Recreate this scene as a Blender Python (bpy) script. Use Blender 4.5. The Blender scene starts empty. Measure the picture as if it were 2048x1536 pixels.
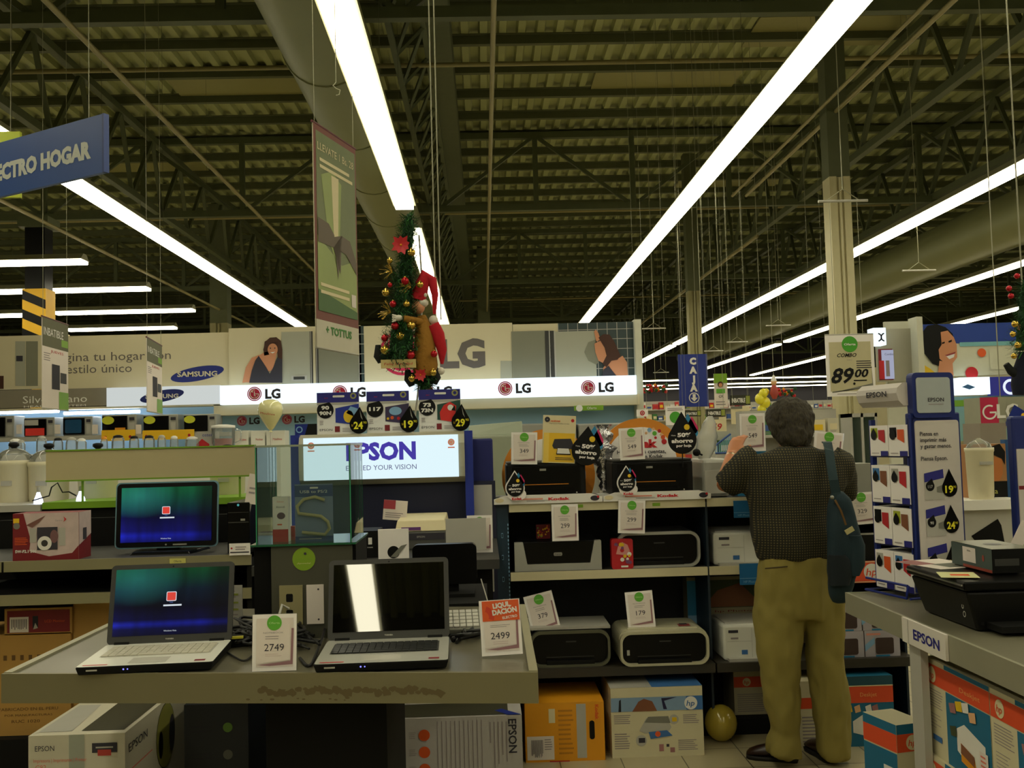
import bpy, bmesh, math, random
from mathutils import Matrix, Vector
random.seed(7)
PI = math.pi
SC = bpy.context.scene
COL = SC.collection
# ------------------------------------------------------------------ camera
F = 2048.0
CH = 1.565
def _cam_axes():
    d = Vector(((968-1024)/F, -(884-768)/F, -1.0)).normalized()
    r = math.radians(1.45)
    u = Vector((-math.sin(r), math.cos(r), 0))
    z = (u - d*u.dot(d)).normalized()
    x = d.cross(z).normalized()
    return Matrix((x, d, z))
RC = _cam_axes()
CP = Vector((0, 0, CH))
cam = bpy.data.objects.new('camera', bpy.data.cameras.new('camera'))
COL.objects.link(cam)
cam.data.sensor_width = 36; cam.data.lens = 36*F/2048
cam.data.clip_start = .05; cam.data.clip_end = 300
cam.matrix_world = Matrix.Translation(CP) @ RC.to_4x4()
SC.camera = cam
SC.view_settings.view_transform = 'Standard'
SC.view_settings.look = 'None'
SC.view_settings.gamma = 1
SC.view_settings.use_curve_mapping = False
SC.view_settings.exposure = 0.0
LAMP = 12.0           # radiance of the ceiling tubes
LTINT = (1.0, .93, .68)
w = bpy.data.worlds.new('world'); SC.world = w; w.use_nodes = True
w.node_tree.nodes['Background'].inputs[0].default_value = (.9, .85, .5, 1)
w.node_tree.nodes['Background'].inputs[1].default_value = .02

def ray(px, py):
    return RC @ Vector(((px-1024)/F, -(py-768)/F, -1.0))
def at(px, py, Y):
    v = ray(px, py); return CP + v*(Y/v.y)
def onz(px, py, z):
    v = ray(px, py); return CP + v*((z-CH)/v.z)
def xa(px, Y, z):
    py = 884.0
    for _ in range(6):
        p = at(px, py, Y); py -= (z-p.z)*F/Y
    return at(px, py, Y).x
def za(py, Y, px=1024): return at(px, py, Y).z

# ------------------------------------------------------------------ materials
def lin(c):
    c = c/255.0
    return c/12.92 if c <= .04045 else ((c+.055)/1.055)**2.4
def L3(c): return (lin(c[0]), lin(c[1]), lin(c[2]), 1)
MATS = {}
def M(name, col=None, rough=.55, metal=0, emit=0, var=.08, scale=8, bump=0, alpha=1, spec=.5, coat=0):
    if name in MATS: return MATS[name]
    m = bpy.data.materials.new(name); m.use_nodes = True
    nt = m.node_tree; p = nt.nodes['Principled BSDF']
    c = L3(col)
    p.inputs['Roughness'].default_value = rough
    p.inputs['Metallic'].default_value = metal
    p.inputs['Specular IOR Level'].default_value = spec
    if coat: p.inputs['Coat Weight'].default_value = coat
    if emit:
        p.inputs['Base Color'].default_value = (.02, .02, .02, 1)
        p.inputs['Emission Color'].default_value = c
        p.inputs['Emission Strength'].default_value = emit
    elif var:
        tc = nt.nodes.new('ShaderNodeTexCoord'); n = nt.nodes.new('ShaderNodeTexNoise')
        n.inputs['Scale'].default_value = scale; n.inputs['Detail'].default_value = 3
        nt.links.new(tc.outputs['Object'], n.inputs['Vector'])
        mx = nt.nodes.new('ShaderNodeMix'); mx.data_type = 'RGBA'
        mx.inputs[6].default_value = tuple(x*(1-var) for x in c[:3])+(1,)
        mx.inputs[7].default_value = tuple(min(1, x*(1+var)) for x in c[:3])+(1,)
        nt.links.new(n.outputs['Fac'], mx.inputs[0]); nt.links.new(mx.outputs[2], p.inputs['Base Color'])
        if bump:
            b = nt.nodes.new('ShaderNodeBump'); b.inputs['Strength'].default_value = bump
            b.inputs['Distance'].default_value = .01
            nt.links.new(n.outputs['Fac'], b.inputs['Height']); nt.links.new(b.outputs[0], p.inputs['Normal'])
    else:
        p.inputs['Base Color'].default_value = c
    if alpha < 1: p.inputs['Alpha'].default_value = alpha
    MATS[name] = m
    return m
def glass(name, col, dens=.1, rough=.02):
    if name in MATS: return MATS[name]
    m = bpy.data.materials.new(name); m.use_nodes = True; nt = m.node_tree; nt.nodes.clear()
    o = nt.nodes.new('ShaderNodeOutputMaterial'); t = nt.nodes.new('ShaderNodeBsdfTransparent')
    g = nt.nodes.new('ShaderNodeBsdfGlossy'); g.inputs['Roughness'].default_value = rough
    d = nt.nodes.new('ShaderNodeBsdfDiffuse'); d.inputs['Color'].default_value = L3(col)
    fr = nt.nodes.new('ShaderNodeFresnel'); fr.inputs['IOR'].default_value = 1.35
    t.inputs['Color'].default_value = tuple(.9+.1*x for x in L3(col)[:3])+(1,)
    a = nt.nodes.new('ShaderNodeMixShader'); a.inputs[0].default_value = dens
    nt.links.new(t.outputs[0], a.inputs[1]); nt.links.new(d.outputs[0], a.inputs[2])
    b = nt.nodes.new('ShaderNodeMixShader'); nt.links.new(fr.outputs[0], b.inputs[0])
    nt.links.new(a.outputs[0], b.inputs[1]); nt.links.new(g.outputs[0], b.inputs[2])
    nt.links.new(b.outputs[0], o.inputs[0]); MATS[name] = m
    return m

paper = M('paper', (228, 218, 208), .8, var=.03)
paper_edge = M('paper edge', (245, 240, 235), .7, var=0)
paper_shadow = M('printed mauve', (120, 85, 85), .8, var=0)
ink = M('ink grey', (52, 50, 58), .8, var=0)
inklt = M('ink light', (150, 140, 140), .8, var=0)
black = M('black', (9, 9, 8), .5, var=0, spec=.25)
blackg = M('black gloss', (6, 6, 6), .28, var=0, spec=.22)
blackm = M('black matte', (15, 15, 13), .8, spec=.2)
dgrey = M('dark grey', (52, 52, 48), .6)
dark_metal = M('dark metal', (42, 42, 38), .5)
white = M('white', (232, 230, 222), .5, var=.03)
whitep = M('white plastic', (222, 222, 210), .35, var=.03)
cream = M('cream', (222, 210, 168), .7, var=.04)
silver = M('silver', (165, 165, 158), .35, .5, var=.03)
silverp = M('silver plastic', (170, 170, 160), .4, .15, var=.03)
grey = M('grey', (120, 120, 108), .6)
lgrey = M('light grey', (178, 176, 165), .6)
navy = M('navy', (22, 24, 66), .5)
dnavy = M('dark navy', (12, 15, 30), .5)
blue = M('blue', (28, 50, 150), .45)
ekblue = M('ink blue', (34, 34, 125), .6, var=0)
teal = M('teal', (24, 52, 58), .7)
lime = M('lime', (120, 165, 30), .5)
limeg = M('sticker green', (95, 175, 50), .6, var=.03)
red = M('red', (190, 25, 35), .5, var=.05)
dred = M('dark red', (120, 18, 26), .6)
orange = M('orange', (222, 90, 30), .6, var=.04)
yellow = M('yellow', (230, 190, 20), .6, var=.04)
amber = M('amber', (228, 150, 20), .55, var=.04)
kyellow = M('film yellow', (240, 190, 20), .6, var=.03)
carton_m = M('cardboard', (176, 135, 66), .8)
carton_d = M('cardboard print', (100, 72, 30), .8, var=0)
hpblue = M('box blue', (30, 120, 165), .55)
lblue = M('pale blue', (130, 175, 210), .55)
skin = M('skin', (190, 125, 85), .5, var=.1)
skin_p = M('printed skin', (205, 140, 100), .7, var=0)
hair_p = M('printed hair', (70, 40, 25), .7, var=0)
wire = M('wire', (150, 148, 120), .5)
cablem = M('cable black', (15, 15, 15), .5, var=0)
gold = M('gold', (215, 180, 80), .22, .9, var=0)
redb = M('red bauble', (185, 20, 35), .2, .4, var=0)
greenf = M('fir green', (28, 70, 34), .8)
glassm = glass('case glass', (170, 215, 195), .035)
acry = glass('clear acrylic', (220, 225, 225), .12)
glassedge = M('glass edge', (60, 150, 110), .2, var=0)
lightbox = M('light box white', (232, 248, 255), emit=1.25)
tubem = None

# ------------------------------------------------------------------ builder
_txt = {}
def text_mesh(s, bold):
    k = (s, bold)
    if k in _txt: return _txt[k]
    c = bpy.data.curves.new('t', 'FONT'); c.body = s; c.resolution_u = 2; c.fill_mode = 'FRONT'
    c.size = 1
    if bold: c.offset = bold
    o = bpy.data.objects.new('t', c); COL.objects.link(o)
    dg = bpy.context.evaluated_depsgraph_get()
    me = bpy.data.meshes.new_from_object(o.evaluated_get(dg))
    vs = [(v.co.x, v.co.y) for v in me.vertices]; fs = [tuple(p.vertices) for p in me.polygons]
    bpy.data.objects.remove(o); bpy.data.curves.remove(c); bpy.data.meshes.remove(me)
    x0 = min(v[0] for v in vs); x1 = max(v[0] for v in vs)
    vs = [(v[0]-(x0+x1)/2, v[1]-.36) for v in vs]
    _txt[k] = (vs, fs, x1-x0)
    return _txt[k]

class B:
    def __init__(s):
        s.v = []; s.f = []; s.m = []; s.s = []; s.mats = []; s.T = Matrix.Identity(4); s.eps = .0012; s.w = s.d = s.h = 0
    def mi(s, m):
        if m not in s.mats: s.mats.append(m)
        return s.mats.index(m)
    def add(s, vs, fs, m, smooth=False):
        n = len(s.v); k = s.mi(m)
        s.v += [s.T @ Vector(p) for p in vs]
        for f in fs: s.f.append(tuple(n+i for i in f)); s.m.append(k); s.s.append(smooth)
        return s
    def box(s, x0, x1, y0, y1, z0, z1, m):
        vs = [(x0,y0,z0),(x1,y0,z0),(x1,y1,z0),(x0,y1,z0),(x0,y0,z1),(x1,y0,z1),(x1,y1,z1),(x0,y1,z1)]
        return s.add(vs, [(0,3,2,1),(4,5,6,7),(0,1,5,4),(1,2,6,5),(2,3,7,6),(3,0,4,7)], m)
    def hexa(s, vs, m):
        return s.add(vs, [(0,3,2,1),(4,5,6,7),(0,1,5,4),(1,2,6,5),(2,3,7,6),(3,0,4,7)], m)
    def prism(s, pts, y0, y1, m, ms=None):          # polygon in (x,z), extruded along y
        n = len(pts)
        a = sum(pts[i][0]*pts[(i+1)%n][1]-pts[(i+1)%n][0]*pts[i][1] for i in range(n))
        if a < 0: pts = pts[::-1]
        s.add([(p[0], y0, p[1]) for p in pts], [tuple(range(n))], m)
        s.add([(p[0], y1, p[1]) for p in pts], [tuple(reversed(range(n)))], ms or m)
        s.add([(p[0], y0, p[1]) for p in pts]+[(p[0], y1, p[1]) for p in pts],
              [(i, n+i, n+(i+1)%n, (i+1)%n) for i in range(n)], ms or m)
        return s
    def tube(s, p0, p1, r, m, n=8, r1=None):
        return s.path([p0, p1], r, m, n, r1=r1)
    def path(s, pts, r, m, n=8, r1=None):
        pts = [Vector(p) for p in pts]; vs = []; fs = []; N = len(pts)
        up = None
        for i, p in enumerate(pts):
            t = (pts[min(i+1, N-1)]-pts[max(i-1, 0)]).normalized()
            if up is None: up = Vector((0, 0, 1)) if abs(t.z) < .9 else Vector((1, 0, 0))
            a = t.cross(up).normalized(); bb = a.cross(t).normalized(); up = bb
            rr = r if r1 is None else r+(r1-r)*i/(N-1)
            for k in range(n):
                an = 2*PI*k/n; vs.append(p+a*(rr*math.cos(an))+bb*(rr*math.sin(an)))
        for i in range(N-1):
            for k in range(n):
                k2 = (k+1) % n; fs.append((i*n+k, i*n+k2, (i+1)*n+k2, (i+1)*n+k))
        s.add(vs, fs, m, True)
        s.add(vs[:n], [tuple(reversed(range(n)))], m); s.add(vs[-n:], [tuple(range(n))], m)
        return s
    def loft(s, rings, m, smooth=True, cap=True):    # rings: lists of equal-length point lists
        n = len(rings[0]); vs = [p for r in rings for p in r]; fs = []
        for i in range(len(rings)-1):
            for k in range(n):
                k2 = (k+1) % n; fs.append((i*n+k, i*n+k2, (i+1)*n+k2, (i+1)*n+k))
        s.add(vs, fs, m, smooth)
        if cap:
            s.add(rings[0], [tuple(reversed(range(n)))], m); s.add(rings[-1], [tuple(range(n))], m)
        return s
    def lathe(s, prof, m, n=20, c=(0, 0, 0), ax='z', cap=True):
        rings = []
        for r, z in prof:
            ring = []
            for k in range(n):
                a = 2*PI*k/n
                q = (r*math.cos(a), r*math.sin(a), z) if ax == 'z' else (r*math.cos(a), -z, r*math.sin(a))
                ring.append((q[0]+c[0], q[1]+c[1], q[2]+c[2]))
            rings.append(ring)
        return s.loft(rings, m, True, cap)
    def ball(s, c, r, m, n=12, sx=1, sy=1, sz=1):
        rings = []
        for i in range(n//2+1):
            t = PI*i/(n//2); rr = max(math.sin(t), .02)
            rings.append([(c[0]+r*sx*rr*math.cos(2*PI*k/n), c[1]+r*sy*rr*math.sin(2*PI*k/n), c[2]-r*sz*math.cos(t)) for k in range(n)])
        return s.loft(rings, m)
    # --- artwork on a face: u right, v up, l = layer above the face
    def face(s, f):
        w, d, h = s.w, s.d, s.h
        if f == 'front': s.T = Matrix.Translation((-w/2, -d/2, 0))
        if f == 'right': s.T = Matrix.Translation((w/2, -d/2, 0)) @ Matrix.Rotation(PI/2, 4, 'Z')
        if f == 'left': s.T = Matrix.Translation((-w/2, d/2, 0)) @ Matrix.Rotation(-PI/2, 4, 'Z')
        if f == 'top': s.T = Matrix.Translation((-w/2, -d/2, h)) @ Matrix.Rotation(-PI/2, 4, 'X')
        return s
    def P(s, pts, m, l=1):
        n = len(pts); a = sum(pts[i][0]*pts[(i+1)%n][1]-pts[(i+1)%n][0]*pts[i][1] for i in range(n))
        if a < 0: pts = pts[::-1]
        return s.add([(p[0], -l*s.eps, p[1]) for p in pts], [tuple(range(n))], m)
    def R(s, u0, v0, u1, v1, m, l=1): return s.P([(u0,v0),(u1,v0),(u1,v1),(u0,v1)], m, l)
    def RR(s, u0, v0, u1, v1, r, m, l=1): return s.P(rrect(u0, v0, u1, v1, r), m, l)
    def D(s, u, v, r, m, l=1, sx=1, n=24):
        return s.P([(u+r*sx*math.cos(2*PI*k/n), v+r*math.sin(2*PI*k/n)) for k in range(n)], m, l)
    def ring(s, u, v, r0, r1, m, l=1, a0=0, a1=360, n=28):
        vs = []; N = n+1
        for k in range(N):
            a = math.radians(a0+(a1-a0)*k/n); vs += [(u+r0*math.cos(a), -l*s.eps, v+r0*math.sin(a)), (u+r1*math.cos(a), -l*s.eps, v+r1*math.sin(a))]
        return s.add(vs, [(2*k, 2*k+1, 2*k+3, 2*k+2) for k in range(n)], m)
    def X(s, t, u, v, h, m, l=2, w=None, rot=0, bold=0, shear=0, align='c'):   # h = cap height
        vs, fs, tw = text_mesh(t, bold); k = h/.72; kx = k if w is None else w/max(tw, .01)
        ca, sa = math.cos(math.radians(rot)), math.sin(math.radians(rot))
        if align == 'l': u += tw*kx/2
        if align == 'r': u -= tw*kx/2
        out = []
        for x, y in vs:
            X_, Y_ = x*kx+shear*y*k, y*k
            out.append((u+X_*ca-Y_*sa, -l*s.eps, v+X_*sa+Y_*ca))
        return s.add(out, fs, m)
    def lines(s, u0, v0, u1, v1, n, m, l=1, fill=.4, jag=.25, vert=False):
        for i in range(n):
            if vert:
                a = u0+(u1-u0)*(i+.3)/n; s.R(a, v0+(v1-v0)*random.uniform(0, jag), a+(u1-u0)/n*fill, v1, m, l)
            else:
                a = v0+(v1-v0)*(i+.3)/n; s.R(u0, a, u1-(u1-u0)*random.uniform(0, jag), a+(v1-v0)/n*fill, m, l)
        return s
    def build(s, name, parent=None, loc=None, rot=None, label=None, cat=None, group=None, kind=None, bev=0, recenter=False, sub=0):
        me = bpy.data.meshes.new(name)
        off = Vector((0, 0, 0))
        if recenter:
            xs = [v.x for v in s.v]; ys = [v.y for v in s.v]; zs = [v.z for v in s.v]
            off = Vector(((min(xs)+max(xs))/2, (min(ys)+max(ys))/2, min(zs)))
        me.from_pydata([tuple(v-off) for v in s.v], [], s.f)
        for m in s.mats: me.materials.append(m)
        me.polygons.foreach_set('material_index', s.m); me.polygons.foreach_set('use_smooth', s.s)
        me.update()
        o = bpy.data.objects.new(name, me); COL.objects.link(o)
        o.location = Vector(loc) if loc is not None else off
        if rot: o.rotation_euler = rot
        if parent: o.parent = parent
        if label: o['label'] = label
        if cat: o['category'] = cat
        if group: o['group'] = group
        if kind: o['kind'] = kind
        if bev:
            b = o.modifiers.new('bevel', 'BEVEL'); b.width = bev; b.segments = 2; b.limit_method = 'ANGLE'; b.angle_limit = .7
        return o
def rrect(u0, v0, u1, v1, r, n=4):
    pts = []
    for cx, cy, a in ((u1-r, v1-r, 0), (u0+r, v1-r, 90), (u0+r, v0+r, 180), (u1-r, v0+r, 270)):
        for k in range(n+1):
            t = math.radians(a+90*k/n); pts.append((cx+r*math.cos(t), cy+r*math.sin(t)))
    return pts
def droppts(u, v, r, tip, dx=0, n=20):
    pts = []
    for k in range(n+1):
        a = math.radians(40-(260)*k/n); pts.append((u+r*math.cos(a), v+r*math.sin(a)))
    pts.append((u+dx, v+tip)); return pts
def thing(name, label, cat, loc=(0, 0, 0), rotz=0, group=None, rot=None):
    o = bpy.data.objects.new(name, None); COL.objects.link(o); o.empty_display_size = .1
    o.location = loc; o.rotation_euler = rot or (0, 0, rotz); o['label'] = label; o['category'] = cat
    if group: o['group'] = group
    return o
def dup(root, loc, label=None, rot=None):
    r = root.copy(); COL.objects.link(r); r.location = loc
    if rot: r.rotation_euler = rot
    if label: r['label'] = label
    for ch in list(root.children):
        c = ch.copy(); COL.objects.link(c); c.parent = r
        for g in ch.children:
            d = g.copy(); COL.objects.link(d); d.parent = c
    return r
def span(x0, x1, yt, Y, zb):
    a = xa(x0, Y, zb); b = xa(x1, Y, zb); pxm = (x0+x1)/2
    return (a+b)/2, b-a, za(yt, Y, pxm)-zb
# box on a surface: front face spans photo columns x0..x1 at depth Y, top edge at row yt
def carton(name, label, x0, x1, yt, Y, zb, dep, m, art=None, yaw=0, cat='box', group=None, bev=.002, mt=None, h=None):
    cx, w, hh = span(x0, x1, yt, Y, zb)
    if h: hh = h
    b = B(); b.w, b.d, b.h = w, dep, hh
    b.box(-w/2, w/2, -dep/2, dep/2, 0, hh, m)
    if art:
        b.face('front'); art(b, w, hh, dep); b.T = Matrix.Identity(4)
    R = Matrix.Rotation(yaw, 4, 'Z'); c = Vector((cx, Y, zb))+R @ Vector((0, dep/2, 0))
    return b.build(name, None, c, (0, 0, yaw), label, cat, group, bev=0)
# flat panel upright in the plane Y covering a photo rectangle
def panel_geo(x0, y0, x1, y1, Y):
    c = at((x0+x1)/2, (y0+y1)/2, Y); k = Y/F
    return c, (x1-x0)*k, (y1-y0)*k
def panel(name, label, x0, y0, x1, y1, Y, m, art=None, th=.02, cat='sign', group=None, yaw=0, lean=0, roll=0, kind=None, parent=None, ms=None):
    c, w, h = panel_geo(x0, y0, x1, y1, Y)
    b = B(); b.w, b.d, b.h = w, th, h
    b.box(-w/2, w/2, -th/2, th/2, 0, h, m)
    if art:
        b.face('front'); art(b, w, h); b.T = Matrix.Identity(4)
    return b.build(name, parent, c-Vector((0, 0, h/2)), (lean, roll, yaw), label, cat if label else None, group, kind)
# ================================================================== the hall
XL, XR, YB, YF, HZ = -24.0, 34.0, -12.0, 66.0, 8.0
def tile_mat():
    m = bpy.data.materials.new('floor tiles'); m.use_nodes = True; nt = m.node_tree; p = nt.nodes['Principled BSDF']
    tc = nt.nodes.new('ShaderNodeTexCoord'); mp = nt.nodes.new('ShaderNodeMapping'); br = nt.nodes.new('ShaderNodeTexBrick')
    o = onz(1237, 1507, 0)
    mp.inputs['Location'].default_value = (-o.x, -o.y-.02, 0)
    br.offset = 0; br.inputs['Scale'].default_value = 1; br.inputs['Brick Width'].default_value = .3; br.inputs['Row Height'].default_value = .3
    br.inputs['Mortar Size'].default_value = .0028; br.inputs['Mortar Smooth'].default_value = 0
    br.inputs['Color1'].default_value = L3((176, 166, 132)); br.inputs['Color2'].default_value = L3((170, 160, 126)); br.inputs['Mortar'].default_value = L3((70, 62, 45))
    nt.links.new(tc.outputs['Object'], mp.inputs[0]); nt.links.new(mp.outputs[0], br.inputs[0]); nt.links.new(br.outputs[0], p.inputs['Base Color'])
    p.inputs['Roughness'].default_value = .28
    return m
b = B(); b.box(XL, XR, YB, YF, -.1, 0, tile_mat()); b.build('floor', kind='structure')
wallm = M('hall wall', (96, 92, 62), .8, scale=1)
wallf = M('hall wall far', (38, 36, 42), .8, scale=1)
b = B(); b.box(XL-.2, XL, YB, YF, 0, HZ+.3, wallm); b.build('wall_left', kind='structure')
b = B(); b.box(XR, XR+.2, YB, YF, 0, HZ+.3, wallm); b.build('wall_right', kind='structure')
b = B(); b.box(XL-.2, XR+.2, YF, YF+.2, 0, HZ+.3, wallf); b.build('wall_back', kind='structure')
b = B(); b.box(XL-.2, XR+.2, YB-.2, YB, 0, HZ+.3, wallm); b.build('wall_front', kind='structure')
# corrugated deck: ribs run along the light rows
deck = M('roof deck', (158, 162, 112), .55, .1, var=.12, scale=.7)
b = B(); vs = []; fs = []; x = XL-.2; k = 0
prof = [(0, 0), (.09, 0), (.12, .05), (.21, .05), (.24, 0)]
xs = []
while x < XR+.2:
    xs += [(x, 0), (x+.11, 0), (x+.14, .085), (x+.27, .085)]; x += .30
n = len(xs)
for yy in (YB-.2, YF+.2): vs += [(p[0], yy, HZ+p[1]) for p in xs]
fs = [(i, i+1, n+i+1, n+i) for i in range(n-1)]
b.add(vs, fs, deck)
b.box(XL-.2, XR+.2, YB-.2, YF+.2, HZ+.1, HZ+.2, deck)
ceil = b.build('ceiling', kind='structure')
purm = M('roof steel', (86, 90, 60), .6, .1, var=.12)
pur = None; y = YB+1.0; i = 0
D0 = 6.435*F/767
y = D0-.97*1.3*14
while y < YF:
    if pur is None:
        q = B(); q.box(XL, XR, -.03, .03, -.14, 0, purm); q.box(XL, XR, -.03, .07, -.15, -.14, purm); q.box(XL, XR, -.09, .035, -.012, 0, purm)
        pur = q.build('purlin', ceil, (0, y, HZ))
    else:
        c = pur.copy(); COL.objects.link(c); c.location = (0, y, HZ); c.parent = ceil
    y += 1.26 if y < 30 else 1.5
# smooth skylight sheets let into the deck
skym = M('roof sheet', (142, 138, 86), .5, var=.03)
for px, py, wd in ((1330, 158, 2.6), (480, 165, 2.4), (1450, 370, 2.6), (620, 590, 2.4), (300, 330, 2.4), (1650, 60, 2.4)):
    c = onz(px, py, HZ); q = B(); q.box(-wd/2, wd/2, -.6, .6, -.03, 0, skym); q.build('roof_sheet', ceil, (c.x, c.y, HZ))
# transverse trusses
trm = M('truss steel', (82, 88, 58), .6, .1, var=.12)
def seg(b, p0, p1, t, m):
    p0 = Vector(p0); p1 = Vector(p1); dr = p1-p0; L = dr.length; q = dr.to_track_quat('X', 'Z').to_matrix().to_4x4()
    o = b.T; b.T = o @ Matrix.Translation(p0) @ q; b.box(0, L, -t/2, t/2, -t/2, t/2, m); b.T = o
trx = [11.2, 20.8, 30.5, 40.2, 50.0, 59.5]
desc = ['nearest transverse roof truss crossing right above the camera', 'second transverse roof truss, above the LG wall', 'third transverse roof truss, beyond the LG wall', 'fourth transverse roof truss, far down the hall', 'fifth transverse roof truss, close to the far wall', 'farthest transverse roof truss, by the far wall']
for Y, ds in zip(trx, desc):
    t = thing('roof_truss', 'dark steel lattice: '+ds, 'roof truss', (0, Y, 6.35), group='transverse roof trusses')
    q = B(); seg(q, (XL, 0, 1.5), (XR, 0, 1.5), .13, trm); q.build('top_chord', t)
    q = B(); seg(q, (XL, 0, 0), (XR, 0, 0), .13, trm); q.build('bottom_chord', t)
    q = B(); x = XL+1.2; k = 0
    while x < XR-3:
        seg(q, (x, 0, 0), (x, 0, 1.5), .1, trm)
        seg(q, (x, 0, 0 if k % 2 else 1.5), (x+2.0, 0, 1.5 if k % 2 else 0), .07, trm); x += 2.0; k += 1
    q.build('web_bars', t)
def lattice(px, py, z0, z1, Y0, Y1, label, step=.55, t=.07, dx=.22):
    x = onz(px, py, z0).x
    T = thing('lattice_girder', label, 'roof girder', (x, Y0, z0), group='girders along the hall')
    q = B(); seg(q, (-dx/2, 0, 0), (-dx/2, Y1-Y0, 0), t, trm); q.build('bottom_chord', T)
    q = B(); seg(q, (dx/2, 0, z1-z0), (dx/2, Y1-Y0, z1-z0), t, trm); q.build('top_chord', T)
    q = B(); y = 0; k = 0
    while y < Y1-Y0-step:
        a = (-dx/2, y, 0); c = (dx/2, y+step, z1-z0)
        if k % 2: a, c = (dx/2, y, z1-z0), (-dx/2, y+step, 0)
        seg(q, a, c, t*.6, trm); y += step; k += 1
    q.build('web_bars', T)
lattice(835, 200, 6.5, 7.1, 4, 60, 'thin zigzag lattice girder running away above the christmas tree', dx=.34)
lattice(1880, 190, 6.4, 7.7, 3, 60, 'deep lattice girder running away at upper right of the hall', .9, .12, .1)
lattice(1990, 330, 6.4, 7.7, 3, 60, 'farthest right deep lattice girder under the roof', .9, .12, .1)
lattice(20, 210, 6.4, 7.7, 3, 60, 'deep lattice girder at upper left, beyond the blue aisle sign', .9, .12, .1)
x = onz(893, 200, 7.3).x
q = B(); q.box(-.16, .16, 0, 62, 0, .03, trm); q.box(-.16, .16, 0, 62, .47, .5, trm); q.box(-.015, .015, 0, 62, .03, .47, trm)
q.build('steel_beam', None, (x, 2, 7.2), label='dark steel I-beam running away beside the thin zigzag lattice', cat='roof beam')
# duct
ductm = M('duct metal', (128, 130, 90), .5, .2, var=.06, scale=2)
x = onz(617, 0, 5.9).x
T = thing('air_duct', 'wide round grey air duct running away behind the banner and light row', 'air duct', (x, 2.5, 5.9))
q = B(); q.T = Matrix.Identity(4)
vs = []; fs = []
q.path([(0, 0, 0), (0, 50, 0)], .47, ductm, 28); q.build('duct_pipe', T)
for k in range(20):
    if k == 0:
        q = B(); q.path([(0, -.03, 0), (0, .03, 0)], .485, ductm, 28); jr = q.build('duct_joint', T, (0, 1.2, 0))
    else:
        c = jr.copy(); COL.objects.link(c); c.parent = T; c.location = (0, 1.2+2.4*k, 0)
x = onz(1990, 455, 5.4).x
q = B(); q.path([(0, 0, 0), (0, 40, 0)], .5, ductm, 24); q.build('air_duct', None, (x, 9, 5.4), label='grey round air duct far away at the right under the roof', cat='air duct')
# conduits
cm = M('conduit', (140, 130, 84), .45, .2, var=.05)
def conduit(px, py, z, y0, y1, r, label):
    x = onz(px, py, z).x; q = B(); q.path([(0, 0, 0), (0, y1-y0, 0)], r, cm, 8)
    q.build('conduit', None, (x, y0, z), label=label, cat='pipe', group='pipes along the hall')
conduit(350, 262, 5.7, 3, 30, .03, 'thin pale pipe running diagonally at upper left, above the blue sign')
conduit(981, 300, 5.9, 3, 46, .03, 'thin pale pipe running away near the middle of the roof')
conduit(1660, 198, 5.7, 4, 17.4, .022, 'left one of the twin pipes beside the big right light row')
conduit(1700, 196, 5.7, 4, 17.4, .028, 'right one of the twin pipes beside the big right light row')
conduit(1325, 615, 5.5, 20, 45, .035, 'pale pipe running away beyond the end of the right light row')
conduit(300, 550, 5.2, 8, 40, .03, 'pale pipe running away below the left light row')
conduit(1920, 390, 5.4, 6, 40, .03, 'pale pipe running away above the second right light row')
for py, lb in ((128, 'pale pipe crossing the hall just under the nearest visible purlins'), (425, 'pale pipe crossing the hall in front of the second truss'), (600, 'pale pipe crossing the hall far away under the roof')):
    p = onz(1000, py, 6.9); q = B(); q.path([(XL+.1, 0, 0), (XR-.1, 0, 0)], .035, cm, 8)
    q.build('pipe', None, (0, p.y, 6.9), label=lb, cat='pipe', group='pipes across the hall')

# ------------------------------------------------------------------ light rows
tubem = bpy.data.materials.new('lamp light'); tubem.use_nodes = True
_p = tubem.node_tree.nodes['Principled BSDF']; _p.inputs['Base Color'].default_value = (.8, .8, .8, 1)
_p.inputs['Emission Color'].default_value = (LTINT[0], LTINT[1], LTINT[2], 1); _p.inputs['Emission Strength'].default_value = LAMP
housem = M('lamp housing', (150, 148, 120), .5)
ZL = 4.63
def row(name, x, y0, y1, wd=.21, label='', along='y', z=ZL, n=None):
    T = thing('fluorescent_light_row', label, 'light', (x, y0, z) if along == 'y' else (y0, x, z), 0 if along == 'y' else -PI/2, 'fluorescent light rows')
    L = y1-y0
    q = B(); q.hexa([(-wd/2-.03, 0, .02), (wd/2+.03, 0, .02), (wd/2+.03, L, .02), (-wd/2-.03, L, .02), (-.06, 0, .12), (.06, 0, .12), (.06, L, .12), (-.06, L, .12)], housem); q.build('lamp_housing', T)
    q = B(); q.box(-wd/2, wd/2, .01, L-.01, -.03, .02, tubem); q.build('fluorescent_tube', T)
    k = int(L/2.4)+1
    for i in range(min(k, 16)):
        c = B().tube((0, 0, .12), (0, 0, HZ-z if z < 7 else .3), .0022, M('dull wire', (90, 90, 66), .7, var=0), 5) if i == 0 else None
        if c: w0 = c.build('hanging_wire', T, (0, .3, 0))
        else:
            w1 = w0.copy(); COL.objects.link(w1); w1.parent = T; w1.location = (0, .3+2.4*i, 0)
def rowpx(pa, pb, label, wd=.21, ya=None, yb=None):
    A = onz(*pa, ZL); Bp = onz(*pb, ZL); x = A.x*.5+Bp.x*.5
    row('r', x, ya if ya is not None else A.y, yb if yb is not None else Bp.y, wd, label)
rowpx((150, 372), (600, 650), 'long ceiling light row at the left, passing behind the blue aisle sign', ya=-11.8, yb=32)
XB = onz(760, 268, ZL).x
row('r', XB, -11.8, onz(815, 415, ZL).y, .23, 'bright ceiling light row right of the green banner, ending over the christmas tree')
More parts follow.
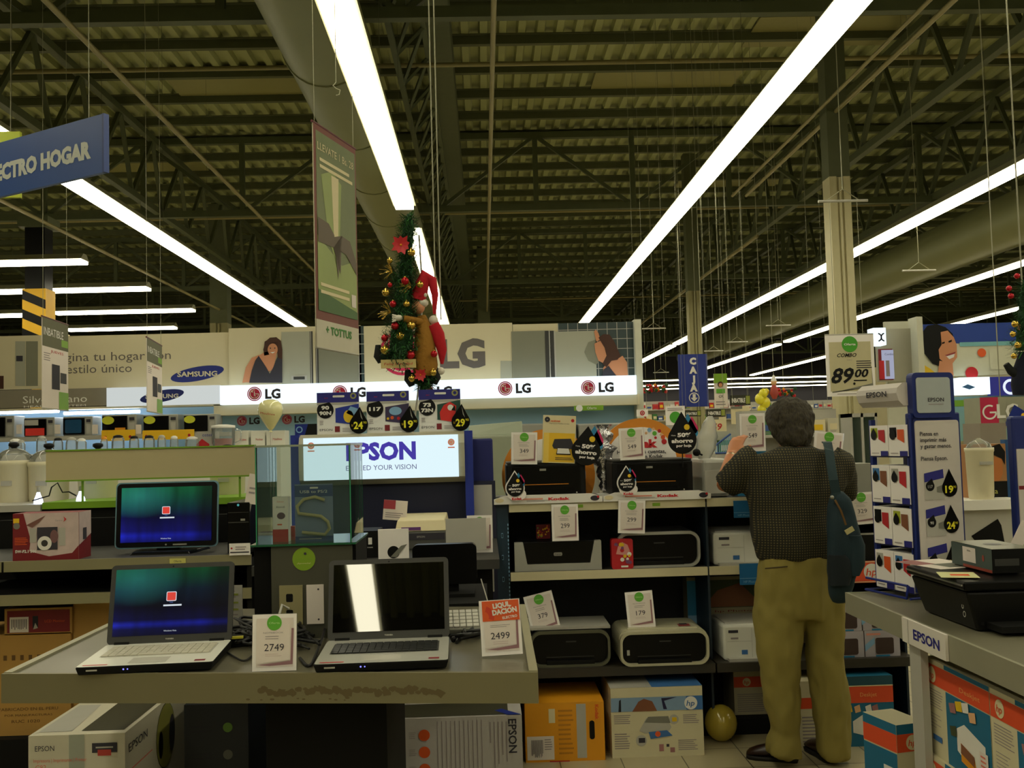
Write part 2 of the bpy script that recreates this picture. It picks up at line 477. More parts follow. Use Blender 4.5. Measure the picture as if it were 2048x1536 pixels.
row('r', XB, onz(840, 458, ZL).y, 32, .21, 'ceiling light row seen behind the hanging christmas tree')
rowpx((1600, 122), (1175, 640), 'big bright ceiling light row right of the middle, ending at the LG wall', ya=-11.8, yb=32)
E1 = onz(1355, 688, ZL)
XD = onz(1700, 510, ZL).x
row('r', XD, -11.8, E1.y, .21, 'ceiling light row at the right, crossing in front of the pale column')
row('r', XD, E1.y+.5, onz(1288, 724, ZL).y, .21, 'short end piece of ceiling light row beside the LG wall post')
XE = onz(1850, 591, ZL).x
row('r', XE, -11.8, onz(1577, 683, ZL).y, .21, 'ceiling light row above the pale wall with the box picture')
row('r', XE, onz(1569, 688, ZL).y, onz(1415, 740, ZL).y, .21, 'ceiling light row ending at the blue CAJA sign')
XFp = onz(1940, 641, ZL).x
row('r', XFp, 2, onz(1512, 750, ZL).y, .21, 'farthest right ceiling light row above the woman poster')
Xq = onz(500, 700, ZL)
for (px, py, pl, lab, ya) in ((170, 523, None, 'highest and nearest crosswise ceiling light at far left', XL+.5), (298, 577, None, 'second crosswise ceiling light from the top at far left', XL+.5),
        (388, 620, 105, 'third crosswise ceiling light, beside the striped column', None), (352, 655, 135, 'lowest crosswise ceiling light just over the Samsung wall', None), (58, 630, None, 'short crosswise ceiling light left of the striped column', XL+.5)):
    p = onz(px, py, ZL); x0 = ya if ya else onz(pl, py+5, ZL).x
    row('r', p.y, x0, p.x, .3, lab, along='x')
for py, lab in ((757, 'nearest of the far thin crosswise lights behind the CAJA sign'), (767, 'middle of the far thin crosswise lights behind the CAJA sign'), (774, 'farthest of the thin crosswise lights behind the CAJA sign')):
    p = onz(1480, py, ZL); row('r', p.y, xa(1230, p.y, ZL), xa(1700, p.y, ZL), .3, lab, along='x')

# ------------------------------------------------------------------ columns
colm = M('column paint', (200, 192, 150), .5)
def column(px, Y, w, label, m=colm, z1=HZ, z0=0):
    x = xa(px, Y, 3); q = B()
    q.box(-w*.5, w*.5, -w/2, w/2, 4.85, z1, purm); z1 = 4.85  # column top in a darker colour: the unlit shade above the lamps, painted in
    q.box(-w*.5, -w*.16, -w/2, w/2, z0, z1, m); q.box(w*.16, w*.5, -w/2, w/2, z0, z1, m); q.box(-w*.16, w*.16, -w*.4, w*.5, z0, z1, m)
    q.tube((0, -w*.42, z0), (0, -w*.46, z1-.02), w*.07, m, 8)
    return q.build('steel_column', None, (x, Y, 0), label=label, cat='column')
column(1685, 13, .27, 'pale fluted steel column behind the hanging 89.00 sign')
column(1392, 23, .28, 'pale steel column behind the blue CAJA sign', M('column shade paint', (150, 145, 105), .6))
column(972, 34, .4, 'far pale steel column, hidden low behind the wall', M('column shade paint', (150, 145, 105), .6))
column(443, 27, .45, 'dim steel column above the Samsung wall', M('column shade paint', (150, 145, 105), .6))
x = xa(78, 18, 4); T = thing('striped_column', 'black column with yellow and black warning stripes at the left', 'column', (x, 18, 0))
q = B(); q.box(-.17, .17, -.17, .17, 0, 5.5, black); q.build('column_shaft', T)
q = B(); q.box(-.26, .26, -.26, .26, 5.5, 5.68, purm); q.build('column_cap', T)
q = B(); q.box(-.2, .2, -.2, .2, 1.5, 4.42, M('stripe yellow', (225, 175, 35), .6))
q.w = .4; q.d = .4; q.face('front'); q.eps = .004
for k in range(9):
    v = 1.6+.33*k; q.P([(.0, v), (.4, v-.18), (.4, v-.02), (0, v+.16)], black)
q.T = Matrix.Identity(4); q.build('warning_stripes', T)

# ------------------------------------------------------------------ LG wall (Y = 14)
YW = 14.0; wbeige = M('display wall beige', (212, 202, 166), .7, var=.03, scale=3)
lggrey = M('letter grey', (105, 98, 92), .7, var=0); lgred = M('logo red', (190, 25, 70), .5, var=0)
fr1 = M('fridge print light', (168, 168, 148), .6, var=.04); fr2 = M('fridge print dark', (130, 130, 110), .6, var=.04)
def lglogo(b, u, v, r, m_text=ink, l=2, txt=True, th=None):
    b.ring(u, v, r*.92, r*1.08, lgred, l); b.D(u, v, r*.86, lgred, l)
    b.R(u-r*.06, v-r*.35, u+r*.06, v+r*.4, white, l+1); b.R(u-r*.06, v-r*.35, u+r*.22, v-r*.24, white, l+1)
    b.ring(u, v, r*.58, r*.68, white, l+1, 80, 360); b.R(u+r*.1, v-r*.05, u+r*.68, v+r*.05, white, l+1); b.D(u-r*.3, v+r*.33, r*.1, white, l+1, n=10)
    if txt: b.X('LG', u+r*2.75, v, th or r*1.4, m_text, l, bold=.045)
def wall_panel(name, label, x0, y0, x1, y1, m, art=None, th=.06, Y=YW, cat='wall panel', eps=.004, group=None):
    c, w, h = panel_geo(x0, y0, x1, y1, Y); b = B(); b.eps = eps; b.w, b.d, b.h = w, th, h
    b.box(-w/2, w/2, -th/2, th/2, 0, h, m)
    k = F/Y
    def pu(px, py): p = at(px, py, Y); return (p.x-(c.x-w/2), p.z-(c.z-h/2))
    b.face('front')
    if art: art(b, w, h, pu)
    b.T = Matrix.Identity(4)
    return b.build(name, None, c-Vector((0, 0, h/2)), None, label, cat, group)
def pp(b, pu, pts, m, l=1): b.P([pu(*p) for p in pts], m, l)
def fridge_art(b, pu, xs, y0, y1, flip=0):
    x0, xm, x1 = xs
    for a, c in ((x0, xm-4), (xm+4, x1)):
        p, q = pu(a, y1), pu(c, y0); b.R(p[0], max(p[1], 0), q[0], q[1], fr1 if a == x0 else fr2)
    for a in (xm-8, xm+3):
        p, q = pu(a, y1), pu(a+4, y0); b.R(p[0], max(p[1], 0), q[0], q[1], dgrey, 2); b.R(p[0]+.01, max(p[1], 0), p[0]+.018, q[1], lgrey, 3)
def woman1(b, w, h, pu):
    fridge_art(b, pu, (565, 630, 717), 663, 768)
    p = pu(584, 762); q = pu(615, 751); b.R(p[0], p[1], q[0], q[1], lgrey, 3); b.R(p[0]+.03, p[1]+.015, q[0]-.03, q[1]-.015, dgrey, 4)
    pp(b, pu, [(493, 765), (486, 766), (493, 735), (505, 716), (520, 710), (530, 716), (534, 745), (530, 766)], skin_p, 3)
    pp(b, pu, [(500, 766), (505, 742), (512, 722), (519, 712), (534, 735), (541, 748), (548, 735), (556, 715), (566, 720), (566, 766)], ink, 5)
    pp(b, pu, [(519, 712), (534, 745), (548, 740), (556, 700), (530, 705)], skin_p, 4)
    pp(b, pu, [(530, 712), (528, 700), (532, 684), (541, 676), (554, 675), (563, 682), (566, 700), (566, 745), (558, 735), (556, 706)], hair_p, 4)
    c = pu(547, 700); b.D(c[0], c[1], .085, skin_p, 6, .8); b.D(c[0]-.03, c[1]+.02, .009, ink, 7); b.D(c[0]+.03, c[1]+.02, .009, ink, 7)
    b.P([(c[0]-.035, c[1]-.035), (c[0]+.035, c[1]-.03), (c[0], c[1]-.052)], white, 7)
    pp(b, pu, [(529, 706), (531, 684), (543, 677), (556, 684), (540, 690)], hair_p, 7)
wall_panel('wall_poster', 'wall poster of a smiling dark-haired woman leaning on a fridge', 460, 654, 632+90, 768, wbeige, woman1, cat='poster')
tile_d = M('printed dark tiles', (45, 62, 62), .4, var=.25, scale=6)
def tiles(b, w, h, pu):
    k = .085
    u = 0
    while u < w: b.R(u, 0, u+.008, h, lgrey, 2); u += .135
    v = 0
    while v < h: b.R(0, v, w, v+.008, lgrey, 2); v += .135
wall_panel('tile_strip', 'narrow dark tile strip on the wall beside the LG letters', 718, 652, 729, 768, tile_d, tiles, cat='wall panel')
def lgbig(b, w, h, pu):
    p = pu(925, 706); b.X('LG', p[0], p[1], .37, lggrey, 1, w=.62, bold=.05)
    p = pu(805, 706); b.ring(p[0], p[1], .27, .31, lgred, 1)
    b.D(p[0], p[1], .25, lgred, 1)
wall_panel('wall_panel', 'beige wall panel with large grey LG letters behind the christmas tree', 729, 649, 1026, 764, wbeige, lgbig)
def woman2(b, w, h, pu):
    p = pu(1115, 655); q = pu(1266, 600)
    b.R(p[0], 0, w-.0, h, tile_d, 1)
    u = p[0]
    while u < w: b.R(u, 0, u+.008, h, lgrey, 2); u += .135
    v = h-.1
    while v > 0: b.R(p[0], v, w, v+.008, lgrey, 2); v -= .135
    pp(b, pu, [(1001, 722), (1024, 722), (1024, 764), (1001, 764)], fr1, 1)
    for a, c, m in ((1025, 1091, fr2), (1112, 1190, fr1)):
        p, q = pu(a, 764), pu(c, 662); b.R(p[0], max(0, p[1]), q[0], q[1], m, 3)
    for a in (1092, 1102):
        p, q = pu(a, 764), pu(a+5, 662); b.R(p[0], max(0, p[1]), q[0], q[1], dgrey, 4); b.R(q[0], max(0, p[1]), q[0]+.02, q[1], lgrey, 4)
    pp(b, pu, [(1187, 664), (1191, 660), (1196, 667), (1200, 680), (1192, 684)], skin_p, 6)
    pp(b, pu, [(1232, 720), (1244, 712), (1253, 725), (1255, 754), (1204, 757), (1206, 735), (1220, 722)], skin_p, 5)
    pp(b, pu, [(1196, 676), (1206, 669), (1218, 670), (1228, 685), (1240, 712), (1234, 720), (1222, 722), (1212, 735), (1204, 728), (1212, 712), (1208, 696)], hair_p, 7)
    pp(b, pu, [(1188, 688), (1200, 682), (1212, 690), (1214, 715), (1208, 728), (1196, 722), (1190, 705)], skin_p, 6)
    pp(b, pu, [(1202, 757), (1206, 740), (1216, 732), (1226, 745), (1236, 757)], ink, 7)
    pp(b, pu, [(1168, 705), (1176, 685), (1190, 680), (1192, 700), (1198, 722), (1192, 730), (1176, 722)], fr2, 4)
wall_panel('wall_poster', 'wall poster of a woman with long hair bending over a fridge, dark tiles behind', 1026, 646, 1268, 762, wbeige, woman2, cat='poster')
# end post
wall_panel('wall_post', 'pale vertical end post at the right of the LG wall', 1269, 640, 1283, 900, M('post', (205, 205, 185), .5), th=.3, cat='post')
def band(b, w, h, pu):
    for px, py in ((514, 789), (683, 786), (854, 784), (1010, 778), (1174, 776)):
        p = pu(px, py); lglogo(b, p[0], p[1], .088, ink, 1)
T = wall_panel('light_box_sign', 'long lit white sign band with red LG logos on the wall', 449, 762, 1272, 800, lightbox, band, th=.3, cat='lit sign', Y=13.8)
wall_panel('display_soffit', 'beige soffit strip under the lit LG band', 441, 800, 1275, 821, wbeige, th=.5, cat='trim')
lbm = M('display back pale blue', (160, 202, 232), .6, scale=2)
def backlg(b, w, h, pu):
    for px, py in ((485, 842), (575, 839)):
        p = pu(px, py); lglogo(b, p[0], p[1], .062, ink, 1)
wall_panel('display_back_wall', 'pale blue back wall under the LG band', 440, 820, 1272, 990, lbm, backlg, Y=14.15)
q = B(); c = at(860, 880, 14.4); q.box(-2.9, 2.9, 0, .3, 0, 3.0, wbeige); q.build('wall_back.001', None, (c.x, 14.3, 0), kind='structure')
# fridges standing below the LG wall
def fridge(px0, px1, pyt, Y, m, label):
    cx, w, h = span(px0, px1, pyt, Y, 0)
    T = thing('refrigerator', label, 'refrigerator', (cx, Y+.35, 0), group='refrigerators')
    q = B(); q.box(-w/2, w/2, -.28, .35, .03, h, m); q.build('body', T, bev=.01)
    for s in (-1, 1):
        q = B(); q.box(-w/4+.006, w/4-.006, -.345, -.285, .05, h-.01, m); d = q.build('door', T, (s*w/4, 0, 0), bev=.012)
        q = B(); q.box(-.012, .012, -.39, -.345, .7, h-.2, lgrey); q.build('handle', d, (-s*(w/4-.05), 0, 0))
fridge(1045, 1162, 846, 12.6, silver, 'silver two-door refrigerator left of centre under the LG wall')
fridge(1165, 1262, 846, 12.6, silver, 'silver two-door refrigerator beside the LG wall post')
gg = M('washer grey green', (150, 158, 138), .4)
cx, w_, h_ = span(945, 1058, 848, 9.5, 0)
T = thing('washing_machine', 'grey appliance with slanted control top behind the ink display', 'appliance', (cx, 9.9, 0))
q = B(); q.box(-w_/2, w_/2, -.3, .3, 0, h_-.1, gg); q.build('body', T, bev=.02)
q = B(); q.hexa([(-w_/2, -.1, h_-.1), (w_/2, -.1, h_-.1), (w_/2, .3, h_-.1), (-w_/2, .3, h_-.1), (-w_/2, .02, h_), (w_/2, .02, h_+.03), (w_/2, .3, h_+.03), (-w_/2, .3, h_)], gg); q.build('control_panel', T, bev=.01)
panel('green_aisle_tag', 'green hanging tag with a white dot under the LG band', 1148, 811, 1207, 821, 13.735, lime, lambda b, w, h: (b.D(.07, h/2, .045, white), b.X('Oferta', w*.6, h/2, .035, white)), cat='sign')

# ------------------------------------------------------------------ Samsung wall
grn = M('shelf grey back', (140, 150, 150), .6)
def sams_logo(b, u, v, a, m_t, l=1):
    b.P([(u+a*math.cos(t)*1.0, v+a*.27*math.sin(t)+a*.15*math.cos(t)) for t in [2*PI*k/32 for k in range(32)]], M('oval navy', (28, 42, 120), .5, var=0), l)
    b.X('SAMSUNG', u, v, a*.19, m_t, l+1, w=a*1.5, bold=.03)
def samsung(b, w, h, pu):
    p = pu(238, 712); b.X('gina tu hogar con', p[0], p[1], .12, lggrey, 1, w=1.42)
    p = pu(200, 737); b.X('estilo único', p[0], p[1], .12, lggrey, 1, w=.88)
    p = pu(396, 748); sams_logo(b, p[0], p[1], .36, wbeige)
wall_panel('wall_panel', 'beige wall panel with the large Samsung oval', 135, 669, 459, 776, wbeige, samsung, Y=14.05)
def fr_poster(b, w, h, pu):
    pp(b, pu, [(33, 683), (53, 683), (53, 772), (33, 772)], fr1); pp(b, pu, [(54, 683), (78, 683), (78, 772), (54, 772)], fr2)
    pp(b, pu, [(35, 712), (48, 712), (48, 723), (35, 723)], ink, 2); pp(b, pu, [(0, 752), (10, 752), (10, 778), (0, 778)], hair_p, 2)
wall_panel('wall_poster', 'beige wall poster showing a silver fridge at far left', -200, 674, 134, 780, wbeige, fr_poster, Y=14.05, cat='poster')
def silvernano(b, w, h, pu):
    p = pu(112, 798); b.X('Silver Nano', p[0], p[1], .1, white, 1, w=.85); p = pu(112, 812); b.X('HEALTH SYSTEM', p[0], p[1], .028, white, 1, w=.82)
wall_panel('sign_band', 'grey brown sign band with white Silver Nano letters', -120, 780, 221, 815, M('band taupe', (135, 128, 110), .6), silvernano, Y=13.9, cat='sign')
def samb(b, w, h, pu):
    p = pu(330, 793); sams_logo(b, p[0], p[1], .29, white)
wall_panel('light_box_sign', 'short lit white sign band with a blue Samsung oval', 222, 774, 442, 811, M('light box dim', (225, 232, 230), emit=.75), samb, Y=13.85, th=.25, cat='lit sign')
wall_panel('sign_band', 'plain beige underside of the Samsung sign band', -120, 815, 447, 819, wbeige, Y=13.9, cat='trim', th=.3)
wall_panel('display_back_wall', 'pale blue back wall behind the microwaves', -250, 820, 440, 990, lbm, Y=14.4)
for (x0, x1, lb) in ((-90, 115, 'left lit tube under the Silver Nano band'), (130, 278, 'lit tube under the right end of the Silver Nano band')):
    c, w_, h_ = panel_geo(x0, 821, x1, 829, 13.9); q = B(); q.tube((-w_/2, 0, 0), (w_/2, 0, 0), .022, M('tube white', (220, 232, 255), emit=14), 10); q.build('shelf_tube_light', None, c, label=lb, cat='light')
shm = M('shelf amber', (205, 175, 70), .6)
c = at(200, 871, 13.6); q = B(); q.box(-4.2, 1.75, -.25, .3, -.05, 0, lgrey); q.build('wall_shelf', None, c, label='upper wall shelf carrying the microwaves', cat='shelf')
zsh = c.z
mwy = 13.5
def microwave(x0, x1, yt, label, style):
    cx, w, h = span(x0, x1, yt, mwy, zsh)
    T = thing('microwave_oven', label, 'microwave', (cx, mwy+.17, zsh), group='microwaves on the wall shelf')
    q = B(); q.box(-w/2, w/2, -.15, .17, 0, h, silverp); q.build('body', T, bev=.008)
    q = B(); q.w = w; q.d = .36; q.eps = .004; q.box(-w/2+.01, w*.24, -.175, -.15, .02, h-.02, blackg); q.face('front')
    if style == 1: q.R(.03, .02, w*.7, h*.45, M('neon red print', (230, 60, 50), .5), 1); q.R(.02, h*.6, w*.5, h*.88, lgrey, 1)
    if style == 2: q.RR(w*.1, h*.15, w*.66, h*.85, .02, M('blue glass print', (30, 75, 110), .3), 1)
    if style in (3, 4): q.D(w*.2, h*.72, h*.2, M('sticker lemon', (205, 210, 50), .5), 1, 1.5)
    if style == 3: q.R(w*.4, h*.1, w*.7, h*.35, amber, 1)
    q.T = Matrix.Identity(4); q.build('door', T)
    q = B(); q.w = w; q.d = .32; q.eps = .004; q.face('front'); q.R(w*.8, h*.7, w*.95, h*.85, ink); q.R(w*.8, h*.1, w*.95, h*.6, lgrey); q.build('control_panel', T)
microwave(-40, 27, 832, 'leftmost microwave oven on the wall shelf', 0)
microwave(47, 108, 835, 'microwave oven with red picture on its door', 1)
microwave(125, 184, 833, 'microwave oven with a blue lit door', 2)
microwave(203, 272, 829, 'dark microwave oven with yellow sticker and food pictures', 3)
microwave(286, 355, 829, 'silver microwave oven with yellow sticker on round door', 4)
microwave(367, 432, 828, 'microwave oven with yellow sticker, rightmost on the shelf', 4)
for k, (a, c2) in enumerate(((203, 270), (285, 388))):
    cx, w_, h_ = span(a, c2, 866, 13.3, zsh-.1); q = B(); q.box(-w_/2, w_/2, 0, .02, -.02, h_, kyellow); q.w = w_; q.d = 0; q.eps = .004; q.face('front'); q.D(.05, .03, .018, red); q.D(w_-.06, .03, .018, red)
    q.build('shelf_strip', None, (cx, 13.3, zsh-.06), label=('yellow price strip under the dark microwave', 'long yellow price strip under the silver microwave')[k], cat='sign')
for k, px in enumerate((38, 115, 190, 277)):
    p = at(px, 860, 13.35); q = B(); q.box(-.035, .035, 0, .01, -.05, .07, paper); q.build('price_card', None, p, label='small white price card beside a microwave, number %s from the left of the four' % ('first', 'second', 'third', 'fourth')[k], cat='price card', group='microwave price cards')
# ================================================================== left: lime gondola, pots, jars
Yg = 5.6
zs = za(999, Yg, 300)
T = thing('display_gondola', 'lime-framed gondola with a long blank beige header board', 'shelf unit', (xa(300, Yg, 1), Yg, 0))
gw = xa(512, Yg, 1.3)-xa(95, Yg, 1.3); gx = (xa(512, Yg, 1.3)+xa(95, Yg, 1.3))/2-T.location.x
h0 = za(956, Yg, 300); h1 = za(898, Yg, 300)
q = B(); q.box(gx-gw/2, gx+gw/2, -.02, .01, h0, h1, M('header board', (196, 184, 140), .7, var=.03)); q.build('header_board', T)
q = B()
for z in (h0-.006, h1): q.box(gx-gw/2, gx+gw/2, -.026, .016, z, z+.008, lime)
for px in (166, 480): x = xa(px, Yg, 1.4)-T.location.x; q.box(x-.005, x+.005, -.01, .0, zs, h0, lime)
q.build('lime_frame', T)
q = B(); q.box(gx-gw/2-.02, gx+gw/2, -.02, .5, zs-.035, zs, lime); q.build('shelf', T)
q = B(); q.box(gx-gw/2-.9, gx+gw/2, .0, .5, 0, zs-.036, blackm); q.build('base_panel', T)
q = B(); x = gx-gw/2-.03; q.box(x-.9, x, -.02, .5, zs-.045, zs-.01, lgrey); q.build('shelf', T)
# lower cladding of pots
potm = M('enamel cream', (214, 206, 172), .35, var=.03); lidg = glass('lid glass', (190, 195, 190), .25)
def pot(px, Y, r, zt, zb, label, handle=True):
    x = xa(px, Y, zt); T = thing('slow_cooker', label, 'cooker', (x, Y, zb), group='large cookers on the gondola')
    h = zt-zb
    q = B(); q.lathe([(r*.93, 0), (r*.97, .02), (r, h-.03), (r*1.04, h-.025), (r*1.04, h), (r*.96, h)], potm, 28); q.build('pot', T)
    q = B(); q.lathe([(r*.97, h), (r*.9, h+.03), (r*.6, h+.055), (.02, h+.07)], lidg, 28); l = q.build('lid', T)
    q = B(); q.lathe([(.012, h+.07), (.03, h+.085), (.028, h+.1), (.01, h+.105)], black, 12); q.build('knob', l)
    q = B(); q.box(-.03, .03, -r*1.01, -r*.9, h*.4, h*.52, lgrey); q.build('label_plate', T)
pot(28, 6.0, .1, za(921, 6.0, 20), zs-.01, 'white cooker at far left edge of the photo on the gondola')
pot(98, 6.0, .11, za(923, 6.0, 90), zs-.01, 'second white cooker from the left, partly behind the blank header board')
pot(196, 6.0, .11, za(925, 6.0, 90), zs, 'white cooker behind the header board, seen under it left of the monitor')
pot(455, 6.0, .1, za(925, 6.0, 450), zs, 'white cooker behind the header board, seen under it right of the monitor')
ledm = M('led lamp glow', (200, 215, 255), emit=7)
for px, nm in ((72, 'small lit white desk lamp head at the left on the gondola'), (157, 'small lit white desk lamp head beside the lime shelf')):
    x = xa(px, 5.65, zs); T = thing('small_lamp', nm, 'lamp', (x, 5.68, zs-.008))
    q = B(); q.lathe([(.024, 0), (.022, .02), (.012, .045), (.008, .06)], ledm, 14); q.build('lamp_shade', T)
    q = B(); q.lathe([(.009, .06), (.009, .085), (.004, .09)], lgrey, 10); q.build('lamp_neck', T)
q = B(); p = [(xa(60, 5.6, zs), 5.63, zs+.01)]
for a, c in ((95, 992), (100, 975), (112, 966), (122, 985), (135, 984), (150, 992)): pt = at(a, c, 5.6); p.append((pt.x, 5.62, max(pt.z, zs+.004)))
q.path(p, .004, cablem, 6); q.build('lamp_cable', None, label='black cable looping between the two small lamps', cat='cable')
# jars and blenders on a counter behind
Yj = 9.0; zj = za(902, Yj, 300)
q = B(); q.box(xa(-250, Yj, 1.4), xa(575, Yj, 1.4), -.3+Yj, Yj+.4, 0, zj, white); q.build('appliance_counter', None, label='white appliance counter behind the blank header board', cat='counter', recenter=True)
jarm = glass('jar glass', (205, 215, 215), .3)
for k, (px, w_, ht, lid) in enumerate(((33, .09, .1, white), (44, .06, .09, lgrey), (85, .07, .12, lgrey), (118, .07, .1, black), (145, .08, .1, lgrey), (165, .07, .09, white), (210, .05, .1, amber), (238, .09, .11, black), (270, .07, .1, black), (300, .08, .1, black), (325, .06, .1, lgrey), (350, .06, .09, white), (386, .1, .08, white))):
    r = w_/2*1.2; x = xa(px, Yj-.1, zj); T = thing('glass_jar', 'clear glass blender jar, %s from the left on the appliance counter' % ('first','second','third','fourth','fifth','sixth','seventh','eighth','ninth','tenth','eleventh','twelfth','thirteenth')[k], 'jar', (x, Yj-.12, zj), group='glass jars on the appliance counter')
    q = B(); q.lathe([(r*.7, 0), (r, .02), (r*.95, ht), (r*.8, ht+.01)], jarm, 16); q.build('jar_body', T)
    q = B(); q.lathe([(r*.75, ht+.01), (r*.75, ht+.025), (r*.3, ht+.035)], lid, 16); q.build('jar_lid', T)
    q = B(); q.lathe([(r*.95, .004), (r*1.0, .018)], lid, 16); q.build('jar_base', T)
T = thing('blender', 'glass blender with red drink inside and white lid', 'blender', (xa(447, Yj-.15, zj), Yj-.15, zj))
q = B(); q.lathe([(.08, .02), (.095, .05), (.1, .17), (.1, .18)], jarm, 20); q.build('blender_jar', T)
q = B(); q.lathe([(.07, .0), (.075, .09)], M('red drink', (190, 60, 45), .3), 18); q.build('drink', T)
q = B(); q.lathe([(.1, .18), (.1, .2), (.04, .21)], white, 18); q.build('lid', T)
q = B(); q.path([(.1, 0, .05), (.15, 0, .07), (.15, 0, .15), (.1, 0, .17)], .008, jarm); q.build('handle', T)
def art(b, w, h, d): b.P([(0, 0), (w*.7, 0), (w*.7, h*.3), (w*.3, h*.6), (0, h*.3)], red, 1); b.X('oster', w*.6, h*.82, .03, blue)
carton('appliance_box', 'white appliance box with red swirl beside the blender', 393, 430, 863, Yj-.1, zj, .15, lgrey, art)
for k, (a, c) in enumerate(((470, 497), (502, 530), (533, 570))):
    def art(b, w, h, d): b.X('Moulinex', w*.6, h*.5, .02, red, w=w*.5)
    carton('appliance_box', ('plain white box left of the balloon foot', 'white box right under the balloon', 'white box with a small red word right of the balloon')[k], a, c, 861, Yj-.05, zj, .2, whitep, art)
# balloon
T = thing('balloon', 'pale yellow balloon with small red writing in front of the LG wall', 'balloon', at(541, 828, 8.6))
balm = M('balloon cream', (236, 232, 175), .15, coat=.5, var=0)
q = B(); q.lathe([(.01, -.135), (.03, -.115), (.07, -.05), (.098, .0), (.104, .04), (.092, .085), (.06, .112), (.02, .122)], balm, 28); q.w = 0; q.d = .21; q.eps = .003; q.face('front'); q.X('Moulinex', 0, .0, .018, red, w=.12, rot=-8); q.build('balloon_skin', T)
q = B(); q.lathe([(.016, -.15), (.006, -.137)], balm, 10); q.build('knot', T)
q = B(); p0 = T.location.z; q.tube((0, 0, -.15), (0, 0, zj-p0), .006, white, 8); q.build('balloon_stick', T)
# narrow hanging banners at left
def hbanner(name, label, px0, yt0, yb0, Y0, px1, yt1, yb1, art=None, m=paper, side='sign', group=None, th=.006):
    a = at(px0, yt0, Y0); c = at(px0, yb0, Y0); H = a.z-c.z
    lo, hi = Y0*.5, Y0*2
    for _ in range(40):                      # depth of the far edge from its height
        mid = (lo+hi)/2; hh = at(px1, yt1, mid).z-at(px1, yb1, mid).z
        if hh < H: lo = mid
        else: hi = mid
    e = at(px1, yb1, mid)
    W = math.hypot(e.x-c.x, e.y-c.y); yaw = math.atan2(e.y-c.y, e.x-c.x)
    b = B(); b.w, b.d, b.h = W, th, H
    b.box(-W/2, W/2, -th/2, th/2, 0, H, m)
    b.face('front')
    if art: art(b, W, H)
    b.T = Matrix.Identity(4)
    T = thing(name, label, side, ((c.x+e.x)/2, (c.y+e.y)/2, (c.z+e.z)/2), yaw, group)
    b.build('banner_print', T)
    q = B(); q.tube((-W/2-.01, 0, H), (W/2+.01, 0, H), .008, M('maroon rail', (90, 30, 35), .5), 8); q.build('top_rail', T); q = B(); q.tube((-W/2, 0, 0), (W/2, 0, 0), .007, lgrey, 8); q.build('bottom_rail', T)
    q = B()
    for s in (-1, 1): q.tube((s*W*.46, 0, H), (s*W*.46, 0, HZ-T.location.z), .0022, wire, 5)
    q.build('hanging_cords', T); return T
hd = M('banner olive', (92, 92, 60), .6)
def art(b, w, h):
    b.R(0, h*.68, w, h, hd); b.X('INBATIBLE', w*.42, h*.85, h*.09, white, 2, w=w*.75); b.R(w*.72, h*.72, w*.98, h*.8, lime, 2)
    b.X('JUEVES', w*.55, h*.64, h*.03, red, 2, w=w*.5); b.R(w*.35, h*.22, w*.65, h*.5, ink, 2); b.R(w*.68, h*.3, w*.92, h*.42, dgrey, 2); b.R(w*.62, 0, w, h*.2, lime, 2)
    b.lines(w*.05, h*.52, w*.3, h*.62, 4, inklt)
hbanner('hanging_banner', 'narrow grey and white hanging banner beside the striped column', 84, 636, 820, 9.6, 136, 646, 817, art, group='narrow hanging banners', side='banner')
hbanner('hanging_banner', 'narrower hanging banner in front of the Samsung panel', 294, 678, 826, 9.6, 324, 688, 824, art, group='narrow hanging banners', side='banner')
# big green banner
bg1 = M('banner green pale', (150, 165, 95), .6, var=.15, scale=3); bg2 = M('banner green', (70, 105, 50), .6, var=.2, scale=3); bg3 = M('banner moss', (112, 122, 78), .6, var=.15)
mar = M('banner maroon', (120, 62, 48), .6)
def art(b, w, h):
    b.R(0, 0, w, h, mar, 1); b.R(w*.05, h*.165, w*.97, h*.97, bg3, 2)
    b.P([(w*.05, h*.17), (w*.97, h*.17), (w*.97, h*.45), (w*.6, h*.4), (w*.05, h*.5)], bg1, 3)
    b.P([(w*.05, h*.165), (w*.97, h*.165), (w*.97, h*.2), (w*.05, h*.26)], bg2, 4)
    b.P([(w*.15, h*.78), (w*.3, h*.5), (w*.4, h*.44), (w*.48, h*.38), (w*.55, h*.46), (w*.62, h*.78), (w*.4, h*.82)], bg1, 3)
    b.P([(w*.38, h*.8), (w*.42, h*.5), (w*.52, h*.5), (w*.55, h*.8)], cream, 4)
    b.P([(w*.06, h*.47), (w*.06, h*.58), (w*.3, h*.57), (w*.42, h*.53), (w*.5, h*.42), (w*.56, h*.36), (w*.6, h*.54), (w*.8, h*.53), (w*.96, h*.44), (w*.96, h*.38), (w*.7, h*.46), (w*.4, h*.47)], M('banner brown', (95, 80, 58), .6), 5)
    b.P([(w*.42, h*.52), (w*.5, h*.33), (w*.6, h*.54)], M('banner brown', (95, 80, 58), .6), 5)
    b.X('LLEVATE 1 Bs. 28', w*.5, h*.905, h*.035, cream, 4, w=w*.85)
    b.lines(w*.12, h*.8, w*.9, h*.86, 2, cream, 4, .5); b.lines(w*.1, h*.235, w*.78, h*.3, 2, cream, 5, .45)
    b.R(w*.82, h*.22, w*.93, h*.28, paper, 5); b.R(0, 0, w, h*.125, M('banner white', (205, 200, 178), .6), 2)
    b.X('TOTTUS', w*.56, h*.085, h*.035, M('leaf green', (60, 130, 45), .6), 4, w=w*.5, bold=.04); b.X('+', w*.24, h*.088, h*.04, M('leaf green', (60, 130, 45), .6), 4, bold=.03)
hbanner('hanging_banner', 'tall green and maroon banner hanging left of the bright light row', 632, 240, 692, 6.0, 717, 300, 712, art, M('banner base', (195, 190, 165), .6), 'banner')
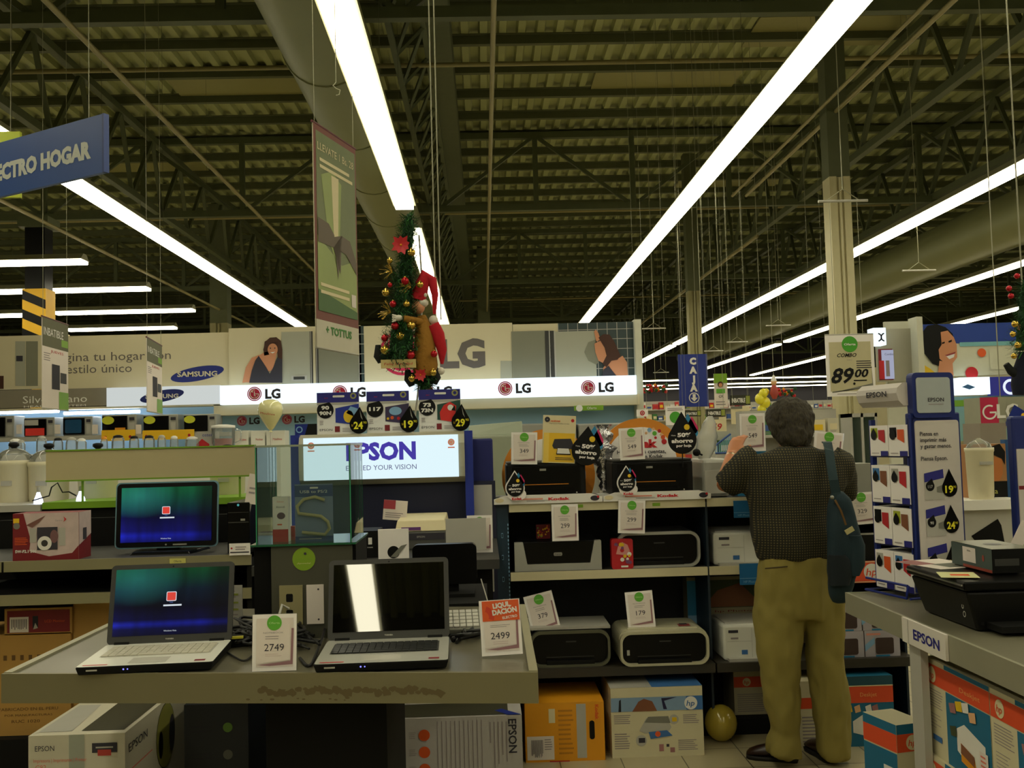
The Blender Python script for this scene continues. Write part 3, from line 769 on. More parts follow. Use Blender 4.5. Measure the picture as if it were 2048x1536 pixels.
# blue aisle sign
def art(b, w, h):
    b.X('ELECTRO HOGAR', w*.66, h*.45, h*.28, M('sign white', (205, 210, 200), .6, var=0), 2, w=w*.56, bold=.06)
a = at(212, 228, 6.5); c = at(212, 345, 6.5); H = a.z-c.z; e = at(0, 388, 7.09)
W = 2.05; dirv = Vector((e.x-c.x, e.y-c.y, 0)).normalized()
T = thing('aisle_sign', 'large blue hanging aisle sign reading ELECTRO HOGAR, cut by the left edge', 'sign', c+dirv*(W/2), math.atan2(-dirv.y, -dirv.x))
q = B(); q.w, q.d, q.h = W, .03, H; q.box(-W/2, W/2, -.015, .015, 0, H, M('sign blue', (52, 84, 150), .5, var=.04)); q.face('front'); art(q, W, H); q.T = Matrix.Identity(4); q.build('sign_board', T)
q = B(); q.box(W/2-.012, W/2+.006, -.02, .02, 0, H, M('sign blue edge', (35, 60, 120), .5)); q.build('sign_edge', T)
q = B()
for s in (-1, 1): q.tube((s*W*.42, 0, H), (s*W*.42, 0, HZ-T.location.z), .003, wire, 5)
q.build('hanging_cords', T)
ly = M('lime sign', (190, 205, 40), .5)
for (x0, y0, x1, y1, lb) in ((-60, 264, 41, 397, 'lime sign mostly hidden behind the blue aisle sign, its edges peeking out'),):
    cc, w_, h_ = panel_geo(x0, y0, x1, y1, 8.5); T = thing('hanging_sign', lb, 'sign', cc)
    q = B(); q.box(-w_/2, w_/2, -.02, .02, -h_/2, h_/2, ly); q.build('sign_board', T)
    q = B(); q.tube((w_*.3, 0, h_/2), (w_*.3, 0, HZ-cc.z), .003, wire, 5); q.build('hanging_cords', T)
# ------------------------------------------------------------------ left shelf with monitor (Y 4.3-4.9)
Ys = 4.35; zm = za(1115, Ys, 300); zm2 = za(1182, Ys, 300)
shelfm = M('shelf metal', (150, 145, 112), .38, .35, var=.05)
xl = xa(-140, Ys, zm); xr = xa(503, Ys, zm)
T = thing('shelf_unit', 'dark shelf unit with grey lipped shelves behind the left laptop', 'shelf unit', ((xl+xr)/2, Ys, 0)); hw = (xr-xl)/2
for z, d in ((zm, .6), (zm2, .55)):
    q = B(); q.box(-hw, hw, 0, d, z-.012, z, dgrey if z == zm else blackm); q.box(-hw, hw, -.012, 0, z-.042, z+.002, shelfm); q.build('shelf', T)
q = B(); q.box(-hw, hw, .6, .64, 0, zs-.05, blackm); q.build('back_panel', T)
q = B(); q.box(hw-.02, hw, 0, .6, .1, zm, blackm); q.build('side_panel', T)
q = B(); q.box(xa(8, Ys, zm)-T.location.x-.004, xa(8, Ys, zm)-T.location.x+.004, -.014, -.011, zm-.042, zm, black); q.build('shelf_joint', T)
def art(b, w, h): b.X('Oferta', w/2, h/2, h*.4, ink, 1)
panel('shelf_label', 'small yellow green label on the shelf lip below the monitor', 340, 1117, 371, 1127, Ys-.016, M('label lemon', (205, 200, 110), .6), art, .004, 'label')
# aurora screen material
def screen_mat(name, w, h, strength, dark=0):
    m = bpy.data.materials.new(name); m.use_nodes = True; nt = m.node_tree; p = nt.nodes['Principled BSDF']
    N = nt.nodes.new; Lk = nt.links.new
    tc = N('ShaderNodeTexCoord'); sp = N('ShaderNodeSeparateXYZ'); Lk(tc.outputs['Object'], sp.inputs[0])
    def rng(sock, a, b_, c=0, d=1):
        r = N('ShaderNodeMapRange'); r.inputs[1].default_value = a; r.inputs[2].default_value = b_; r.inputs[3].default_value = c; r.inputs[4].default_value = d; Lk(sock, r.inputs[0]); return r.outputs[0]
    u = rng(sp.outputs[0], -w/2, w/2); v = rng(sp.outputs[2], 0, h)
    cr = N('ShaderNodeValToRGB'); Lk(v, cr.inputs[0]); e = cr.color_ramp.elements
    cols = [(0, (18, 22, 120)), (.12, (30, 40, 200)), (.2, (20, 20, 120)), (.45, (10, 14, 75)), (.7, (12, 75, 70)), (1, (16, 110, 62))]
    if dark: cols = [(0, (10, 12, 62)), (.1, (14, 18, 90)), (.165, (32, 46, 205)), (.23, (12, 14, 80)), (.42, (5, 7, 42)), (.68, (8, 38, 62)), (1, (14, 96, 52))]
    e[0].position = 0; e[0].color = L3(cols[0][1]); e[1].position = 1; e[1].color = L3(cols[-1][1])
    for ps, c in cols[1:-1]: x = e.new(ps); x.color = L3(c)
    # soft vertical curtains
    mp = N('ShaderNodeMapping'); mp.inputs['Scale'].default_value = (14/w*.3, 1, 1.2/h*.3); mp.inputs['Rotation'].default_value = (0, .15, 0); Lk(tc.outputs['Object'], mp.inputs[0])
    ns = N('ShaderNodeTexNoise'); ns.inputs['Scale'].default_value = 1.3; ns.inputs['Detail'].default_value = 2; Lk(mp.outputs[0], ns.inputs[0])
    g = rng(ns.outputs[0], .3, .72, .35, 1.5)
    mm = N('ShaderNodeMix'); mm.data_type = 'RGBA'; mm.blend_type = 'MULTIPLY'; mm.inputs[0].default_value = 1; Lk(cr.outputs[0], mm.inputs[6])
    cb = N('ShaderNodeCombineColor'); [Lk(g, cb.inputs[i]) for i in range(3)]; Lk(cb.outputs[0], mm.inputs[7])
    # teal glow top left
    vm = N('ShaderNodeVectorMath'); vm.operation = 'DISTANCE'; cx = N('ShaderNodeCombineXYZ'); Lk(u, cx.inputs[0]); Lk(v, cx.inputs[1]); Lk(cx.outputs[0], vm.inputs[0]); vm.inputs[1].default_value = (.2, .85, 0)
    gl = rng(vm.outputs['Value'], 0, .42, 1, 0)
    ad = N('ShaderNodeMix'); ad.data_type = 'RGBA'; ad.blend_type = 'ADD'; Lk(gl, ad.inputs[0]); Lk(mm.outputs[2], ad.inputs[6]); ad.inputs[7].default_value = L3((45, 125, 120))
    rt = rng(u, .55, 1.0, 1, .35); c2 = N('ShaderNodeMix'); c2.data_type = 'RGBA'; c2.blend_type = 'MULTIPLY'; c2.inputs[0].default_value = 1
    cb2 = N('ShaderNodeCombineColor'); [Lk(rt, cb2.inputs[i]) for i in range(3)]; Lk(ad.outputs[2], c2.inputs[6]); Lk(cb2.outputs[0], c2.inputs[7])
    p.inputs['Base Color'].default_value = (.01, .01, .01, 1); p.inputs['Roughness'].default_value = .12; p.inputs['Specular IOR Level'].default_value = .3
    Lk(c2.outputs[2], p.inputs['Emission Color']); p.inputs['Emission Strength'].default_value = strength
    return m
scr_red = M('login tile', (235, 60, 50), emit=.8); scr_wh = M('login field', (225, 235, 245), emit=.8); scr_dk = M('login text', (90, 120, 200), emit=.8)
def screen_art(b, w, h):
    s = h*.13; b.RR(w/2-s*.6-.0, h*.5, w/2+s*.55, h*.5+s*1.1, s*.15, scr_wh, .3); b.RR(w/2-s*.52, h*.5+s*.08, w/2+s*.47, h*.5+s*1.02, s*.1, scr_red, .6)
    b.R(w*.43, h*.425, w*.59, h*.45, scr_wh, .3); b.X('User', w*.5, h*.485, h*.02, scr_dk, .3); b.X('Windows Vista', w*.5, h*.06, h*.022, scr_wh, .3)
# monitor
Ym = 4.55; cx, w_, h_ = span(233, 434, 966, Ym, za(1093, Ym, 330)); zb = za(1093, Ym, 330)
T = thing('monitor', 'lit widescreen monitor with clear rounded bezel on the dark shelf', 'monitor', (cx, Ym, zm))
lean = -.1
q = B(); q.T = Matrix.Translation((0, 0, zb-zm)) @ Matrix.Rotation(lean, 4, 'X')
q.prism(rrect(-w_/2, 0, w_/2, h_, .018), -.012, .02, blackg); q.prism(rrect(-w_/2-.006, -.006, w_/2+.006, h_+.006, .02), -.008, -.002, M('clear bezel', (120, 160, 175), .1)); q.build('bezel', T)
sw, sh = w_*.9, h_*.86
q = B(); q.prism([(-sw/2, 0), (sw/2, 0), (sw/2, sh), (-sw/2, sh)], -.0155, -.011, screen_mat('monitor screen', sw, sh, .55)); q.T = Matrix.Translation((-sw/2, -.0158, 0)); screen_art(q, sw, sh)
q.build('screen', T, (0, 0, zb-zm+h_*.075), (lean, 0, 0))
q = B(); q.T = Matrix.Translation((0, -.014, zb-zm)) @ Matrix.Rotation(lean, 4, 'X'); q.D(0, h_*.035, .004, silver, 0); q.R(.03, .006, .09, .012, silver, 0); q.build('logo', T)
q = B(); q.hexa([(-.13, -.1, 0), (.13, -.1, 0), (.16, .12, 0), (-.16, .12, 0), (-.12, -.09, .012), (.12, -.09, .012), (.15, .11, .012), (-.15, .11, .012)], blackg); q.build('stand_base', T, bev=.003)
q = B(); q.box(-.05, .05, .02, .05, .01, .1, blackg); q.build('stand_neck', T)
# speaker carton
def art(b, w, h, d):
    b.R(0, 0, w, h, M('box plum white', (200, 180, 175), .6, var=.2, scale=20), 1); b.P([(0, 0), (w, 0), (w, h*.3), (w*.9, h*.14), (w*.55, h*.08), (w*.25, h*.2), (w*.27, h*.45), (w*.16, h), (0, h)], dred, 2)
    b.R(w*.37, h*.22, w*.68, h*.7, ink, 3); b.ring(w*.485, h*.36, h*.07, h*.15, white, 4); b.D(w*.485, h*.36, h*.07, dgrey, 4); b.D(w*.63, h*.5, h*.14, paper_shadow, 4, .6)
    b.R(w*.26, h*.38, w*.36, h*.68, lgrey, 3); b.R(w*.7, h*.3, w*.8, h*.68, lgrey, 3); b.R(w*.01, h*.8, w*.1, h*.9, yellow, 3); b.D(w*.06, h*.74, h*.07, grey, 3)
    b.X('SW-F2.1 500', w*.2, h*.2, h*.06, white, 4, w=w*.32, bold=.03); b.X('Genius', w*.7, h*.84, h*.04, inklt, 4); b.P([(w*.77, h*.8), (w*.82, h*.86), (w*.77, h*.92), (w*.79, h*.86)], red, 4)
    b.lines(w*.03, h*.33, w*.24, h*.5, 5, orange, 3); b.P([(w*.2, h*.75), (w*.5, h*.95), (w*.4, h*.8), (w*.3, h*.7)], M('print brown', (120, 80, 70), .7), 3); b.face('right'); b.P([(0, h*.3), (d, h*.5), (d, h), (0, h)], M('box plum white', (200, 180, 175), .6), 1); b.R(d*.3, h*.4, d*.6, h*.65, ink, 2)
carton('speaker_box', 'dark red and white boxed speaker set on the shelf left of the monitor', 26, 158, 1026, Ys+.02, zm, .13, dred, art, yaw=0.0)
# tower
cx, w_, h_ = span(455, 500, 1005, Ys+.06, zm)
T = thing('computer_tower', 'black upright computer tower right of the lit monitor', 'computer', (cx, Ys+.26, zm))
q = B(); q.box(-w_/2, w_/2, -.2, .2, 0, h_, blackg); q.build('case', T, bev=.004)
q = B(); q.w, q.d, q.h = w_, .4, h_; q.face('front'); q.R(.004, h_*.6, w_-.004, h_*.62, dgrey); q.R(.004, h_*.8, w_-.004, h_*.81, dgrey); q.R(w_*.6, h_*.64, w_*.8, h_*.68, silver); q.D(w_*.5, h_*.95, .005, M('power glow', (90, 200, 200), emit=.5)); q.build('drive_panel', T)
def art(b, w, h): b.R(w*.05, h*.2, w*.95, h*.3, ink); b.D(w*.12, h*.6, h*.08, red); b.lines(w*.3, h*.4, w*.9, h*.8, 2, inklt)
panel('product_card', 'small white card with dark line standing before the black tower', 459, 1087, 500, 1110, Ys-.02, paper_edge, art, .004, 'card')
# cartons under the shelf
Yc = 4.5
def art(b, w, h, d):
    b.R(w*.04, h*.08, w*.97, h*.92, dred); b.R(w*.08, h*.1, w*.36, h*.68, paper, 2); b.lines(w*.1, h*.2, w*.34, h*.6, 10, ink, 3, .4, vert=True); b.R(w*.42, h*.25, w*.5, h*.7, dnavy, 2); b.P([(w*.43, h*.2), (w*.5, h*.25), (w*.46, h*.45)], lgrey, 3); b.X('LCD Monitor', w*.75, h*.5, h*.1, orange, 2, w=w*.3)
zc0 = za(1470, Yc, 70); zc1 = za(1269, Yc, 70)
T = thing('platform', 'low black platform under the cardboard boxes at the left', 'platform', (xa(20, Yc, .1), Yc+.3, 0))
q = B(); q.box(-.6, .75, -.36, .3, 0, zc0, blackm); q.build('plinth', T); q = B(); q.box(.26, .33, -.365, -.36, .03, .06, paper); q.build('paper_scrap', T)
def bigart(b, w, h, d):
    b.X('FABRICADO EN EL PERU', w*.7, h*.26, .013, carton_d, w=w*.42); b.X('POR MANUFACTURAS', w*.7, h*.2, .009, carton_d, w=w*.34); b.X('RUC 1020', w*.68, h*.14, .013, carton_d, w=w*.2)
    for k in range(5): b.R(w*(.52+.06*k), h*.74, w*(.545+.06*k), h*.79, carton_d)
    b.R(w*.3, h*.8, w*.48, h*.9, paper, 2); b.X('FRAGIL', w*.39, h*.85, .012, ink, 3)
carton('cardboard_box', 'big plain cardboard box with small print at lower left', -140, 142, 1269, Yc, zc0, .35, carton_m, bigart)
carton('cardboard_box', 'flat cardboard box with dark red label, on top of the big one', 9, 144, 1216, Yc+.0, zc1, .33, carton_m, art)
def a2(b, w, h, d): b.R(w*.5, h*.3, w*1.0, h*.302, carton_d); b.R(w*.5, 0, w*.505, h*.3, carton_d)
carton('cardboard_box', 'tall plain cardboard box behind the left laptop', 147, 300, 1203, Yc+.02, zc0, .33, carton_m, a2, h=za(1203, Yc, 200)-zc0)
# ------------------------------------------------------------------ ink display island (EPSON header)
Ye = 5.3
zt = 1.07
navyp = M('panel deep navy', (14, 20, 52), .5)
x0 = xa(585, Ye, 1.4); x1 = xa(990, Ye, 1.4)
T = thing('display_island', 'navy display island carrying the lit EPSON header box', 'display stand', ((x0+x1)/2, Ye, 0)); hw = (x1-x0)/2; ox = T.location.x
q = B(); q.box(-hw, hw, .0, .06, 0, za(967, Ye, 800), navyp); q.build('back_panel', T)
q = B(); q.box(-hw+.0, hw, -.95, 0, zt-.04, zt, dgrey); q.build('counter', T)
q = B(); q.box(-hw+.03, hw-.03, -.85, 0, 0, zt-.04, blackm); q.build('cabinet', T)
z0 = za(967, Ye, 770); z1 = za(866, Ye, 770); a = xa(605, Ye, 1.5)-ox; c = xa(930, Ye, 1.5)-ox
gm = M('header grey', (172, 168, 145), .5, var=.03)
q = B(); prof = [(-.04, z0), (-.1, z0+.03), (-.11, z0+.08), (-.11, z1-.06), (-.09, z1-.015), (-.04, z1), (.12, z1), (.12, z0)]
q.add([(a, y, z) for y, z in prof]+[(c, y, z) for y, z in prof], [tuple(range(8)), tuple(reversed(range(8, 16)))]+[(i, 8+i, 8+(i+1) % 8, (i+1) % 8) for i in range(8)], gm); hb = q.build('header_box', T)
def hdr(b, w, h):
    b.X('EPSON', w*.5, h*.66, h*.4, M('ink blue lit', (70, 55, 190), emit=.65), 1, w=w*.45, bold=.045); b.X('EXCEED YOUR VISION', w*.5, h*.27, h*.12, M('ink grey lit', (95, 95, 150), emit=.7), 1, w=w*.455)
    for u in (w*.05, w*.955): b.D(u, h*.82, h*.08, M('crest lit', (205, 120, 90), emit=.8), 1); b.R(u-h*.08, h*.68, u+h*.08, h*.71, M('crest lit', (205, 120, 90), emit=.8), 1); b.ring(u, h*.82, h*.03, h*.05, white, 2)
pc, w_, h_ = panel_geo(609, 873, 916, 957, Ye-.115)
q = B(); q.w, q.d, q.h = w_, .012, h_; q.box(-w_/2, w_/2, -.006, .006, 0, h_, M('light box pale', (222, 245, 252), emit=1.0)); q.face('front'); hdr(q, w_, h_); q.T = Matrix.Identity(4)
q.build('lit_sign', T, (pc.x-ox, pc.y-Ye, pc.z-h_/2))
q = B(); q.box(c, xa(946, Ye, 1.5)-ox, -.08, .1, 0, z1, blue); q.build('side_panel', T)
q = B(); q.box(a-.045, a, -.08, .1, 0, z1, blue); q.build('side_panel', T)
blm = M('cover blue', (20, 30, 100), .6)
cx, w2, hh = span(947, 991, 877, Ye+.02, 1.0)
q = B(); q.box(-w2/2, w2/2, -.02, .3, -.3, hh, blm); q.build('blue_cover', None, (cx, Ye+.08, 1.0), label='deep blue covered box right of the lit EPSON header', cat='box', bev=.01)
cx, w2, hh = span(950, 987, 970, Ye-.02, 1.0)
q = B(); q.box(-w2/2, w2/2, -.01, .01, -.2, hh, lgrey); q.build('grey_board', None, (cx, Ye-.0, 1.0), label='upright grey board below the deep blue cover', cat='board')
# ink placards on the header
def placard(x0, x1, yt, yb, big, price, kind, label):
    c, w, h = panel_geo(x0, yt, x1, yb, Ye-.02)
    T = thing('ink_placard', label, 'display card', (c.x, c.y, z1), group='ink price placards')
    q = B(); q.w, q.d, q.h = w, .02, h; q.box(-w/2, w/2, -.01, .01, 0, h, white); q.face('front')
    q.R(0, h*.76, w, h, ekblue, 1); q.R(0, h*.7, w*.95, h*.76, lgrey, 1); q.RR(w*.38, h*.88, w*.66, h*.93, h*.02, white, 2); q.ring(w*.87, h*.91, h*.04, h*.075, M('seal', (150, 150, 90), .5), 2)
    q.X('***', w*.22, h*.86, h*.05, red, 2)
    if kind == 0: q.P([(w*.44, h*.28), (w*.44, h*.62), (w, h*.72), (w, h*.2)], blue, 2); q.D(w*.75, h*.42, h*.15, yellow, 3, .8); q.P([(w*.7, h*.5), (w*.8, h*.66), (w*.98, h*.6), (w*.9, h*.4)], lblue, 3)
    if kind == 1: q.P([(w*.44, h*.28), (w*.44, h*.62), (w, h*.7), (w, h*.2)], M('purple print', (55, 45, 80), .5), 2); q.D(w*.68, h*.52, h*.1, lblue, 3, 1.5); q.D(w*.6, h*.36, h*.04, orange, 3); q.D(w*.75, h*.34, h*.04, red, 3); q.D(w*.5, h*.34, h*.03, yellow, 3)
    if kind == 2: q.P([(w*.44, h*.28), (w*.44, h*.64), (w, h*.74), (w, h*.2)], M('parrot green print', (25, 70, 60), .5), 2); q.P([(w*.52, h*.27), (w*.5, h*.45), (w*.6, h*.62), (w*.75, h*.7), (w*.9, h*.6), (w*.88, h*.45), (w*.8, h*.22)], M('parrot red', (215, 40, 35), .5), 3); q.D(w*.76, h*.56, h*.07, white, 4); q.P([(w*.78, h*.5), (w*.86, h*.62), (w*.88, h*.48)], black, 5)
    q.P(droppts(w*.2, h*.58, h*.2, h*.19, w*.1), black, 3)
    for k, s in enumerate(big): q.X(s, w*.2, h*(.64-.13*k) if len(big) > 1 else h*.58, h*.085, white, 4, w=w*.1*max(2, len(s))*.95, bold=.05)
    q.lines(w*.06, h*.22, w*.16, h*.34, 3, inklt, 2); q.X('EPSON', w*.21, h*.11, h*.055, ink, 2, w=w*.3); q.R(w*.42, h*.05, w*.54, h*.19, dred, 2); q.lines(w*.6, h*.05, w*.9, h*.15, 3, inklt, 2)
    q.T = Matrix.Identity(4); q.build('card', T)
    q = B(); q.T = Matrix.Translation((w*.5, -.025, h*.22)); q.prism([(p[0]*1.0, p[1]) for p in droppts(0, 0, h*.22, h*.42, h*.03)], -.004, .004, blackg)
    q.T = Matrix.Translation((w*.5, -.03, h*.2)); q.X('S/', -h*.15, -.0, h*.05, yellow, 1); q.X(price, -h*.01, 0, h*.17, M('price yellow', (235, 225, 40), .5, var=0), 1, w=h*.22, bold=.03); q.X('90', h*.15, h*.06, h*.06, M('price yellow', (235, 225, 40), .5, var=0), 1)
    q.P([(h*.03, h*.38), (h*.075, h*.2), (h*.1, h*.12), (h*.055, h*.19)], lgrey, 1)
    q.build('price_drop', T)
placard(635, 718, 779, 862, ['90', '90N'], '24', 0, 'ink placard numbered 90 with price drop 24, left of the three')
placard(734, 818, 777, 860, ['117'], '19', 1, 'ink placard numbered 117 with price drop 19, middle of the three')
placard(838, 921, 774, 858, ['73', '73N'], '29', 2, 'ink placard with red parrot and price drop 29, right of the three')
T = carton('gift_pack', 'small blue and black wrapped pack lying left of the ink placards', 590, 634, 848, Ye-.0, z1, .12, M('wrap blue', (25, 45, 130), .3), lambda b, w, h, d: (b.P([(w*.45, 0), (w, 0), (w, h), (w*.6, h)], black), b.ring(w*.2, h*.5, h*.2, h*.3, lblue)))
# things on the island counter
def art(b, w, h, d): b.R(w*.02, h*.25, w*.98, h*.6, ink); b.X('EPSON', w*.5, h*.42, h*.18, lgrey, 2)
cx, w_, h_ = span(789, 893, 1042, Ye-.5, za(1075, Ye-.5, 840))
zb = za(1100, Ye-.5, 840)
T = thing('printer', 'white and grey scanner printer below the EPSON header', 'printer', (cx, Ye-.28, zt))
hb_ = za(1042, Ye-.5, 840)-zt
q = B(); q.box(-w_/2, w_/2, -.19, .2, 0, hb_-.05, M('printer grey', (80, 80, 75), .5)); q.build('body', T, bev=.008)
q = B(); q.hexa([(-w_/2, -.19, hb_-.05), (w_/2, -.19, hb_-.05), (w_/2, .2, hb_-.05), (-w_/2, .2, hb_-.05), (-w_/2+.01, -.17, hb_), (w_/2-.01, -.17, hb_), (w_/2-.01, .19, hb_+.01), (-w_/2+.01, .19, hb_+.01)], cream); l = q.build('lid', T, bev=.004)
q = B(); q.w, q.d, q.h = w_, .38, .1; q.T = Matrix.Translation((-w_/2, -.191, hb_-.1)); q.R(.01, .01, w_-.01, .04, ink); q.X('EPSON', w_/2, .025, .009, lgrey, 2); q.R(.03, .055, w_*.5, .07, M('violet print', (110, 60, 130), .6), 1); q.build('logo_strip', T)
def art(b, w, h, d): b.R(w*.55, h*.5, w*.72, h*.75, white); b.X('invent', w*.63, h*.4, h*.06, white)
cb = carton('printer_box', 'black box with a small white mark and white foot, beside the glass case', 713, 757, 1062, Ye-.75, zt, .2, black, art)
q = carton('product_card', 'white card with a round cut-out leaning by the black box', 757, 818, 1058, Ye-.85, zt, .01, paper_edge, lambda b, w, h, d: (b.D(w*.5, h*.25, h*.2, black), b.P([(w*.4, h*.1), (w*.75, h*.45), (w*.95, h*.5), (w*.6, h*.08)], grey, 2)))
def art(b, w, h): b.R(0, h*.55, w*.5, h, M('card red print', (170, 60, 70), .6)); b.lines(w*.1, h*.1, w*.9, h*.4, 3, inklt)
panel('leaflet', 'small red and white leaflet standing on the EPSON counter', 765, 1001, 812, 1040, Ye-.3, paper, art, .004, 'leaflet', roll=.1)
panel('leaflet_holder', 'wide plain grey card above the black monitor', 892, 1037, 972, 1100, Ye-.75, lgrey, None, .006, 'card')
# ================================================================== price cards
def price_card(x0, y0, x1, y1, Y, num, label, yaw=0, lean=0, roll=0, style='oferta', zb=None, d=.004, body='offer price cards'):
    c, w, h = panel_geo(x0, y0, x1, y1, Y)
    if abs(yaw) > .01: w /= math.cos(yaw)
    T = thing('price_sign', label, 'price sign', c-Vector((0, 0, h/2)) if zb is None else (c.x, Y, zb), group=body, rot=(lean, roll, yaw))
    b = B(); b.w, b.d, b.h = w, d, h; b.box(-w/2, w/2, -d/2, d/2, 0, h, acry); b.build('acrylic_holder', T)
    b = B(); b.w, b.d, b.h = w, d+.0012, h; b.box(-w*.49, w*.49, -d/2-.0008, -d/2-.0002, h*.01, h*.99, paper_edge); b.face('front')
    b.R(w*.1, h*.08, w*.92, h*.92, paper, 1)
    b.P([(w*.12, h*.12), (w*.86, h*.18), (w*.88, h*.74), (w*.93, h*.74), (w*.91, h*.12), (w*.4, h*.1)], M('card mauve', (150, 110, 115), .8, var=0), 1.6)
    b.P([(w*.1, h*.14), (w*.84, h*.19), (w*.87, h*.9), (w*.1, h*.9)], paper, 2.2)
    if style == 'oferta':
        b.X(num, w*.5, h*.42, h*.125, ink, 3, w=w*.095*1.15*len(num))
        b.X('NOTEBOOK' if len(num) > 3 else 'MULTIFUNCIONAL', w*.48, h*.67, h*.028, inklt, 3, w=w*.45); b.lines(w*.3, h*.55, w*.68, h*.63, 2, inklt, 3, .25); b.lines(w*.3, h*.26, w*.68, h*.32, 2, M('card tint', (200, 180, 175), .8, var=0), 3, .25)
    else:
        b.X(num, w*.48, h*.36, h*.12, ink, 3, w=w*.095*1.2*len(num)); b.lines(w*.25, h*.5, w*.75, h*.56, 2, inklt, 3, .25); b.lines(w*.3, h*.2, w*.68, h*.27, 2, M('card tint', (200, 150, 150), .8, var=0), 3, .25)
        b.R(w*.08, h*.62, w*.97, h*.98, orange, 3); b.ring(w*.1, h*.7, h*.1, h*.2, M('orange red', (205, 60, 30), .6), 3.4, -20, 70)
        b.X('LIQUI,', w*.55, h*.9, h*.085, white, 4, w=w*.42, bold=.05, rot=6); b.X('DACION', w*.62, h*.79, h*.09, white, 4, w=w*.6, bold=.05, rot=6); b.P([(w*.74, h*.857), (w*.77, h*.857), (w*.8, h*.885), (w*.76, h*.885)], white, 4); b.X('ELECTRO', w*.74, h*.68, h*.045, white, 4, w=w*.36, bold=.03, rot=6)
    b.T = Matrix.Identity(4); b.build('price_paper', T)
    if style == 'oferta':
        b = B(); b.w, b.d, b.h = w, d+.006, h; b.face('front'); b.D(w*.5, h*.84, w*.165, limeg, 1.2); b.X('Oferta', w*.5, h*.84, h*.035, M('sticker text', (190, 225, 150), .6, var=0), 2, w=w*.24); b.T = Matrix.Identity(4); b.build('offer_sticker', T)
    return T
# ================================================================== printer gondola
Yp = 5.3; Yb = 5.2
z1s = za(1003, Yp, 1200); z2s = za(1140, Yp, 1200); z3s = za(1333, Yb, 1230)
lipm = M('shelf lip cream', (205, 196, 158), .5, var=.03)
gpx = [xa(1019, Yp, 1), xa(1415, Yp, 1), xa(1802, Yp, 1)]
T = thing('display_gondola', 'navy gondola with cream shelf lips full of printers', 'shelf unit', (gpx[1], Yp, 0)); ox = gpx[1]
gnav = M('gondola navy', (16, 34, 48), .5); gnb = M('gondola back', (13, 17, 22), .6)
q = B(); q.box(gpx[0]-ox-.03, gpx[2]-ox, .5, .53, 0, z1s-.02, gnb); q.build('back_panel', T)
upm = M('upright navy', (20, 48, 66), .4)
q = B(); q.box(xa(990, Yp, 1)-ox, gpx[0]-ox, .02, .5, 0, z1s+.02, upm); u = q.build('upright', T)
q = B(); q.w = 0; q.d = 0; q.T = Matrix.Translation((xa(990, Yp, 1)-ox, .02, 0))
for k in range(5): q.R(.035, .62+.112*k, .044, .645+.112*k, lblue); q.R(.0365, .623+.112*k, .0425, .642+.112*k, black, 2)
k = 0; z = .75
while z < 1.14: q.R(.068, z, .073, z+.011, lblue, 1); z += .02
q.build('slots', u)
for i in range(2):
    a, c = gpx[i]-ox+.003, gpx[i+1]-ox-.006
    for z, y in ((z1s, 0), (z2s, 0)):
        q = B(); q.box(a, c, y, .5, z-.015, z, dgrey); s = q.build('shelf', T)
        q = B(); q.box(a, c, y-.012, y, z-.042, z+.001, lipm); q.build('shelf_lip', s)
    q = B(); q.box(a, c, Yb-Yp, .5, z3s-.03, z3s, M('base shelf', (48, 44, 34), .5)); q.box(a, c, Yb-Yp-.01, Yb-Yp, z3s-.045, z3s, M('base shelf', (48, 44, 34), .5)); q.build('base_shelf', T)
    q = B(); q.box(c, c+.012, .0, .5, .02, z1s-.02, gnav); q.build('upright', T)
q = B(); q.box(gpx[0]-ox, gpx[2]-ox, .12, .5, 0, .08, blackm); q.build('plinth', T)
for (a, c, yy, lb) in ((1156, 1166, 1012, 'small lime tag on the top shelf lip, left of the two'), (1305, 1320, 1009, 'small lime tag on the top shelf lip, right of the two')):
    panel('shelf_label', lb, a, yy-3, c, yy+3, Yp-.014, lime, None, .003, 'label')
# --- wide card trays with the red brand word
def tray(x0, x1, label):
    cx, w, h = span(x0, x1, 991, Yp-.0, z1s+.0); h = .045
    T = thing('display_tray', label, 'display tray', (cx, Yp+.0, z1s), group='white card trays')
    q = B(); q.box(-w/2, w/2, -.015, .36, 0, h*.55, white); q.build('tray_top', T)
    q = B(); q.T = Matrix.Translation((0, -.02, 0)); q.prism([(-w/2, 0), (w/2, 0), (w/2-.0, h*.6), (w/2-.06, h), (-w/2+.06, h), (-w/2, h*.6)], -.004, .004, white)
    q.T = Matrix.Translation((-w/2, -.025, 0)); q.X('Kodak', w*.6, h*.5, h*.3, M('brand red', (205, 40, 45), .5, var=0), 1, w=w*.2, bold=.05); q.R(w*.2, h*.45, w*.45, h*.62, M('pale pink print', (225, 150, 130), .6), 1); q.lines(w*.3, h*.2, w*.52, h*.4, 2, inklt); q.D(w*.93, h*.45, h*.3, ink, 1, 1.7); q.D(w*.96, h*.6, h*.14, red, 2); q.D(w*.05, h*.45, h*.25, cream, 1, 2)
    q.build('tray_front', T); return h*.55
ht = tray(988, 1204, 'white brand tray under the left black printer'); tray(1206, 1420, 'white brand tray under the right black printer')
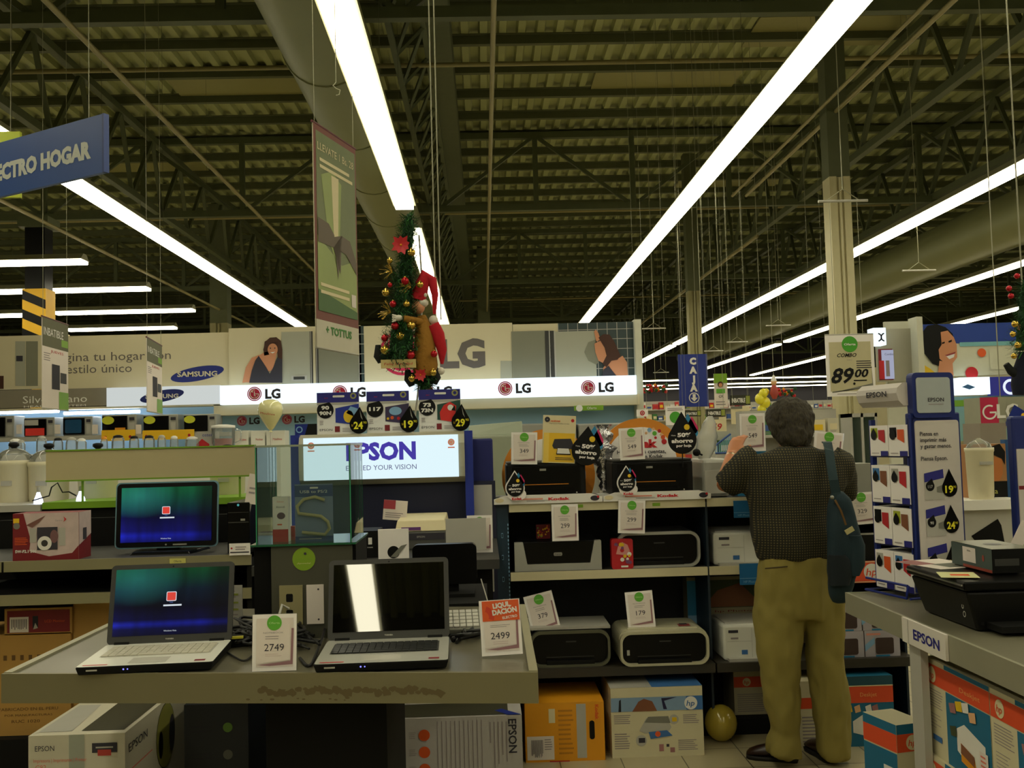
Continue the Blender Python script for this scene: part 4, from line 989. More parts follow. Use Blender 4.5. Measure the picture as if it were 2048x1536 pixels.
def kprinter(x0, x1, yt, label, line):
    zb = z1s+ht; cx, w, h = span(x0, x1, yt, Yp+.02, zb)
    T = thing('printer', label, 'printer', (cx, Yp+.2, zb), group='black printers on the top shelf'); d = .36
    q = B(); q.box(-w/2, w/2, -.17, .17, 0, h*.98, black); q.build('body', T, bev=.008)
    q = B(); q.box(-w/2+.004, w/2-.004, -.168, .168, h*.98, h*1.0+.008, dgrey); q.build('scanner_lid', T, bev=.004)
    q = B(); q.w, q.d, q.h = w, .36, h; q.box(-w*.43, w*.43, -.178, -.17, h*.08, h*.9, blackg); q.face('front'); q.R(w*.2, h*.38, w*.78, h*.4, M('amber line', (190, 120, 25), .5), 1); q.R(w*.42, h*.78, w*.5, h*.84, silver, 1); q.R(w*.1, h*.1, w*.9, h*.12, dgrey, 1); q.D(w*.88, h*.14, .004, lgrey, 1, n=8)
    q.T = Matrix.Identity(4); q.build('front_cover', T)
    q = B(); q.box(-w*.32, w*.32, -.19, -.17, h*.1, h*.2, blackg); q.build('output_tray', T)
# photo outline: printer 1 slightly nearer its right side
kprinter(1014, 1173, 926, 'black printer on the left white tray, under the yellow leaflet', 0)
kprinter(1226, 1388, 921, 'black printer on the right white tray, before the orange ring', 1)
# orange ring boards
def ringboard(px, py, r, Y, label, full):
    c = at(px, py, Y); R = r*Y/F
    T = thing('round_board', label, 'display board', (c.x, Y, z1s+.002)); v = c.z-z1s
    lo = -math.asin(min(.99, (v-.002)/R)) if v < R else -PI
    def arc(rr, n=40):
        a0 = -math.asin(min(.999, (v-.002)/rr)); return [(rr*math.cos(a0+(PI-2*a0)*k/n), v+rr*math.sin(a0+(PI-2*a0)*k/n)) for k in range(n+1)]
    q = B(); q.prism(arc(R), -.004, .008, M('ring orange', (222, 140, 35), .5, var=.03)); q.build('ring', T)
    q = B(); q.T = Matrix.Translation((0, -.006, 0)); q.prism(arc(R*.8), -.002, .002, paper_edge)
    q.T = Matrix.Translation((0, -.0095, 0))
    if full:
        q.X('Kodak', -R*.06, v+R*.43, R*.17, M('brand red', (205, 40, 45), .5, var=0), 1, w=R*.86, bold=.06); q.X('Haga bien las cuentas,', R*.0, v+R*.25, R*.085, ink, 1, w=R*1.1, bold=.02); q.X('imprima con Kodak.', R*.02, v+R*.14, R*.085, ink, 1, w=R*.95, bold=.02)
        for k, (a, e, m, rr) in enumerate(((.2, .73, lblue, .05), (.31, .65, limeg, .05), (.29, .75, M('peach', (230, 180, 130), .6), .03), (.42, .7, red, .04), (.46, .62, M('peach', (230, 180, 130), .6), .035), (.12, .66, M('peach', (230, 180, 130), .6), .03), (.5, .56, orange, .05), (.52, .46, red, .06), (.33, .55, red, .03))): q.D(R*a, v+R*e, R*rr, m, 1)
    q.build('face', T)
ringboard(1283, 926, 89, Yp+.42, 'large orange-ringed white round board behind the right black printer', True)
ringboard(1097, 952, 93, Yp+.42, 'orange-ringed round board mostly hidden behind the left black printer', False)
# yellow leaflet
def art(b, w, h):
    b.R(w*.04, h*.02, w*.98, h*.63, M('leaflet yellow', (235, 190, 40), .6), 1); b.R(w*.04, 0, w*.2, h*.63, M('leaflet light', (240, 205, 90), .6), 2)
    b.P([(w*.3, h*.36), (w*.36, h*.5), (w*.86, h*.52), (w*.95, h*.38), (w*.9, h*.3), (w*.35, h*.3)], ink, 3); b.P([(w*.45, h*.2), (w*.47, h*.31), (w*.8, h*.31), (w*.85, h*.2)], white, 4); b.P([(w*.43, h*.18), (w*.46, h*.31), (w*.82, h*.31), (w*.87, h*.18)], black, 3.5)
    b.X('NUEVAS', w*.38, h*.88, h*.035, orange, 2, w=w*.28, bold=.04); b.X('Impresoras Multifuncionales', w*.5, h*.83, h*.022, ink, 2, w=w*.6); b.D(w*.13, h*.91, w*.08, ink, 2); b.D(w*.9, h*.9, w*.05, red, 2); b.X('50', w*.13, h*.91, h*.02, white, 3)
    b.lines(w*.4, h*.06, w*.95, h*.13, 2, ink, 3, .35)
panel('leaflet', 'tall yellow leaflet with a printer picture above the left black printer', 1082, 831, 1148, 926, Yp+.03, cream, art, .005, 'leaflet', roll=.06)
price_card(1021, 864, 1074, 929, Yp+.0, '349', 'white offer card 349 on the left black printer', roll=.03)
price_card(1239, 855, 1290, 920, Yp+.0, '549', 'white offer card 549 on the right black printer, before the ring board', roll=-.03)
# black "50% ahorro" drops
def dropcard(px, py, r, tip, Y, label, small=False, zb=None, roll=0):
    k = Y/F; c = at(px, py, Y); R = r*k; tp = tip*k
    T = thing('discount_drop', label, 'discount sign', c, group='black drop shaped discount signs', rot=(0, roll, 0))
    q = B()
    if small: q.prism(droppts(0, 0, R*1.15, tp*1.1, 0), -.002, .002, paper_edge); q.prism([(R*.2+R*1.1*math.cos(t), -R*.75+R*.75*math.sin(t)) for t in [2*PI*i/24 for i in range(24)]], -.0018, .0022, paper_edge)
    for dx, dy, s, m in ((.62, .95, .42, M('drop cyan', (40, 130, 180), .5)), (1.0, .75, .42, M('drop magenta', (205, 35, 100), .5)), (1.1, .45, .34, M('drop cyan', (40, 130, 180), .5))):
        q.prism([(R*dx*.72+p[0], R*dy+p[1]) for p in droppts(0, 0, R*s, R*s*2.0)], -.004 if not small else -.0045, -.0025, m)
    q.build('ink_drops', T)
    q = B(); q.prism(droppts(0, 0, R, tp), -.006, -.004, black); q.D(R*.35, R*.85, R*.2, yellow, 5.6)
    if not small: q.tube((0, .002, -R*.8), (0, .006, -R*1.0-max(.0, c.z-R-(z1s+.165))), .003, black, 6)
    q.T = Matrix.Translation((0, -.0062, 0)); tw = paper_edge
    q.X('Hasta', -R*.6, R*.3, R*.1, tw, 1, w=R*.3); q.X('50%', R*.15, R*.32, R*.27, tw, 1, w=R*.95, bold=.05); q.X('ahorro', 0, -R*.08, R*.27, tw, 1, w=R*1.5, bold=.05); q.X('por hoja', R*.1, -R*.42, R*.17, tw, 1, w=R*1.05, bold=.04)
    q.T = Matrix.Identity(4); q.build('drop_card', T)
    if small:
        q = B(); q.T = Matrix.Translation((0, -.004, -R*1.25)); q.X('Kodak', R*.2, 0, R*.26, M('brand red', (205, 40, 45), .5, var=0), 1, w=R*1.2, bold=.05); q.build('brand_word', T)
dropcard(1364, 879, 29, 56, Yp-.01, 'big black discount drop on the right end of the right black printer')
dropcard(1172, 902, 29, 50, Yp+.02, 'big black discount drop above the right end of the left black printer', roll=.12)
dropcard(1030, 976, 17, 32, Yp-.045, 'small discount drop with red brand word on the left tray', True)
dropcard(1253, 966, 17, 32, Yp-.045, 'small discount drop with red brand word on the right tray', True)
# foil balloon / silver drape between the boards
foil = M('silver foil', (200, 200, 205), .15, .95, var=.3, scale=25, bump=1)
q = B(); c = at(1207, 915, Yp+.3); rr = []
for k in range(15):
    z = -.18+.36*k/14; r = .045*(1.2-abs(k-9)/12)*(1+.35*math.sin(k*2.3)); rr.append([(r*math.cos(2*PI*i/14)*(1+.25*math.sin(i*3.1+k)), r*.6*math.sin(2*PI*i/14), z) for i in range(14)])
q.loft(rr, foil); q.build('foil_wrap', None, (c.x, c.y, c.z), label='crumpled silver foil standing between the two round boards', cat='foil')
# wrapped machine right of the ring
wrapm = glass('plastic wrap', (225, 225, 215), .45, .15)
cx, w_, h_ = span(1396, 1442, 918, Yp+.08, z1s)
T = thing('printer', 'pale grey tall printer beside the right black printer, left of the man', 'printer', (cx+.03, Yp+.25, z1s))
q = B(); q.box(-w_/2, w_/2+.02, -.17, .17, 0, h_, silverp); q.build('body', T, bev=.02)
q = B(); q.box(-w_/2+.01, w_/2, -.176, -.17, .02, h_*.7, lgrey); q.build('front_panel', T)
q = B(); c = at(1412, 880, Yp+.25); rr = []
for k in range(13):
    z = -.14+.27*k/12; r = .055*math.sin(PI*(k+1.2)/14.5)+.003*math.sin(k*2); rr.append([(r*math.cos(2*PI*i/16)*(1+.06*math.sin(i*2.7+k*.4))+.004*k-.02, r*.7*math.sin(2*PI*i/16), z) for i in range(16)])
q.loft(rr, wrapm, True); q.build('plastic_bag', None, c, label='clear plastic wrap standing up behind the discount drop', cat='bag')
T = thing('clamp', 'small black clip at the foot of the plastic wrap', 'clip', at(1393, 905, Yp+.2))
q = B(); q.lathe([(.005, -.012), (.02, -.01), (.02, .01), (.005, .012)], black, 12, ax='y'); q.tube((0, 0, 0), (.03, -.01, -.015), .005, black); q.build('clip_body', T)
price_card(1479, 826, 1531, 903, Yp+.1, '549', "white offer card 549 beside the man's raised hand", roll=0.0)
def art(b, w, h, d): b.R(0, h*.1, w*.3, h*.4, white)
carton('printer_box', "blue topped box under the card by the man's hand", 1476, 1536, 903, Yp+.12, z1s, .2, hpblue, art)
price_card(1622, 863, 1682, 930, Yp+.1, '399', "white offer card behind the man's right shoulder", roll=.12)
carton('panel_box', "plain grey box right of the man on the top shelf", 1640, 1752, 928, Yp+.05, z1s, .2, M('box grey', (140, 140, 128), .6))
price_card(1696, 984, 1754, 1049, Yp-.03, '329', 'white offer card 329 hanging beside the shoulder bag', roll=-.05)
# ------------------------------------------------------------------ middle shelf
def uprinter(x0, x1, yt, Y, zb, label):
    cx, w, h = span(x0, x1, yt, Y, zb)
    T = thing('printer', label, 'printer', (cx, Y+.18, zb), group='printers on the middle shelf')
    q = B(); q.box(-w/2+.012, w/2-.012, -.15, .17, 0, h, black); q.build('body', T, bev=.01)
    q = B(); q.T = Matrix.Translation((0, -.16, 0)); q.prism([(-w/2, 0), (w/2, 0), (w/2, h), (w/2-.035, h), (w/2-.06, .035), (-w/2+.065, .035), (-w/2+.045, h), (-w/2, h)], -.02, .02, silverp); q.build('front_frame', T, bev=.004)
    q = B(); q.T = Matrix.Translation((0, -.165, 0)); q.prism([(-w/2+.067, .037), (w/2-.062, .037), (w/2-.04, h*.97), (-w/2+.05, h*.97)], -.005, .015, blackg)
    q.T = Matrix.Translation((0, -.171, 0)); q.prism(rrect(-.022, h*.5, .022, h*.62, .006), -.002, 0, silver); q.X('Canon', 0, h*.56, h*.06, ink, 2.6); q.build('output_door', T)
uprinter(1030, 1204, 1083, Yp+.03, z2s, 'printer with grey U-shaped front frame on the middle shelf')
def rprinter(x0, x1, yt, Y, zb, label, m_frame=silverp, top=0, group=None):
    cx, w, h = span(x0, x1, yt, Y, zb); r = h*.3
    T = thing('printer', label, 'printer', (cx, Y+.18, zb), group=group)
    q = B(); q.prism(rrect(-w/2, 0, w/2, h, r*.8, 6), -.14, .17, m_frame if top else black); q.build('body', T)
    q = B(); outer = rrect(-w/2, 0, w/2, h, r, 6); inner = rrect(-w/2+.012, .012, w/2-.012, h-.014, r*.85, 6)
    n = len(outer); vs = [(p[0], -.18, p[1]) for p in outer]+[(p[0], -.18, p[1]) for p in inner]+[(p[0], -.14, p[1]) for p in outer]+[(p[0], -.14, p[1]) for p in inner]
    fs = []
    for i in range(n):
        j = (i+1) % n; fs += [(i, j, n+j, n+i), (i, 2*n+i, 2*n+j, j), (n+i, n+j, 3*n+j, 3*n+i)]
    q.add(vs, fs, m_frame); q.build('front_ring', T)
    q = B(); q.T = Matrix.Translation((0, -.15, 0)); q.prism(rrect(-w/2+.013, .013, w/2-.013, h-.015, r*.8, 6), -.004, .02, blackg)
    q.T = Matrix.Translation((0, -.1545, 0)); q.R(-w*.05, h*.66, w*.08, h*.7, dgrey); q.R(-w*.3, h*.25, w*.3, h*.27, dgrey); q.build('front_cover', T)
    q = B(); q.box(-w*.3, w*.3, -.176, -.15, h*.06, h*.18, black); q.build('output_tray', T)
    if top:
        q = B(); q.w, q.d, q.h = w, .3, h+.001; q.box(-w*.4, w*.4, -.12, .15, h-.004, h+.006, m_frame); lid = q.build('scanner_lid', T, bev=.003)
        q = B(); q.T = Matrix.Translation((w*.2, -.1, h+.007)) @ Matrix.Rotation(-PI/2, 4, 'X'); q.R(0, 0, .06, .06, M('sticker red', (150, 50, 50), .5)); q.R(.01, .03, .05, .07, ink, 2); q.build('sticker', lid)
        q = B(); q.box(-w*.42, -w*.39, -.158, -.154, h*.3, h*.45, lgrey); q.build('card_slot', T)
    return T
rprinter(1236, 1402, 1064, Yp+.03, z2s, 'black printer with silver rounded edge on the middle shelf')
def wprinter(x0, x1, yt, Y, zb, label):
    cx, w, h = span(x0, x1, yt, Y, zb)
    T = thing('printer', label, 'printer', (cx, Y+.18, zb))
    q = B(); q.box(-w/2, w/2, -.16, .17, 0, h, whitep); q.build('body', T, bev=.012)
    q = B(); q.box(-w/2+.02, w/2, -.12, .15, h-.002, h+.006, lgrey); q.build('scanner_lid', T, bev=.002)
    q = B(); q.w, q.d, q.h = w, .322, h; q.face('front'); q.R(w*.07, h*.78, w*.2, h*.86, ink); q.R(w*.1, h*.6, w*.2, h*.65, inklt); q.R(w*.38, 0, w*.384, h*.9, lgrey); q.R(w*.05, h*.53, w*.38, h*.54, lgrey); q.R(w*.24, h*.16, w*.32, h*.29, M('hp mark', (60, 110, 170), .5)); q.build('control_panel', T)
    q = B(); q.box(-w*.45, w*.5, -.2, -.1, -.0, .014, lgrey); q.build('output_tray', T)
wprinter(1430, 1590, 1064, Yp+.02, z2s, 'small white printer on the middle shelf, behind the man')
wprinter(1450, 1600, 1250, Yb+.03, z3s, 'white printer on the bottom shelf behind the man')
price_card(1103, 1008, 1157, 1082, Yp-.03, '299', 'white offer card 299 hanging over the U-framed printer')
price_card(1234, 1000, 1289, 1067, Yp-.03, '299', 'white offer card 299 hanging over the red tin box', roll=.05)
def art(b, w, h, d):
    for k in range(26): b.D(random.uniform(.1, .9)*w, random.uniform(.1, .9)*h, random.uniform(.04, .1)*w, random.choice([red, amber, limeg, orange, yellow]), 1+k*.15, n=8)
carton('candy_pack', 'small dark pack with red and yellow speckles behind the 299 card', 1073, 1101, 1049, Yp+.16, z2s+za(1083, Yp, 1100)-z2s, .05, dred, art)
def art(b, w, h):
    b.P([(w*.2, h*.5), (w*.3, h*.75), (w*.5, h*.9), (w*.75, h*.8), (w*.85, h*.6), (w*.7, h*.45)], M('tin pink', (220, 150, 140), .5), 1)
    for k in range(16): b.D(random.uniform(.15, .85)*w, random.uniform(.2, .85)*h, random.uniform(.05, .11)*w, random.choice([red, yellow, white, M('tin violet', (120, 70, 110), .5)]), 2+k*.1, n=9)
    b.R(w*.42, h*.06, w*.75, h*.12, white, 4)
c, w_, h_ = panel_geo(1225, 1066, 1268, 1126, Yp-.03)
q = B(); q.prism(rrect(-w_/2, 0, w_/2, h_, .012), -.03, .03, red); q.w, q.d, q.h = w_, .061, h_; q.face('front'); art(q, w_, h_); q.T = Matrix.Identity(4); q.build('tin_box', None, (c.x, Yp+.04, z2s), label='small red decorated tin box standing on the middle shelf', cat='tin')
def art(b, w, h): b.R(0, h*.3, w, h*.32, lblue); b.X('HP Photosmart', w*.55, h*.15, h*.12, lblue, 1, w=w*.8)
panel('brand_card', 'blue card hanging from the top shelf lip behind the man', 1467, 1001, 1520, 1035, Yp-.02, M('card blue', (22, 100, 150), .5), art, .003, 'card', group='blue hanging cards')
panel('brand_card', 'blue card hanging from the middle shelf lip behind the man', 1479, 1127, 1530, 1169, Yp-.02, M('card blue', (22, 100, 150), .5), art, .003, 'card', group='blue hanging cards')
def art(b, w, h): b.D(w*.62, h*.5, h*.38, white); b.X('hp', w*.62, h*.5, h*.34, M('hp orange', (225, 80, 40), .5, var=0), 2, w=h*.5, shear=.2, bold=.01); b.R(0, h*.02, w, h*.06, cream); b.R(0, h*.94, w, h*.98, cream)
panel('brand_card', 'bright orange brand card right of the shoulder bag', 1700, 1122, 1770, 1165, Yp-.02, M('hp orange', (225, 80, 40), .5, var=0), art, .004, 'card')
carton('printer', 'black boxy printer right of the shoulder bag on the middle shelf', 1690, 1762, 1066, Yp+.05, z2s, .25, M('printer black', (12, 12, 10), .45, spec=.25), lambda b, w, h, d: b.R(0, h*.93, w, h, lgrey), cat='printer')
# ------------------------------------------------------------------ bottom shelf
rprinter(1062, 1222, 1262, Yb+.02, z3s, 'dark printer with pale top on the bottom shelf, left', M('frame olive', (90, 90, 70), .4), 0)
cx, w_, h_ = span(1058, 1224, 1256, Yb+.02, z3s); q = B(); q.box(-w_/2, w_/2, -.0, .3, h_-.02, h_-.008, lgrey); q.build('scanner_cover', None, (cx, Yb+.04, z3s+.01), label='flat pale scanner cover on top of the dark bottom-shelf printer', cat='cover')
rprinter(1242, 1420, 1262, Yb-.02, z3s, 'cream rounded printer on the bottom shelf, in the middle', M('frame cream', (190, 186, 155), .4), 1)
price_card(1063, 1186, 1122, 1262, Yb+.1, '379', 'tilted offer card 379 on the bottom shelf', roll=-.22, yaw=0, lean=-.15)
price_card(1255, 1183, 1311, 1256, Yb+.08, '179', 'offer card 179 standing on the cream bottom-shelf printer', roll=-.06, lean=-.1)
def art(b, w, h, d):
    b.R(0, h*.55, w, h*.95, M('photo green print', (60, 70, 40), .7)); b.P([(w*.1, h*.56), (w*.2, h*.8), (w*.35, h*.9), (w*.5, h*.56)], M('photo brown print', (130, 80, 50), .7), 2); b.R(0, h*.05, w*.12, h*.95, hpblue, 2); b.R(0, h*.05, w*.1, h*.45, lblue, 3)
    b.X('hp Photosmart', w*.38, h*.5, h*.03, dred, 2, w=w*.4); b.lines(w*.16, h*.36, w*.6, h*.46, 4, inklt, 2); b.R(w*.44, h*.08, w*.5, h*.13, ink, 2); b.lines(w*.2, h*.1, w*.32, h*.3, 6, inklt, 2)
carton('printer_box', 'big printer carton with photo print behind the bottom-shelf printers', 1378, 1680, 1150, Yp+.32, z3s, .12, M('box beige', (150, 142, 110), .7), art)
pv = M('box lavender', (178, 172, 180), .6)
def art(b, w, h, d):
    b.RR(w*.3, h*.1, w*.82, h*.72, h*.08, M('photo frame brown', (62, 45, 40), .5), 2); b.P([(0, h*.2), (w*.28, h*.5), (w*.28, h*.75), (0, h*.45)], lblue, 1); b.R(w*.05, h*.82, w*.45, h*.9, M('pale pink print', (225, 150, 130), .6), 1); b.R(w*.3, 0, w*.7, h*.06, hpblue, 1)
hb = (za(1262, Yb+.02, 1740)-z3s)
for k, (a, c, lv, lb) in enumerate(((1664, 1729, 0, 'lower left'), (1731, 1801, 0, 'lower right'), (1664, 1726, 1, 'upper left'), (1724, 1790, 1, 'upper right'))):
    carton('photo_paper_box', 'small white box with brown window picture, %s of the four right of the man' % lb, a, c, 1262, Yb+.03, z3s+lv*(hb+.001), .2, pv, art, group='stacked photo paper boxes', h=hb)
# ------------------------------------------------------------------ boxes on the floor
def art(b, w, h, d):
    b.R(w*.3, h*.66, w*.38, h*.9, cream, 1); b.R(w*.65, h*.05, w*.77, h*.97, lgrey, 1); b.prism(rrect(w*.81, h*.36, w*.875, h*.68, w*.03), -.002, -.001, black)
    b.R(w*.02, h*.04, w*.36, h*.44, paper, 2); b.lines(w*.07, h*.08, w*.22, h*.38, 14, ink, 3, .5, vert=True); b.lines(w*.24, h*.2, w*.34, h*.4, 5, inklt, 3)
    b.X('Kodak', w*.91, h*.82, w*.045, orange, 2, rot=-90, w=h*.26, bold=.03); b.lines(w*.42, h*.1, w*.62, h*.9, 10, M('amber line print', (190, 125, 20), .6), 1, .4); b.R(w*.3, 0, w*.55, h*.02, red, 3)
carton('printer_box', 'yellow printer carton with a hand hole on the floor', 1052, 1211, 1405, 5.08, 0, .42, M('box amber', (228, 155, 18), .6, var=.03), art)
def hp_round(b, u, v, r, m, l=2, c=white): b.D(u, v, r, c, l); b.X('hp', u, v, r*.85, m, l+1, w=r*1.25, shear=.22, bold=.01)
bs = M('band blue print', (60, 110, 170), .6)
def art(b, w, h, d):
    b.R(0, h*.66, w, h*.86, M('sky print', (130, 160, 190), .6)); b.R(w*.82, h*.66, w, h*.86, bs, 2); hp_round(b, w*.87, h*.76, h*.095, bs, 3)
    b.P([(w*.23, h*.66), (w*.3, h*.8), (w*.36, h*.84), (w*.45, h*.8), (w*.5, h*.66)], M('photo brown print', (150, 100, 70), .7), 2); b.P([(w*.08, h*.66), (w*.09, h*.82), (w*.11, h*.84), (w*.11, h*.66)], dnavy, 2); b.P([(w*.57, h*.68), (w*.55, h*.84), (w*.72, h*.85), (w*.58, h*.8), (w*.61, h*.68)], navy, 2)
    b.P([(w*.3, h*.38), (w*.38, h*.56), (w*.6, h*.56), (w*.65, h*.42), (w*.62, h*.36), (w*.36, h*.34)], lgrey, 2); b.P([(w*.36, h*.5), (w*.4, h*.58), (w*.62, h*.58), (w*.64, h*.48)], grey, 3); b.P([(w*.42, h*.26), (w*.4, h*.36), (w*.6, h*.38), (w*.66, h*.3)], bs, 3); b.D(w*.5, h*.33, h*.04, orange, 4)
    b.D(w*.68, h*.53, h*.07, lgrey, 2); b.R(w*.66, h*.5, w*.71, h*.56, yellow, 3); b.D(w*.32, h*.24, h*.08, lgrey, 2); b.R(w*.29, h*.21, w*.36, h*.28, ink, 3)
    b.R(w*.51, h*.08, w*.56, h*.18, M('rose print', (160, 110, 110), .6), 2); b.R(w*.59, h*.14, w*.62, h*.18, ink, 2); b.R(w*.63, h*.06, w*.68, h*.13, M('rose print', (160, 110, 110), .6), 2)
    b.lines(w*.03, h*.48, w*.22, h*.62, 5, inklt); b.lines(w*.78, h*.46, w*.96, h*.6, 5, inklt); b.lines(w*.03, h*.12, w*.2, h*.36, 7, inklt); b.lines(w*.72, h*.08, w*.94, h*.24, 6, inklt)
    b.face('top'); b.R(0, 0, w*.45, d, lgrey); b.R(w*.45, 0, w, d, bs)
carton('printer_box', 'white printer carton with blue band on the floor tiles', 1225, 1409, 1374, 5.1, 0, .4, M('box ivory', (212, 204, 168), .6, var=.03), art)
cx, w_, h_ = span(1418, 1481, 1388, 5.25, 0)
T = thing('balloon', 'dull yellow balloon lying on the floor beside the white carton', 'balloon', (cx, 5.32, 0)); r = .083
q = B(); q.ball((0, 0, r*1.12), r, M('balloon olive', (170, 150, 55), .2, coat=.4), 24, 1, 1, 1.12); q.w = 0; q.d = 0; q.build('balloon_skin', T)
q = B(); q.T = Matrix.Translation((-.01, -r*.75, r*1.0)) @ Matrix.Rotation(-.9, 4, 'Z') @ Matrix.Rotation(.0, 4, 'X'); q.lathe([(.012, 0), (.006, .012)], M('balloon olive', (170, 150, 55), .2), 8, ax='y'); q.build('knot', T)
def hpbox_art(mirror=False, brown=False):
    def art(b, w, h, d):
        b.R(0, h*.72, w, h*.9, M('hp orange', (225, 80, 40), .5, var=0)); hp_round(b, w*.2, h*.81, h*.07, M('hp orange', (225, 80, 40), .5, var=0), 2, cream); b.lines(w*.05, h*.3, w*.5, h*.62, 9, inklt); b.D(w*.75, h*.35, h*.09, M('rose print', (160, 110, 110), .6)); b.R(w*.68, h*.42, w*.84, h*.62, grey)
    return art
carton('printer_box', 'white carton with dark orange band behind the balloon', 1471, 1600, 1340, 5.5, 0, .25, M('box ivory dim', (190, 182, 150), .6), hpbox_art())
def art(b, w, h, d):
    b.R(0, h*.6, w, h*.76, M('hp orange', (225, 80, 40), .5, var=0)); b.lines(w*.1, h*.1, w*.6, h*.5, 8, inklt, vert=False)
carton('printer_box', "white carton with orange band seen between the man's legs", 1600, 1668, 1362, 5.12, 0, .3, M('box ivory', (212, 204, 168), .6, var=.03), art)
tealp = M('box teal', (20, 105, 140), .6, var=.04); hpo = M('hp orange', (225, 80, 40), .5, var=0)
def deskjet(b, w, h, d=0, txt='Deskjet'):
    b.R(0, 0, w, h*.6, tealp); b.R(0, h*.62, w, h*.86, hpo, 1); b.R(0, h*.87, w, h, M('box teal dark', (25, 75, 90), .6), 1); b.R(0, h*.855, w, h*.87, cream, 2); b.X(txt, w*.55, h*.74, h*.06, M('peach text', (235, 170, 100), .6, var=0), 3, w=w*.3)
    b.P([(w*.25, h*.2), (w*.25, h*.36), (w*.45, h*.46), (w*.95, h*.44), (w*.95, h*.2), (w*.6, h*.12)], white, 2); b.P([(w*.55, h*.1), (w*.55, h*.26), (w*.95, h*.26), (w*1.0, h*.1)], amber, 3); b.R(w*.57, h*.18, w*.9, h*.25, M('photo brown print', (150, 100, 70), .7), 4)
    for u, m in ((.15, yellow), (.3, M('peach', (230, 180, 130), .6)), (.5, white), (.62, M('rose print', (160, 110, 110), .6))): b.P([(w*u, h*.48), (w*(u+.1), h*.5), (w*(u+.08), h*.6), (w*(u-.02), h*.57)], m, 4)
carton('printer_box', "teal and orange printer carton on the floor right of the man's legs", 1680, 1791, 1352, 5.15, 0, .3, tealp, deskjet)
# ================================================================== front desk
ZD = 1.0
deskm = M('desk metal', (128, 122, 92), .42, .3, var=.06, scale=3); desktop = M('desk top', (112, 108, 88), .3, .25, var=.06, scale=3)
A = onz(8, 1349, ZD); Bf = onz(1076, 1346, ZD); C_ = onz(1050, 1212, ZD)
dv = Vector((C_.x-Bf.x, C_.y-Bf.y, 0)); D_ = A+dv
T = thing('display_desk', 'grey metal display desk carrying the two laptops, nearest the camera', 'desk', ((A.x+Bf.x)/2, (A.y+Bf.y)/2, 0)); oo = T.location
def lc(p, z): return (p.x-oo.x, p.y-oo.y, z)
q = B(); q.hexa([lc(p, ZD-.02) for p in (A, Bf, C_, D_)]+[lc(p, ZD) for p in (A, Bf, C_, D_)], desktop); q.build('desk_top', T)
stain = M('desk stain', (96, 84, 52), .8, var=0)
q = B(); fd = (Bf-A).normalized(); nn = Vector((fd.y, -fd.x, 0))
q.hexa([lc(p, ZD-.07) for p in (A+nn*.012, Bf+nn*.012, Bf, A)]+[lc(p, ZD+.004) for p in (A+nn*.012, Bf+nn*.012, Bf, A)], deskm)
q.T = Matrix.Translation(Vector(lc(A+nn*.0125, ZD-.07))) @ Matrix.Rotation(math.atan2(fd.y, fd.x), 4, 'Z'); L = (Bf-A).length
random.seed(3)
for k in range(46):
    u = L*(.5+.33*k/46)+random.uniform(-.005, .005); v = .03+random.uniform(-.007, .007); rr = random.uniform(.006, .012)
    q.P([(u+rr*1.2*math.cos(t)*random.uniform(.7, 1.2), v+rr*math.sin(t)*random.uniform(.5, 1.1)) for t in [2*PI*i/9 for i in range(9)]], stain, .3+k*.01)
for k in range(9): u = L*(.47+random.uniform(0, .2)); q.D(u, .008+random.uniform(0, .006), random.uniform(.001, .003), stain, .9, 2.2, 8)
q.build('front_lip', T)
for nm, P0, P1, s in (('left', A, D_, 1), ('right', Bf, C_, -1)):
    sx = fd*(.022*s)
    q = B(); q.hexa([lc(p, ZD-.07) for p in ((P0, P0+sx, P1+sx, P1) if s > 0 else (P0+sx, P0, P1, P1+sx))]+[lc(p, ZD+.006) for p in ((P0, P0+sx, P1+sx, P1) if s > 0 else (P0+sx, P0, P1, P1+sx))], M('desk rim', (165, 160, 130), .4, .3)); q.build('side_rim', T)
x0, x1 = xa(512, 2.7, .8)-oo.x, xa(765, 2.7, .8)-oo.x
q = B(); q.box(x0, x1, .2, .8, 0, ZD-.02, blackm); q.build('pedestal', T)
